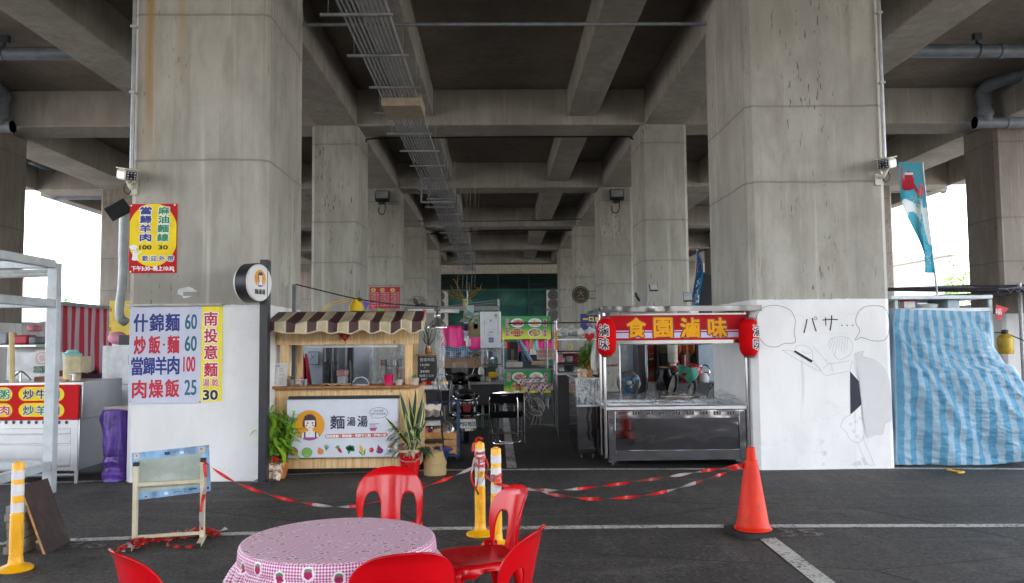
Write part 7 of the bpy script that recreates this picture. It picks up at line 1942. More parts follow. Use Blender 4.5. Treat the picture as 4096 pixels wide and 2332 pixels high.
q = P.r(905, 290, 1010, 336); mb = MB().box(q[0], q[1], TYY + .4, TYY + .7, q[2], q[3], mat('c9c5c0', .3)); mb.rect(q[0], q[0] + .06, q[2], q[3], TYY + .398, mat('4a2f2c', .4)); mb.rect(q[1] - .03, q[1], q[2], q[3], TYY + .398, mat('2b3a78', .4)); mb.rect(q[0], q[1], q[3] - .015, q[3], TYY + .396, REDS); one(mb, 'printed_packet', 'red and white printed packet on the shelf above the striped tarpaulin', 'packet', (q[0], TYY + .4, q[2]), bevel=.006)
q = P.r(1042, 310, 1125, 336); one(MB().lathe([(0, 0), (.13, 0), (.15, .05), (.12, .06), (0, .06)], mat('b9bdbd', .3), 24, ((q[0] + q[1]) / 2, TYY + .5, q[2])), 'steel_dish', 'shallow steel dish on the shelf above the striped tarpaulin', 'dish', ((q[0] + q[1]) / 2, TYY + .5, q[2]))
mb = MB(); pts = [P(1418, 318), P(1496, 342), P(1462, 372), P(1442, 412), P(1422, 402)]; mb.prism(pts, TYY + .2, TYY + .21, mat('c01a22', .5)); mb.text('福', *P(1432, 360), TYY + .197, INKW, h=.08); one(mb, 'red_pennant', 'red pennant with a white mark pinned at the tarpaulin stall corner', 'flag', (pts[0][0], TYY + .2, pts[0][1]))
t = thing('soap_dispenser', 'yellow bottle hung on a wire right of the striped tarpaulin', 'bottle', PY('5', 1490, 570, 15)); c = PY('5', 1490, 605, 15)
MB().lathe([(0, 0), (.13, 0), (.14, .04), (.14, .30), (.09, .36), (.05, .38), (0, .38)], mat('b99a2a', .3), 20, c).build('body', t); mb = MB().lathe([(0, .38), (.06, .38), (.06, .45), (0, .46)], BLKP, 14, c); mb.tube([c + V3((-.5, 0, .42)), c + V3((0, 0, .4)), c + V3((.7, 0, .1))], .01, BLKP, 6); mb.build('cap', t)
mb = MB(); q = G('N', 2060, 345); mb.tube(spline([q + V3((-.1, .02, .03)), q + V3((0, 0, .012)), q + V3((.06, -.05, .012)), q + V3((.02, -.1, .012)), q + V3((-.04, -.11, .012))], 6), .012, mat('d0a71a', .5), 6); one(mb, 'yellow_strap', 'curl of yellow strap on the asphalt below the striped tarpaulin', 'strap', q)
# corrugated lean-to beyond
a, b = PY('5', 1000, 250, 17.5), PY('5', 1700, 178, 15.5)
lt = thing('corrugated_canopy', 'grey corrugated canopy sloping up beyond the striped tarpaulin', 'canopy', ((a.x + 12) / 2, 16.5, a.z))
MB().grid(lambda u, v: (a.x + (b.x + 3 - a.x) * u, 14.6 + 5 * v, a.z + (b.z - a.z) * u * 1.1 + .35 * (v - .4) + .035 * sin(u * 190)), 240, 6, mat('5c5a66', .5, .2, wear=.2)).build('sheet', lt, solid=.01)
for dy in (14.8, 17, 19):
    MB().bar((a.x, dy, a.z - .13), (b.x + 3, dy, b.z + .02 - .05), .08, .1, mat('3d3d48', .5)).build('rafter', lt)
for x in (a.x + 1.2, b.x + 1.5):
    MB().tube([(x, 16, 0), (x, 16, a.z + .1)], .04, GALV, 10).build('post', lt)
# ------------------------------------------------------------------ foreground: red chairs, table, posts, cone, tape, stand
RED_PL = mat([.60, .002, .007], .2, 0, 0, spec=.35, wear=.05, scale=3)
def make_chair(label):
    t = thing('plastic_chair', label, 'chair', group='red plastic chairs round the table')
    W = .212
    def wo(v):
        w = W * (.93 + .07 * sin(min(1, v / .6) * PI / 2))
        if v > .52: w *= max(.0, 1 - ((v - .52) / .48) ** 2.6) ** (1 / 2.4)
        return w
    def at(x, v):
        bend = .075 * (abs(x) / W) ** 2.2 * (.5 + .5 * sin(min(1, max(0, v)) * PI * .8))
        lip = .02 * max(0, (v - .84) / .16) ** 2
        return (x, .170 + .075 * v - bend + lip, .43 + .36 * v)
    hole = lambda x, v: (abs((abs(x) - .118) / .056) ** 2.6 + abs((v - .15) / (.43 if v > .15 else .17)) ** 2.6)
    NU, NV = 84, 64
    P = [[((2 * i / NU - 1) * max(.02, wo(j / NV)), j / NV) for i in range(NU + 1)] for j in range(NV + 1)]
    keep = [[all(hole(*P[j + b][i + a]) > .8 for a in (0, 1) for b in (0, 1)) and hole((P[j][i][0] + P[j + 1][i + 1][0]) / 2, (j + .5) / NV) > 1 for i in range(NU)] for j in range(NV)]
    mb = MB()
    ids = {}
    def vid(i, j):
        if (i, j) not in ids:
            x, v = P[j][i]
            around = [keep[b][a] for a in (i - 1, i) for b in (j - 1, j) if 0 <= a < NU and 0 <= b < NV]
            if not all(around):
                cx = .118 if x > 0 else -.118
                for _ in range(6):
                    k = hole(x, v) ** (1 / 2.6)
                    x, v = cx + (x - cx) / k, .15 + (v - .15) / k
            ids[i, j] = mb.vert(at(x, v))
        return ids[i, j]
    for j in range(NV):
        for i in range(NU):
            if keep[j][i]: mb.face((vid(i, j), vid(i + 1, j), vid(i + 1, j + 1), vid(i, j + 1)), RED_PL)
    mb.build('backrest', t, local=True, solid=.008, smooth=180)
    mb = MB()
    def sq(a, r, n=4.0):
        c, s = cos(a), sin(a)
        k = (abs(c) ** n + abs(s) ** n) ** (-1 / n)
        return r * k * c, r * k * s
    prof = [(0, .427), (.07, .427), (.13, .429), (.175, .433), (.196, .435), (.206, .431), (.211, .42), (.214, .40), (.217, .375)]
    def seat(u, v):
        q = prof[round(v * (len(prof) - 1))]
        r, z = q
        a = 2 * PI * u
        x, y = sq(a, r)
        if v > .95: z += .035 * max(0, cos(4 * a)) ** 1.0
        return (x * (1 - .08 * (y / .22 + .3)), y * .95 - .02, z - .018 * max(0, (-y - .12) / .1) ** 2 + .02 * max(0, (y - .14) / .07) ** 2)
    mb.grid(seat, 64, len(prof) - 1, RED_PL, closeu=True)
    mb.build('seat', t, local=True, solid=.006, smooth=180)
    for sx in (-1, 1):
        for (x0, y0, z0, x1, y1) in ((.178, -.2, .425, .222, -.26), (.19, .14, .46, .225, .24)):
            mb = MB()
            d = 1 if y0 > 0 else -1
            def leg(u, v):
                w = .05 - .022 * v
                x = sx * (x0 + (x1 - x0) * v); y = y0 + (y1 - y0) * v; z = z0 * (1 - v)
                a = (u - .5) * PI * 1.05
                q = V3((sx * .7, d * .7, 0)); s = V3((-q.y, q.x, 0))
                e = q * (cos(a) - .75) * w * .8 + s * sin(a) * w * .8
                return (x + e.x, y + e.y, z)
            mb.grid(leg, 10, 10, RED_PL)
            mb.build('leg', t, local=True, solid=.007, smooth=180)
    return t
CHAIRS = [((-.70, 5.30), (-.03, -1), 'red plastic chair behind the round table, seen from the front'),
          ((.115, 4.55), (-.94, -.36), 'red plastic chair between the round table and the yellow posts, showing its seat'),
          ((.165, 3.56), (-.93, .36), 'red plastic chair right of the table, turned away and cut by the frame'),
          ((-.365, 3.16), (-.26, .95), 'red plastic chair in front of the table with its solid back to the viewer'),
          ((-1.505, 3.25), (.70, .71), 'red plastic chair alone left of the round table, only its back corner in view')]
c0 = None
for (x, y), (dx, dy), lab in CHAIRS:
    rz = math.atan2(dy, dx) + PI / 2
    k = .24 / math.hypot(dx, dy)
    x, y = x + dx * k, y + dy * k
    if c0 is None:
        c0 = make_chair(lab); c0.location = (x, y, 0); c0.rotation_euler = (0, 0, rz)
    else: dup(c0, (x, y, 0), rz, lab)

def cloth_top():
    t = NT('printed cloth top')
    p = t.pos('object')
    x, y, z = t.xyz(p)
    row = t.math('FLOOR', t.math('MULTIPLY', x, 16))
    odd = t.math('SUBTRACT', t.math('MULTIPLY', t.math('MODULO', t.math('ADD', row, 100), 2), 2), 1)
    d = t.math('ADD', t.math('MULTIPLY', y, 52), t.math('MULTIPLY', t.math('MULTIPLY', odd, x), 34))
    st = t.math('FRACT', d)
    stripe = t.math('MULTIPLY', t.ramp(st, .42, .52), t.ramp(st, .95, .85))
    c = t.mix(stripe, 'fbeaf1', 'd0699f')
    vo = t.voro(t.mapv(p, (1, 1, 1)), 19)
    D = vo.outputs['Distance']
    n = t.noise(p, 30, 2)
    D = t.math('ADD', D, t.math('MULTIPLY', t.math('SUBTRACT', n, .5), .18))
    c = t.mix(t.ramp(D, .36, .31), c, 'f3e4ec')
    c = t.mix(t.ramp(D, .24, .20), c, 'c0668f')
    sp = t.noise(p, 90, 2)
    c = t.mix(t.math('MULTIPLY', t.ramp(D, .2, .15), t.ramp(sp, .5, .55)), c, 'd890bb')
    t.set(col=c, rough=.42, spec=.4)
    t.bump(t.noise(p, 7, 3), .25, .01)
    return t.m
def cloth_skirt():
    t = NT('gingham cloth')
    p = t.pos('uv')
    x, y, z = t.xyz(p)
    k = 78
    a = t.ramp(t.math('FRACT', t.math('MULTIPLY', x, k)), .48, .52)
    b = t.ramp(t.math('FRACT', t.math('MULTIPLY', y, k)), .48, .52)
    s = t.math('MULTIPLY', t.math('ADD', a, b), .5)
    c = t.mix(s, 'f4e4ee', 'b0157f')
    # strawberries with a white outline
    px = t.math('SUBTRACT', t.math('FRACT', t.math('MULTIPLY', x, 8.2)), .5)
    row = t.math('FLOOR', t.math('MULTIPLY', x, 8.2))
    py = t.math('SUBTRACT', t.math('DIVIDE', y, .10), t.math('ADD', .30, t.math('MULTIPLY', t.math('MODULO', t.math('ADD', row, 50), 2), .22)))
    rr = t.math('SQRT', t.math('ADD', t.math('POWER', t.math('MULTIPLY', px, 1.15), 2), t.math('POWER', t.math('MULTIPLY', py, .8), 2)))
    rr = t.math('ADD', rr, t.math('MULTIPLY', t.math('SUBTRACT', t.noise(p, 70, 2), .5), .1))
    c = t.mix(t.ramp(rr, .27, .24), c, 'f6e9ef')
    c = t.mix(t.ramp(rr, .18, .15), c, 'b02462')
    top = t.math('MULTIPLY', t.ramp(rr, .22, .18), t.ramp(py, -.08, -.14))
    c = t.mix(top, c, '5d8a66')
    t.set(col=c, rough=.5, spec=.4)
    return t.m
TX, TY, TZ, TR = -.74, 3.76, .70, .435
tt = thing('round_table', 'small round folding table under a pink gingham cloth', 'table', (TX, TY, 0))
MB().lathe([(0, TZ - .03), (TR - .02, TZ - .03), (TR - .008, TZ - .02), (TR - .008, TZ - .004), (0, TZ - .004)], mat('c9c5bb', .5), 40, (TX, TY, 0)).build('tabletop', tt)
for k in range(4):
    a = PI / 4 + k * PI / 2
    MB().tube([(TX + .18 * cos(a), TY + .18 * sin(a), TZ - .03), (TX + .33 * cos(a), TY + .33 * sin(a), 0)], .014, GALV, 8).build('leg', tt)
mb = MB()
CT, CS = cloth_top(), cloth_skirt()
cp = [(0, 0), (.15, 0), (.3, 0), (.40, 0), (TR - .008, 0), (TR, -.003), (TR + .005, -.01), (TR + .008, -.03), (TR + .010, -.060), (TR + .005, -.068), (TR + .014, -.078), (TR + .034, -.115), (TR + .052, -.165)]
arc = [0]
for i in range(1, len(cp)): arc.append(arc[-1] + math.hypot(cp[i][0] - cp[i - 1][0], cp[i][1] - cp[i - 1][1]))
def cloth(u, v):
    i = round(v * (len(cp) - 1))
    r, z = cp[i]
    a = 2 * PI * u
    k = max(0, (-z - .064) / .10)
    wv = sin(a * 31 + 1.3 * sin(a * 3)) * .7 + sin(a * 53 + 2) * .3
    r += .026 * wv * k + (.004 * sin(a * 9 + 1) * min(1, -z / .1))
    z += .012 * sin(a * 17) * k
    return (TX + r * cos(a), TY + r * sin(a), TZ + .004 + z)
mb.grid(cloth, 300, len(cp) - 1, lambda u, v: CT if v * (len(cp) - 1) < 4.5 else CS, closeu=True, uv=lambda u, v: (u * 2 * PI * TR, arc[round(v * (len(cp) - 1))] - arc[6]))
# close the UV seam: the wrap column reuses u = 0, so keep it at the far side
one(mb, 'tablecloth', 'pink and white gingham tablecloth with strawberries and a frilled edge', 'tablecloth', (TX, TY, TZ), smooth=60)

# flexible posts
YEL = mat('efae0c', .38, wear=.08)
WHT_REF = mat('d9d5d8', .4, wear=.1)
def make_post(label):
    t = thing('delineator_post', label, 'bollard', group='yellow and white flexible posts')
    mb = MB().lathe([(0, .012), (.115, 0), (.118, .012), (.10, .026), (.066, .034), (.05, .05), (.047, .09), (0, .09)], YEL, 32)
    mb.build('base', t, local=True, smooth=50)
    mb = MB()
    prof = [(.046, .09)]
    z = .10
    while z < .385:
        prof += [(.046, z), (.0425, z + .003), (.0425, z + .0075), (.046, z + .0105)]
        z += .0145
    prof += [(.046, .39), (.0405, .395), (.0405, .745), (.036, .757), (.018, .758), (.018, .766), (0, .768)]
    mb.lathe(prof, YEL, 28)
    mb.build('tube', t, local=True, smooth=50)
    for z0, z1 in ((.405, .475), (.525, .605), (.64, .705)):
        MB().lathe([(.0407, z0), (.0418, z0 + .001), (.0418, z1 - .001), (.0407, z1)], WHT_REF, 28).build('reflective_band', t, local=True)
    return t
posts = [(G('M', 108, 1362), 'yellow flexible post with white bands beside the leaning board'),
         (G('6', 1866, 802), 'yellow flexible post wrapped in warning tape at its top, behind its neighbour'),
         (G('6', 1985, 880), 'yellow flexible post with clean white bands beside the two red chairs')]
p0 = None
for loc, lab in posts:
    if p0 is None: p0 = make_post(lab); p0.location = (loc.x, loc.y, 0)
    else: dup(p0, (loc.x, loc.y, 0), U(0, 3), lab)
POST1, POST2 = posts[1][0], posts[2][0]

# traffic cone
def cone_mat():
    t = NT('cone plastic')
    p = t.pos('object')
    n = t.noise(t.mapv(p, (1, 1, .3)), 9, 5)
    c = t.mix(t.ramp(n, .35, .75), 'cf2408', 'e03c16')
    c = t.mix(t.math('MULTIPLY', t.ramp(t.noise(t.mapv(p, (1, 1, .4)), 16, 6, .7), .56, .7), t.ramp(t.xyz(p)[2], .62, .0, .1, .6)), c, '6b3a2c')
    t.set(col=c, rough=.45, spec=.25)
    return t.m
cl = G('N', 572, 795)
cn = thing('traffic_cone', 'orange traffic cone on a square black base', 'cone', (cl.x, cl.y, 0))
mb = MB(); mb.T = Tra((cl.x, cl.y, 0)) @ Rot(R(14), 4, 'Z')
mb.prism([(x, z) for x, z in rrect(-.185, .185, -.185, .185, .05)], 0, 1, mat('1b1a1a', .7))
mb.v = [mb.T @ V3((q.x, q.z, .04 if q.y > .5 else .003)) for q in [mb.T.inverted() @ v for v in mb.v]]
mb.build('base', cn, bevel=.008)
MB().lathe([(.152, .04), (.152, .05), (.138, .062), (.132, .075), (.052, .585), (.050, .60), (.040, .603), (.034, .70), (.026, .704), (.024, .69), (.028, .6)], cone_mat(), 36, (cl.x, cl.y, 0)).build('cone_body', cn, smooth=40)
CONE = cl

# warning tape
TR_, TW_ = mat('c81f1c', .35, wear=.1), mat('a89a9c', .35, wear=.1)
TD_ = mat('8c3a34', .4, wear=.1)
def tape(pts, label, w=.024, turns=2.0, seg=.28, phase=0.0, mats=(TR_, TR_, TW_), n=20, start=.3):
    P = spline([tuple(q) for q in pts], n)
    mb = MB()
    L, acc, prev = 0, [0], None
    for i in range(1, len(P)): acc.append(acc[-1] + (P[i] - P[i - 1]).length)
    ids = []
    for i, q in enumerate(P):
        tdir = (P[min(len(P) - 1, i + 1)] - P[max(0, i - 1)]).normalized()
        s = tdir.cross(V3((0, 0, 1)))
        s = s.normalized() if s.length > .05 else V3((1, 0, 0))
        upv = s.cross(tdir)
        a = start + turns * PI * acc[i] / acc[-1] + .4 * sin(acc[i] * 3.1)
        d = (upv * cos(a) + s * sin(a)) * w / 2
        ids.append((mb.vert(q - d), mb.vert(q + d)))
    for i in range(len(P) - 1):
        mb.face((ids[i][0], ids[i + 1][0], ids[i + 1][1], ids[i][1]), mats[int((acc[i] + phase) / seg) % len(mats)])
    mid = P[len(P) // 2]
    return one(mb, 'warning_tape', label, 'tape', mid, smooth=180)
def sag(a, b, d, n=4):
    a, b = V3(a), V3(b)
    return [a.lerp(b, i / n) - V3((0, 0, 4 * d * (i / n) * (1 - i / n))) for i in range(n + 1)]
lt = PY('M', 1425, 605, 6.4)
p1t = V3((POST1.x - .04, POST1.y - .02, .60))
p1t.z = PY('V', 1190, 1165, POST1.y).z
low = PY('V', 872, 1265, 6.55)
tape([lt, PY('V', 590, 1205, 6.42), PY('V', 720, 1248, 6.5), low, PY('V', 1010, 1232, 6.6), PY('V', 1110, 1198, 6.62), p1t], 'red and white warning tape sagging from the cream stand to the posts', mats=(TR_, TR_, TR_, TW_), seg=.3, turns=9)
ce = V3((CONE.x - .05, CONE.y + .01, .60))
ce.z = PY('V', 1855, 1160, CONE.y).z
a = V3((POST1.x + .04, POST1.y - .03, PY('V', 1210, 1178, POST1.y).z))
bq = V3((POST2.x, POST2.y - .045, PY('V', 1240, 1205, POST2.y).z))
tape([a, bq, PY('V', 1340, 1223, 6.35), PY('V', 1450, 1220, 6.4), PY('V', 1640, 1195, 6.5), ce], 'upper strand of warning tape from the posts to the cone', seg=.26, turns=9, mats=(TR_, TR_, TD_, TW_))
a2 = V3((POST2.x + .03, POST2.y - .03, PY('V', 1250, 1208, POST2.y).z)); ce2 = ce + V3((-.02, -.02, -.012))
tape([a2, PY('V', 1345, 1226, 6.3), PY('V', 1400, 1238, 6.3), PY('V', 1500, 1246, 6.35), PY('V', 1640, 1232, 6.4), PY('V', 1760, 1198, 6.45), ce2], 'lower strand of warning tape hanging to the cone', seg=.24, turns=8, phase=.1, mats=(TR_, TW_, TD_, TR_, TR_))
mb = MB()
def coil(cx, cy, z0, z1, r, n, mats):
    P = [V3((cx + (r + .003 * sin(i * .7)) * cos(i * .45), cy + (r + .003 * cos(i * .9)) * sin(i * .45), z0 + (z1 - z0) * i / n + .012 * sin(i * .31))) for i in range(n)]
    for i in range(len(P) - 1):
        h = V3((.004 * sin(i), .004, .017))
        mb.quad(P[i] - h, P[i + 1] - h, P[i + 1] + h, P[i] + h, mats[(i // 5) % len(mats)])
coil(POST1.x, POST1.y, .56, .68, .046, 74, (TR_, TD_, TR_, TW_))
for k in range(3):
    a = k * 1.7
    P = spline([(POST1.x + .046 * cos(a), POST1.y - .046, .64), (POST1.x + .07 * cos(a), POST1.y - .08, .56 - .04 * k), (POST1.x + .03 * cos(a + 1), POST1.y - .06, .44 - .05 * k)], 8)
    for i in range(len(P) - 1):
        h = V3((.007, 0, .005)); mb.quad(P[i] - h, P[i + 1] - h, P[i + 1] + h, P[i] + h, (TR_, TD_, TW_)[(i // 6 + k) % 3])
P = spline([(POST1.x - .03, POST1.y - .03, .765), (POST1.x - .02, POST1.y, .80), (POST1.x + .02, POST1.y, .785), (POST1.x - .045, POST1.y - .02, .76), (POST1.x - .055, POST1.y - .03, .69)], 8)
for i in range(len(P) - 1):
    h = V3((.011, .004, .004)); mb.quad(P[i] - h, P[i + 1] - h, P[i + 1] + h, P[i] + h, TR_)
one(mb, 'tape_knot', 'crumpled red tape wound and knotted round the top of a yellow post', 'tape', (POST1.x, POST1.y, .62), smooth=180)
mb = MB(); coil(POST2.x, POST2.y, .50, .545, .047, 34, (TW_, TD_, TR_))
one(mb, 'tape_knot', 'pale tape wound round the middle of the clean banded post', 'tape', (POST2.x, POST2.y, .52), smooth=180)

# cream stand with a film-wrapped panel
CREAM = mat('c9c1a6', .5, wear=.12)
a0, a1 = G('M', 942, 1195), G('M', 1415, 1165)
A, B = V3((a0.x, a0.y, 0)), V3((a1.x, a1.y, 0))
ex = (B - A).normalized(); ey = V3((-ex.y, ex.x, 0))
hA, hB = PY('M', 935, 620, A.y).z, PY('M', 1415, 590, B.y).z
st = thing('display_stand', 'cream tube display stand with black end caps beside a wrapped panel', 'stand', (A + B) / 2)
for q, h in ((A, hA), (B, hB)):
    MB().bar(q + V3((0, 0, .035)), q + V3((0, 0, h - .02)), .035, .035, CREAM).build('upright', st, bevel=.003)
    MB().bar(q - ey * .21 + V3((0, 0, .018)), q + ey * .21 + V3((0, 0, .018)), .035, .035, CREAM).build('foot', st, bevel=.003)
    MB().cbox(q + V3((0, 0, h - .005)), (.038, .038, .032), BLK).build('end_cap', st, bevel=.003)
    MB().cbox(q - ey * .225 + V3((0, 0, .018)), (.038, .03, .038), BLK, Rot(math.atan2(ex.y, ex.x), 3, 'Z')).build('end_cap', st, bevel=.003)
for zf, w in ((.74, .03), (.105, .025)):
    MB().bar(A + V3((0, 0, hA * zf)), B + V3((0, 0, hB * zf)), w, w, CREAM).build('crossbar', st, bevel=.002)
FILM = mat('86acd0', .3, wear=.25, scale=9)
PANE = mat('a9b3ab', .25, wear=.12, scale=4)
off = ey * .045
c = [PY('M', 922, 548, A.y + .05), PY('M', 1462, 490, B.y + .05), PY('M', 1475, 812, B.y + .05), PY('M', 932, 880, A.y + .05)]
mb = MB()
back = [q + ey * .012 for q in c]
for q in ((c[3], c[2], c[1], c[0]), back): mb.quad(*q, FILM)
for i in range(4): mb.quad(c[i], c[(i + 1) % 4], back[(i + 1) % 4], back[i], FILM)
def bil(u, v, d=0): return (c[0].lerp(c[1], u)).lerp(c[3].lerp(c[2], u), v) - ey * d
mb.quad(bil(.08, .86, .003), bil(.90, .86, .003), bil(.90, .16, .003), bil(.08, .16, .003), PANE)
for u, v, w, h, m in ((.42, .05, .07, .06, '1d2a4a'), (.55, .06, .02, .03, 'c23b4a'), (.62, .07, .05, .05, 'dfe7ee'), (.72, .08, .02, .03, 'c23b4a'), (.72, .89, .1, .03, '22305a'), (.52, .92, .1, .012, '22305a'),
                      (.40, .9, .05, .06, 'dfe7ee'), (.15, .93, .03, .03, 'c23b4a'), (.94, .9, .04, .05, '22305a'), (.86, .03, .09, .11, 'cfc0ac'), (.03, .03, .07, .09, 'cfc0ac'), (.885, .05, .03, .03, '7a3b2c'), (.05, .05, .025, .03, '7a3b2c')):
    mb.quad(bil(u, v + h, .004), bil(u + w, v + h, .004), bil(u + w, v, .004), bil(u, v, .004), mat(m, .4))
one(mb, 'wrapped_panel', 'pale panel wrapped in printed blue film, propped behind the cream stand', 'panel', (c[0] + c[2]) / 2)
# tape heap on the ground by the stand
TB = (TR_, mat('d6402a', .35), TR_, TW_)
mb = MB()
q0 = G('M', 830, 1245); q1 = G('M', 1150, 1165); q2 = G('M', 1400, 1125); q3 = G('M', 1540, 1140)
path = spline([q0, G('M', 930, 1220), G('M', 1010, 1185), q1, G('M', 1270, 1150), q2, q3], 10)
for k in range(46):
    i = rnd.randrange(0, len(path) - 8)
    pts = []
    for j in range(5):
        b = path[min(len(path) - 1, i + j * 2)]
        pts.append((b.x + U(-.05, .05), b.y + U(-.07, .07), .012 + rnd.random() ** 2 * .06))
    P = spline(pts, 6)
    tw = U(0, 6)
    for j in range(len(P) - 1):
        f = lambda jj: V3((cos(tw + jj * .35), sin(tw + jj * .35) * .6, sin(tw + jj * .5) * .8)) * .015
        a, b = f(j), f(j + 1)
        mb.quad(P[j] - a, P[j + 1] - b, P[j + 1] + b, P[j] + a, TB[(j // 9 + k) % 4])
P = spline([q1 + V3((.06, -.05, .015)), G('M', 1170, 1200) + V3((0, 0, .012)), G('M', 1250, 1215) + V3((0, 0, .012)), G('M', 1370, 1205) + V3((0, 0, .014)), q2], 8)
for j in range(len(P) - 1):
    h = V3((0, .014, .010 * sin(j))); mb.quad(P[j] - h, P[j + 1] - h, P[j + 1] + h, P[j] + h, TR_)
zmin = min(v.z for v in mb.v)
for v in mb.v: v.z = max(v.z, .006)
one(mb, 'tape_heap', 'tangled heap of red warning tape lying on the asphalt under the stand', 'tape', q1, smooth=180)
mb = MB()
P = spline([B + V3((.02, -.03, hB - .03)), B + V3((.035, -.035, hB * .7)), B + V3((.0, -.035, hB * .4)), B + V3((.01, -.035, .1))], 10)
for j in range(len(P) - 1):
    h = V3((.013, .008 * sin(j * .6), 0)); mb.quad(P[j] - h, P[j + 1] - h, P[j + 1] + h, P[j] + h, (TR_, TW_)[(j // 7) % 2])
one(mb, 'warning_tape', 'short end of warning tape hanging down the right leg of the cream stand', 'tape', B + V3((0, 0, .3)), smooth=180)

# leaning board and stacked pavers
def boardmat():
    t = NT('dark laminate board')
    p = t.pos('object')
    n = t.noise(t.mapv(p, (6, 6, 1)), 3, 5, .7)
    c = t.mix(t.ramp(n, .3, .75), '2c201d', '4b3936')
    c = t.mix(t.math('MULTIPLY', t.ramp(t.noise(p, 5, 5), .55, .8), .5), c, '6b5550')
    t.set(col=c, rough=.55); return t.m
DARKW = boardmat()
EDGE = mat('b98750', .6, wear=.2, scale=20)
A = G('M', 318, 1255); B = G('M', 495, 1166)
top0 = PY('M', 145, 772, A.y + .03)
d = top0 - A
mb = MB()
nrm = d.cross(B - A).normalized() * .018
f = [A, B, B + d * .98, A + d]
b = [q + nrm * (1 if nrm.x < 0 else -1) for q in f]
mb.quad(f[0], f[1], f[2], f[3], DARKW); mb.quad(b[3], b[2], b[1], b[0], EDGE)
for i in range(4): mb.quad(f[i], b[i], b[(i + 1) % 4], f[(i + 1) % 4], EDGE)
one(mb, 'wooden_board', 'dark brown laminate board leaning on a stack of grey pavers', 'board', (A + B) / 2)
PAVE = concrete('8d8881')
s0 = G('M', 25, 1262); s1 = G('M', 195, 1245)
bw = s1.x - s0.x
ordn = ('bottom', 'second from the bottom', 'third from the bottom', 'third from the top', 'second from the top', 'topmost')
zt = PY('M', 110, 905, s0.y + .05).z / 6
for k in range(6):
    mb = MB()
    dx, dy = U(-.014, .014), U(-.01, .01)
    prof = []
    mb.T = Tra((s0.x + bw / 2 + dx, s0.y + .1 + dy, k * zt)) @ Rot(U(-.06, .06), 4, 'Z')
    hw = bw / 2 - U(0, .01)
    pts = [(-hw, -.1), (-hw * .4, -.1), (-hw * .33, -.088), (hw * .33, -.088), (hw * .4, -.1), (hw, -.1), (hw, .1), (-hw, .1)]
    lo = [mb.vert((x, y, .001)) for x, y in pts]; hi = [mb.vert((x, y, zt - .003)) for x, y in pts]
    for i in range(8): mb.face((lo[i], lo[(i + 1) % 8], hi[(i + 1) % 8], hi[i]), PAVE)
    mb.face(hi, PAVE); mb.face(lo[::-1], PAVE)
    one(mb, 'paving_block', f'grey concrete paver behind the yellow post, {ordn[k]} of its stack', 'paver', (s0.x + bw / 2, s0.y + .1, k * zt), 'pavers stacked behind the leaning board', bevel=.006)
# ------------------------------------------------------------------ left: bare frame, wok stall, curtain and what stands behind
FRM = mat('b9c0c4', .4, .15, wear=.1)
FX, FY0, FY1 = PY('V', 136, 760, 8.9).x, 8.9, 5.2
ff = thing('bare_stall_skeleton', 'bare pale steel tube frame standing in front of the wok stall', 'frame', (FX, FY0, 0))
zt_, zm_, zl_ = PY('V', 138, 657, FY0).z, PY('V', 132, 757, FY0).z, PY('V', 125, 1160, FY0).z
for x in (FX, FX - 1.7):
    for y in (FY0, FY1):
        MB().box(x - .06, x + .05, y - .05, y + .05, 0, zt_, FRM).build('upright', ff, bevel=.008)
for z in (zt_ - .01, zm_, zl_):
    for x in (FX, FX - 1.7):
        MB().box(x - .05, x + .04, FY1 + .055, FY0 - .055, z - .05, z + .04, FRM).build('rail', ff, bevel=.008)
    for y in (FY0, FY1):
        if z == zl_ and y == FY1: continue
        MB().box(FX - 1.64, FX - .065, y - .04, y + .04, z - .05, z + .035, FRM).build('rail', ff, bevel=.008)
# wok stall
WYY = 9.45
P = Pl('M', WYY)
a = P.r(-260, 70, 548, 745)
xl, xr = a[0], a[1]
ws = thing('wok_stall', 'stainless wok stall with a red sign listing fried dishes on its front', 'stall', ((xl + xr) / 2, WYY + .5, 0))
zb_, z1_, zs0, zs1 = P(300, 672)[1], P(300, 315)[1], P(280, 312)[1], P(280, 70)[1]
MB().box(xl, xr, WYY + .02, WYY + 1.0, zb_, z1_, STEEL).build('body', ws, bevel=.006)
for u, w in ((518, 48),):
    MB().box(P(u - w / 2, 500)[0], P(u + w / 2, 500)[0], WYY, WYY + .019, zb_, P(300, 318)[1], STEEL).build('corner_trim', ws)
for v0, v1, nm in ((372, 412, 'drawer'), (418, 482, 'drawer'), (492, 640, 'door'), (644, 672, 'kick_plate')):
    MB().box(xl + .02, P(492, 500)[0], WYY - .002, WYY + .018, P(300, v1)[1], P(300, v0)[1], STEEL).build(nm, ws, bevel=.004)
mb = MB()
for i in range(16): 
    c = P(460 - i * 53, 333); mb.flat(ell(*c, .022, .022, 16), WYY + .0185, STEELD); mb.flat(ell(c[0], c[1], .016, .016, 16), WYY + .0175, mat('3a2a24', .6))
mb.build('burner_holes', ws)
for u in (515, -200):
    for dy in (.06, .92):
        x = P(u, 700)[0]; MB().lathe([(.018, 0), (.026, zb_)], STEEL, 14, (x, WYY + dy, 0)).build('leg', ws)
MB().tube([(xl, WYY + .1, P(0, 715)[1]), (P(490, 715)[0], WYY + .1, P(0, 715)[1])], .025, STEEL, 8).build('foot_rail', ws)
MB().box(xl, xr + .02, WYY + .04, WYY + 1.02, z1_ + .001, P(300, 52)[1], STEEL).build('counter', ws, bevel=.005)
mb = MB(); y = WYY - .012; mb.box(xl, P(548, 200)[0], y, y + .03, zs0, zs1, mat('c00c14', .5, spec=.15, wear=.05)); km = px(P, 200, 200)
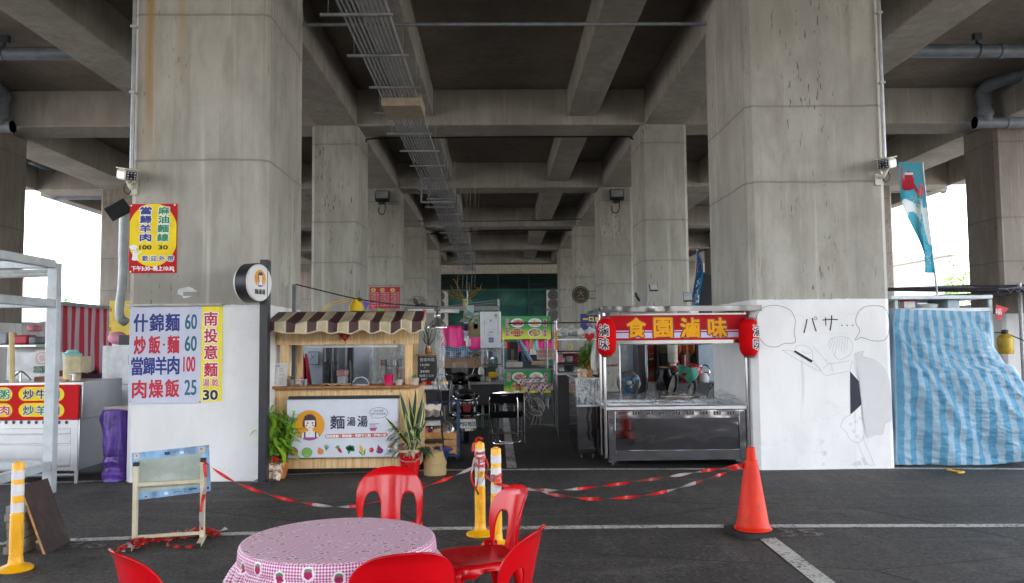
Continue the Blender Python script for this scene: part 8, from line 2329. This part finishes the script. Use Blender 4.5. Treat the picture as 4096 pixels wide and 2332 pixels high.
for v, s, m_ in ((134, '炒牛肉', INKK), (246, '炒羊肉', mat('14665c', .5))):
    for u0, u1, t_ in ((135, 455, s), (-230, 92, None)):
        for w_, m2, d in ((48, YELS, .002),):
            mb.flat([(P(q[0], 0)[0], P(0, q[1])[1]) for q in ((u0 + 48, v - w_), (u1 - 48, v - w_))] + [P(u1 - 48 + 48 * cos(R(t)), v + 48 * sin(R(t))) for t in range(-80, 81, 16)] + [(P(q[0], 0)[0], P(0, q[1])[1]) for q in ((u1 - 48, v + w_), (u0 + 48, v + w_))] + [P(u0 + 48 + 48 * cos(R(t)), v + 48 * sin(R(t))) for t in range(100, 261, 16)], y - d, m2)
        if t_:
            for ch, u in zip(t_, (205, 295, 385)): mb.text(ch, *P(u, v), y - .005, m_, h=66 * km, w=74 * km, bold=.003, halo=mat('e6e3dc', .5), hw=.006)
        else: mb.text('粥' if v < 200 else '肉', *P(35, v), y - .005, INKG if v < 200 else INKR, h=64 * km, w=74 * km, bold=.003, halo=mat('e6e3dc', .5), hw=.006); mb.text('鹹' if v < 200 else '豬', *P(-60, v), y - .005, INKG if v < 200 else INKR, h=64 * km, w=74 * km, bold=.003, halo=mat('e6e3dc', .5), hw=.006)
mb.build('sign_board', ws)
mb = MB(); zc_ = P(300, 52)[1]; mb.box(xl, P(165, 40)[0], WYY + .98, WYY + 1.0, zc_, zc_ + .34, mat('cfd3d4', .35)); mb.build('back_panel', ws)
L = lambda dy: Pl('L', WYY + dy)
Q = L(.35); c = Q(700, 1275); w = (Q(770, 1200)[0] - Q(610, 1200)[0]) / 2
wd_ = thing('drink_barrel', 'cream insulated drink barrel with a green lid on the wok stall counter', 'dispenser', (c[0], WYY + .35, zc_))
h = Q(700, 1035)[1] - zc_
mb = MB().lathe([(0, 0), (w, 0), (w * 1.02, h), (0, h)], mat('c9bb94', .45), 28, (Q(700, 1200)[0], WYY + .35, zc_ + .002)); mb.box(Q(755, 0)[0], Q(850, 0)[0], WYY + .25, WYY + .5, zc_ + .1, zc_ + h, mat('b9ab84', .45)); mb.build('body', wd_)
MB().lathe([(0, 0), (w * 1.06, 0), (w * 1.06, .03), (w * .8, .04), (w * .6, .075), (0, .08)], mat('7fb8ac', .4), 28, (Q(700, 1200)[0], WYY + .35, zc_ + h + .003)).build('lid', wd_)
mb = MB(); q = Q(790, 1240); mb.tube([(q[0] - .05, WYY + .2, q[1] + .05), (q[0], WYY + .18, q[1] + .05), (q[0], WYY + .18, q[1] - .02)], .018, STEEL, 8); mb.build('tap', wd_)
def lbox(nm, lb, cat, r_, dy, m_, d=.25, art=None):
    Q = L(dy); b = Q.r(*r_); mb = MB(); z0 = b[2]; mb.box(b[0], b[1], WYY + dy, WYY + dy + d, z0, b[3], m_)
    if art: art(mb, b, WYY + dy - .003)
    return one(mb, nm, lb, cat, ((b[0] + b[1]) / 2, WYY + dy, z0), bevel=.004)
lbox('tea_carton', 'white carton with a round pink stamp above the wok stall', 'carton', (345, 975, 470, 1125), .45, mat('d3cdcc', .5), art=lambda mb, b, y: (mb.line(ell((b[0] + b[1]) / 2, (b[2] + b[3]) / 2, .07, .07, 24), .01, y, mat('c98a94', .5), True), mb.text('福', (b[0] + b[1]) / 2, (b[2] + b[3]) / 2, y, mat('c98a94', .5), h=.07)))
lbox('green_carton', 'dark green lettered carton under the white stamped carton', 'carton', (325, 1130, 458, 1190), .42, mat('2f5c44', .5), art=lambda mb, b, y: mb.text('GREEN TEA', (b[0] + b[1]) / 2, (b[2] + b[3]) / 2, y, mat('a9b9a4', .5), h=.05, w=.22))
lbox('carton_shelf', 'thin shelf board carrying the two cartons over the wok stall', 'shelf', (300, 1190, 480, 1200), .40, STEEL, .3)
lbox('bottle_crate', 'low box of sauces in red and brown on the wok stall counter', 'box', (330, 1232, 450, 1280), .3, mat('8a5a3c', .5))
lbox('red_tray', 'red plastic tray behind the drink barrel', 'tray', (548, 1170, 612, 1228), .6, mat('b0301f', .5))
lbox('orange_board', 'orange chopping board lying before the drink barrel', 'board', (550, 1258, 640, 1282), .2, mat('c98a2a', .5))
Q = L(.2); mb = MB(); q = Q(200, 1285); mb.tube(spline([(q[0] - .1, WYY + .2, zc_ + .05), (q[0], WYY + .2, zc_ + .12), (q[0] + .12, WYY + .2, zc_ + .02)], 6), .015, CHROME, 8); mb.tube([(q[0], WYY + .2, zc_), (q[0], WYY + .2, zc_ + .12)], .012, CHROME, 8); one(mb, 'stall_tap', 'chrome tap at the left of the wok stall counter', 'tap', (q[0], WYY + .2, zc_))
Q = L(.1); one(MB().tube([(Q(118, 1300)[0], WYY + .1, zc_), (Q(112, 800)[0], WYY + .1, Q(112, 800)[1])], .03, mat('c9b27a', .5), 10), 'yellow_pipe', 'pale yellow gas pipe rising from the wok stall counter', 'pipe', (Q(115, 1000)[0], WYY + .1, zc_))
# stall awning arms
aw = thing('folding_awning', 'folded awning of pale arms on a post behind the bare steel frame', 'awning', (*PY('L', 500, 175, 10.4)[:2], 0))
for v0, v1 in ((168, 160), (220, 205), (255, 240)): MB().tube([PY('L', -150, v0, 9.8), PY('L', 485, v1, 10.4)], .03, mat('cfd3d3', .4), 8).build('arm', aw)
p0_ = PY('L', 500, 175, 10.4); MB().tube([p0_, (p0_.x, 10.4, 0)], .05, mat('cfd3d3', .4), 10).build('post', aw)
# shelf with goods at the far left
Q = Pl('L', 11.2); b = Q.r(-100, 790, 350, 925); mb = MB().box(b[0], b[1], 11.2, 11.6, b[2] - .02, b[2], STEEL); mb.box(b[0], b[1], 11.6, 11.62, 0, b[2] - .02, mat('d3d6d6', .5)); one(mb, 'back_shelf', 'white backed shelf of goods behind the wok stall', 'shelf', (b[0], 11.2, b[2]))
for u0, v0, u1, v1, c_, lb in ((60, 825, 245, 915, 'b5283a', 'red box with white print on the shelf behind the wok stall'), (250, 840, 330, 915, '6a7078', 'grey pot on the shelf behind the wok stall'), (-40, 800, 45, 915, '8c949c', 'grey can at the left end of the shelf behind the wok stall'), (232, 730, 300, 790, 'c06a78', 'rounded pink bundle above the goods shelf')):
    q = Q.r(u0, v0, u1, v1); one(MB().box(q[0], q[1], 11.25, 11.5, q[2], q[3], mat(c_, .5, wear=.2)), 'shelf_goods', lb, 'goods', ((q[0] + q[1]) / 2, 11.3, q[2]), bevel=.025)
# curtain in the plane x = const
CX = -7.3
def curtain_mat():
    t = NT('red striped curtain'); p = t.pos(); y = t.xyz(p)[1]
    f = t.math('FRACT', t.math('MULTIPLY', y, 3.65)); t.set(col=t.mix(t.math('MULTIPLY', t.ramp(f, .44, .5), t.ramp(f, 1.0, .94)), 'c0a6b4', 'b81a32'), rough=.6); return t.m
t_ = PX('L', 570, 500, CX); e_ = PX('L', 1050, 535, CX); zc0 = PX('L', 800, 1190, CX).z
sc2 = thing('striped_curtain', 'red and white striped curtain hanging behind the drink barrel', 'curtain', (CX, (t_.y + e_.y) / 2, zc0))
mb = MB(); ya, yb = t_.y - .12, e_.y + .15; mb.grid(lambda u, v: (CX + .035 * sin(u * 70) * v, ya + (yb - ya) * u, t_.z - .06 - (t_.z - .06 - zc0) * v + .04 * sin(u * 30) * v), 100, 10, curtain_mat()); mb.build('cloth', sc2, solid=.006)
MB().box(CX - .03, CX + .04, ya, yb + .02, t_.z - .06, t_.z, GALV).build('rail', sc2)
one(MB().box(CX - .5, CX - .1, ya, yb, 0, zc0 + .15, mat('3c1f2c', .7)), 'dark_bench', 'dark purple bench side under the striped curtain', 'bench', (CX - .3, ya + 1, 0))
# fridge, pink hat, yellow cabinet, duct, purple cover
Q = Pl('L', 11.6); b = Q.r(978, 928, 1330, 1900); fr_ = thing('white_fridge', 'tall white fridge beside the left column behind the purple cover', 'fridge', (b[0] + .3, 11.9, 0))
zsp = Q(1000, 1305)[1]
MB().box(b[0], b[0] + .75, 11.62, 12.3, .03, b[3], mat('cdd0d2', .35)).build('cabinet', fr_, bevel=.01)
for z0, z1 in ((zsp + .006, b[3] - .005), (.06, zsp - .006)):
    mb = MB().box(b[0] + .06, b[0] + .75, 11.57, 11.615, z0, z1, mat('d6d9da', .35)); d_ = mb.build('door', fr_, bevel=.008)
    MB().box(b[0] + .4, b[0] + .46, 11.54, 11.568, (z0 + z1) / 2 + .0, (z0 + z1) / 2 + .14, mat('a9adaf', .4)).build('handle', d_, bevel=.004)
b2 = Q.r(890, 1330, 985, 1480); one(MB().box(b2[0], b2[1] + .1, 11.3, 11.55, 0, b2[3], STEEL), 'steel_bin', 'steel box standing between the wok stall and the white fridge', 'box', (b2[0], 11.3, 0), bevel=.006)
b2 = Q.r(1050, 855, 1135, 922); one(MB().ball(((b2[0] + b2[1]) / 2, 11.75, b2[2] + .10), .12, mat('c98a9c', .7), 16, 8, 1.1, 1, .8), 'pink_bundle', 'pink cloth bundle on top of the white fridge', 'bundle', (b2[0], 11.75, b2[2]))
b2 = Q.r(1135, 825, 1230, 922); one(MB().box(b2[0], b2[1] + .1, 11.65, 11.95, b2[2], b2[3], mat('2c2d33', .5)), 'dark_box', 'dark box on top of the white fridge near the column', 'box', (b2[0], 11.7, b2[2]), bevel=.006)
Q = Pl('L', 12.6); b2 = Q.r(1060, 492, 1128, 842); yc = thing('yellow_cabinet', 'narrow yellow cabinet hung left of the grey flexible duct', 'cabinet', (b2[0], 12.6, b2[2])); MB().box(b2[0], b2[1] + .3, 12.6, 12.9, b2[2], b2[3], mat('d8b93c', .5)).build('body', yc, bevel=.006)
for z in (b2[2] + .12, b2[3] - .14):
    MB().box(b2[0] - .008, b2[0] + .03, 12.592, 12.62, z - .03, z + .03, mat('8f7a30', .4)).build('hinge', yc)
pts = spline([PY('L', 1200, -340, 12.0), PY('L', 1195, -100, 12.0), PY('L', 1192, 200, 12.0), PY('L', 1180, 400, 12.0), PY('L', 1160, 560, 12.0), PY('L', 1170, 660, 12.0), PY('L', 1225, 705, 12.0)], 40)
one(MB().tube(pts, [.062 + (.006 if i > 40 and i % 3 == 0 else 0) for i in range(len(pts))], mat('a9aeb0', .45, .2), 14), 'flexible_duct', 'grey ribbed duct dropping along the left side of the left column', 'duct', pts[80], smooth=180)
mb = MB(); c = PY('K', 573, 1018, 10.6); mb.cbox(c, (.28, .06, .2), mat('1c1d21', .4), Rot(R(-28), 3, 'Y') @ Rot(R(25), 3, 'X')); mb.tube([c, c + V3((.2, .1, 0))], .02, BLKP, 8); one(mb, 'solar_floodlight', 'black solar floodlight panel tilted at the left edge of the left column', 'lamp', c, bevel=.008)
q = G('M', 765, 752); PU = mat('5a3c92', .3, wear=.3, scale=4)
pc_ = thing('purple_cover', 'shiny purple bag covering a tall appliance beside the left column', 'cover', (q.x, q.y + .15, 0))
zt2 = PY('M', 740, 238, q.y).z; wl = (PY('M', 850, 500, q.y).x - PY('M', 680, 500, q.y).x) / 2
def purp(u, v):
    a_ = 2 * PI * u; z = zt2 * v
    r = 1.0 + .05 * sin(v * 40 + 3 * sin(a_)) * (v < .35) + .06 * mn.noise(V3((cos(a_) * 2, sin(a_) * 2, v * 3))) + .11 * (1 - 2 * abs(mn.noise(V3((cos(a_) * 3, sin(a_) * 3 + v, v * 1.6))))) + .06 * (v < .12)
    off = -.0
    bul = .38 * math.exp(-((v - .84) / .13) ** 2) * max(0, -cos(a_))
    k_ = 1 if v < .97 else (1 - v) / .03
    return (q.x + wl * (r + bul) * cos(a_) * k_ * (.93 if cos(a_) > 0 else 1), q.y + .19 + .17 * r * sin(a_) * k_, z + .004)
MB().grid(purp, 64, 70, PU, closeu=True).build('bag', pc_, smooth=180)
MB().box(q.x - .14, q.x + .16, q.y + .1, q.y + .4, zt2 - .03, zt2 + .025, mat('a39a92', .6)).build('lid_board', pc_, bevel=.008)
# back walls inside the noodle stall
BWY = 13.2
P = Pl('2', BWY)
def panel(nm, lb, cat, r_, m_, dy=0.0, d=.06, ground=True, bev=.004, crop='2', Y=None):
    Q = Pl(crop, (Y or BWY) + dy); b = Q.r(*r_); mb = MB().box(b[0], b[1], Q.Y, Q.Y + d, 0 if ground else b[2], b[3], m_); return one(mb, nm, lb, cat, ((b[0] + b[1]) / 2, Q.Y, 0 if ground else b[2]), bevel=bev), b
WHB = mat('c3ccd8', .5, wear=.05)
panel('partition_wall', 'white partition behind the left half of the noodle stall window', 'partition', (300, 560, 600, 900), WHB)
panel('partition_wall', 'white partition behind the middle of the noodle stall window', 'partition', (690, 560, 765, 900), WHB, .3)
panel('partition_wall', 'pale partition behind the right part of the noodle stall window', 'partition', (780, 570, 905, 900), WHB, .5)
o, b = panel('whiteboard', 'small grey framed whiteboard seen through the noodle stall', 'whiteboard', (510, 622, 576, 705), mat('8f98a2', .4), -.1, .03, False)
Q = Pl('2', BWY - .13); b = Q.r(515, 628, 572, 698); mb = MB().box(b[0], b[1], Q.Y, Q.Y + .025, b[2], b[3], mat('b9c4d4', .25)); mb.line([Q(530, 640), Q(535, 660), Q(548, 655)], .008, Q.Y - .003, INKB); mb.line([Q(520, 675), Q(560, 640)], .005, Q.Y - .003, INKB); mb.build('writing_surface', o)
fz = thing('steel_fridge', 'grey steel double fridge in the middle of the noodle stall window', 'fridge', (P(640, 700)[0], BWY - .3, 0))
b = Pl('2', BWY - .3).r(596, 565, 692, 900); MB().box(b[0], b[1], BWY - .28, BWY + .3, .05, b[3], mat('6b7076', .35, .5)).build('cabinet', fz, bevel=.006)
for x0_, x1_ in ((b[0] + .01, (b[0] + b[1]) / 2 - .006), ((b[0] + b[1]) / 2 + .006, b[1] - .01)):
    mb = MB().box(x0_, x1_, BWY - .32, BWY - .285, .9, b[3] - .05, mat('565c64', .3, .6)); d_ = mb.build('door', fz, bevel=.005); MB().box(x0_ + .03, x0_ + .06, BWY - .35, BWY - .322, 1.3, 1.75, CHROME).build('handle', d_)
panel('dark_door_post', 'black door post right of the steel fridge in the stall window', 'post', (750, 565, 782, 900), mat('2a2b2f', .5), -.05, .1)
for u0, u1, c_, lb in ((650, 668, '26282c', 'black bottle standing against the steel fridge'), (758, 776, '2f3136', 'tall black bottle against the door post')):
    b = Pl('2', BWY - .6).r(u0, 700, u1, 835); mb = MB(); r = (b[1] - b[0]) / 2; mb.lathe([(0, 0), (r, 0), (r, .3), (r * .35, .4), (r * .35, b[3] - b[2]), (0, b[3] - b[2])], mat(c_, .3), 16, ((b[0] + b[1]) / 2, BWY - .6, b[2])); one(mb, 'dark_bottle', lb, 'bottle', ((b[0] + b[1]) / 2, BWY - .6, b[2]))
b = Pl('2', BWY - .6).r(640, 832, 1000, 845); one(MB().box(b[0] - .4, b[1], BWY - .7, BWY - .35, .1, b[3], mat('8a8f94', .4)), 'back_counter', 'low grey counter at the back of the noodle stall', 'counter', (b[0], BWY - .6, 0), bevel=.006)
t = thing('pink_bin', 'pale pink lidded bin at the back of the noodle stall', 'bin', PY('2', 718, 830, BWY - .6)); b = Pl('2', BWY - .6).r(692, 735, 742, 832)
MB().box(b[0], b[1], BWY - .65, BWY - .42, b[2], b[3] - .1, mat('cfd6da', .3, alpha=.9)).build('body', t, bevel=.02); MB().box(b[0] - .01, b[1] + .01, BWY - .66, BWY - .41, b[3] - .1, b[3], mat('d8a0a8', .4)).build('lid', t, bevel=.02)
Q = Pl('2', BWY - .5); a, b = Q(472, 650), Q(525, 832); one(MB().grid(lambda u, v: (a[0] + (b[0] - a[0]) * (u * (.55 + .45 * v)), BWY - .5 + .06 * sin(u * 14) * (.3 + v), a[1] - (a[1] - b[1]) * v + .04 * sin(u * 9) * (1 - v)), 20, 14, mat('a8163c', .7, wear=.2)), 'red_apron', 'crimson apron hanging behind the inner left post of the noodle stall', 'apron', (a[0], BWY - .5, b[1]), solid=.012)
t = thing('goods_shelf', 'grey shelf of packed goods behind plastic at the right of the stall window', 'shelf', PY('2', 1000, 800, BWY)); b = Pl('2', BWY - .2).r(930, 640, 1110, 850)
for v in (650, 720, 790, 845): 
    z = Pl('2', BWY - .2)(1000, v)[1]; MB().box(b[0], b[1], BWY - .2, BWY + .2, z - .02, z, mat('9aa0a6', .4)).build('board', t)
for x in (b[0], b[1]): MB().box(x - .02, x + .02, BWY - .2, BWY - .16, 0, b[3], mat('9aa0a6', .4)).build('upright', t)
GC = ['a83a48', '8f9aa2', 'c9c4ba', '5d6a74', 'b9a08a', 'a6606a', 'd0d3d4']
k_ = 0
for v, row in ((718, 'upper'), (788, 'middle'), (843, 'lower')):
    z = Pl('2', BWY - .2)(1000, v)[1]
    for i in range(4):
        x = b[0] + .05 + i * (b[1] - b[0] - .1) / 4; mb = MB(); hh = .12 + .05 * ((i * 3 + k_) % 3); mb.box(x + .01, x + (b[1] - b[0]) / 4 - .04, BWY - .15, BWY + .1, z + .002, z + hh, mat(GC[(i + k_) % 7], .5)); one(mb, 'packed_goods', f'{("leftmost", "second", "third", "rightmost")[i]} packet on the {row} board of the goods shelf in the stall window', 'packet', (x, BWY, z), bevel=.012)
    k_ += 2
Q = Pl('2', 11.4); a, b = Q(880, 585), Q(1100, 835)
one(MB().grid(lambda u, v: (a[0] + (b[0] - a[0]) * u, 11.4 + .06 * sin(u * 26 + v * 2) + .03 * mn.noise(V3((u * 9, v * 5, 3))), a[1] - (a[1] - b[1]) * v), 70, 24, FILMC), 'plastic_curtain', 'clear plastic strip curtain at the right of the noodle stall window', 'curtain', (a[0], 11.4, b[1]), smooth=180)
Q = Pl('3', 10.6); one(MB().grid(lambda u, v: (Q(240, 500)[0] + (.03 + .05 * v + .02 * sin(v * 7)) * cos(u * 2 * PI) + .02 * sin(u * 30), 10.75 + .05 * sin(u * 2 * PI), Q(240, 490)[1] - .8 * v), 26, 20, FILMC, closeu=True), 'plastic_curtain', 'gathered clear plastic hanging below the silver dome lamp', 'curtain', (Q(240, 600)[0], 10.75, Q(240, 700)[1]), smooth=180)
# ------------------------------------------------------------------ outside, left and right
def house(x0, x1, y0, d, h, c_, lb, win=6, rows=2, roof=None):
    t = thing('house', lb, 'house', ((x0 + x1) / 2, y0 + d / 2, 0)); MB().box(x0, x1, y0, y0 + d, 0, h, mat(c_, .8)).build('wall', t)
    MB().box(x0 - .3, x1 + .3, y0 - .3, y0 + d + .3, h + .002, h + .25, mat(roof or '8f8a86', .7)).build('roof', t)
    w = (x1 - x0) / win
    for j in range(rows):
        for i in range(win):
            MB().box(x0 + w * (i + .25), x0 + w * (i + .75), y0 - .03, y0 - .002, 1.0 + j * 3.0, 2.4 + j * 3.0, mat('59646c', .2)).build('window', t)
house(-58, -34, 46, 12, 6.5, 'c48f94', 'pale pink two storey house far beyond the left opening')
house(-33, -21, 62, 12, 4.2, 'c9bfb4', 'low cream house far beyond the left opening', 4, 1, 'a05a5e')
house(30, 60, 52, 14, 7, 'c3c0b8', 'grey two storey house far beyond the right opening')
sh_ = thing('market_shed', 'low shed with a grey corrugated roof outside the left opening', 'shed', (-20, 30, 0)); MB().grid(lambda u, v: (-27 + 10 * u, 27 + 7 * v, 3.2 + .9 * v - 1.1 * u + .05 * sin(u * 150)), 180, 4, mat('7b7f8a', .5)).build('roof', sh_, solid=.02)
for x in (-26.5, -22, -17.6):
    for y in (27.5, 33): MB().tube([(x, y, 0), (x, y, 3.0)], .06, GALV, 8).build('post', sh_)
MB().box(-27, -17, 33.6, 33.8, 0, 2.6, mat('c99aa0', .8)).build('wall', sh_)
one(MB().grid(lambda u, v: (-14.2 + .04 * sin(v * 9), 14 + 17 * u, 2.3 * v), 40, 8, mat('d3d4d2', .7)), 'white_screen', 'long white tarpaulin screen along the left edge of the market', 'screen', (-14.2, 22, 0), solid=.02)
one(MB().grid(lambda u, v: (14.6 + .04 * sin(v * 9), 15 + 20 * u, 2.6 * v), 40, 8, mat('c9cbca', .7)), 'white_screen', 'long white tarpaulin screen along the right edge of the market', 'screen', (14.6, 24, 0), solid=.02)
def tree(x, y, h, lb, seed):
    r2 = random.Random(seed); t = thing('tree', lb, 'tree', (x, y, 0), group='trees outside the market'); mb = MB().tube([(x, y, 0), (x + .1, y, h * .5), (x, y, h * .8)], [.16, .1, .04], mat('4f4030', .9), 8)
    C_ = [V3((x + r2.uniform(-.3, .3) * h, y + r2.uniform(-.3, .3) * h, h * r2.uniform(.5, .95))) for _ in range(16)]
    for c in C_[:8]: mb.tube([(x, y, h * .45), c], [.06, .02], mat('4f4030', .9), 6)
    mb.build('trunk', t); mb = MB()
    for c in C_:
        for _ in range(150):
            d = V3((r2.gauss(0, 1), r2.gauss(0, 1), r2.gauss(0, .7))).normalized(); mb.leaf(c + d * h * .15 * r2.random() ** .4, (d.x, d.y, d.z * .4 + .1), h * .05, h * .022, LEAFB, .3, 2)
    mb.build('crown', t, smooth=180)
tree(-21, 38, 4.2, 'bushy green tree outside the left opening near the pink house', 3); tree(-31, 42, 5, 'taller green tree outside the left opening before the pink house', 4); tree(27, 44, 5.5, 'green tree outside the right opening', 5)
house(-40, 40, -52, 12, 9, 'a8a296', 'plain beige unseen building added behind the viewer to cut reflections', 16, 2)  # unseen facade added to hold back low front light and reflections on metal
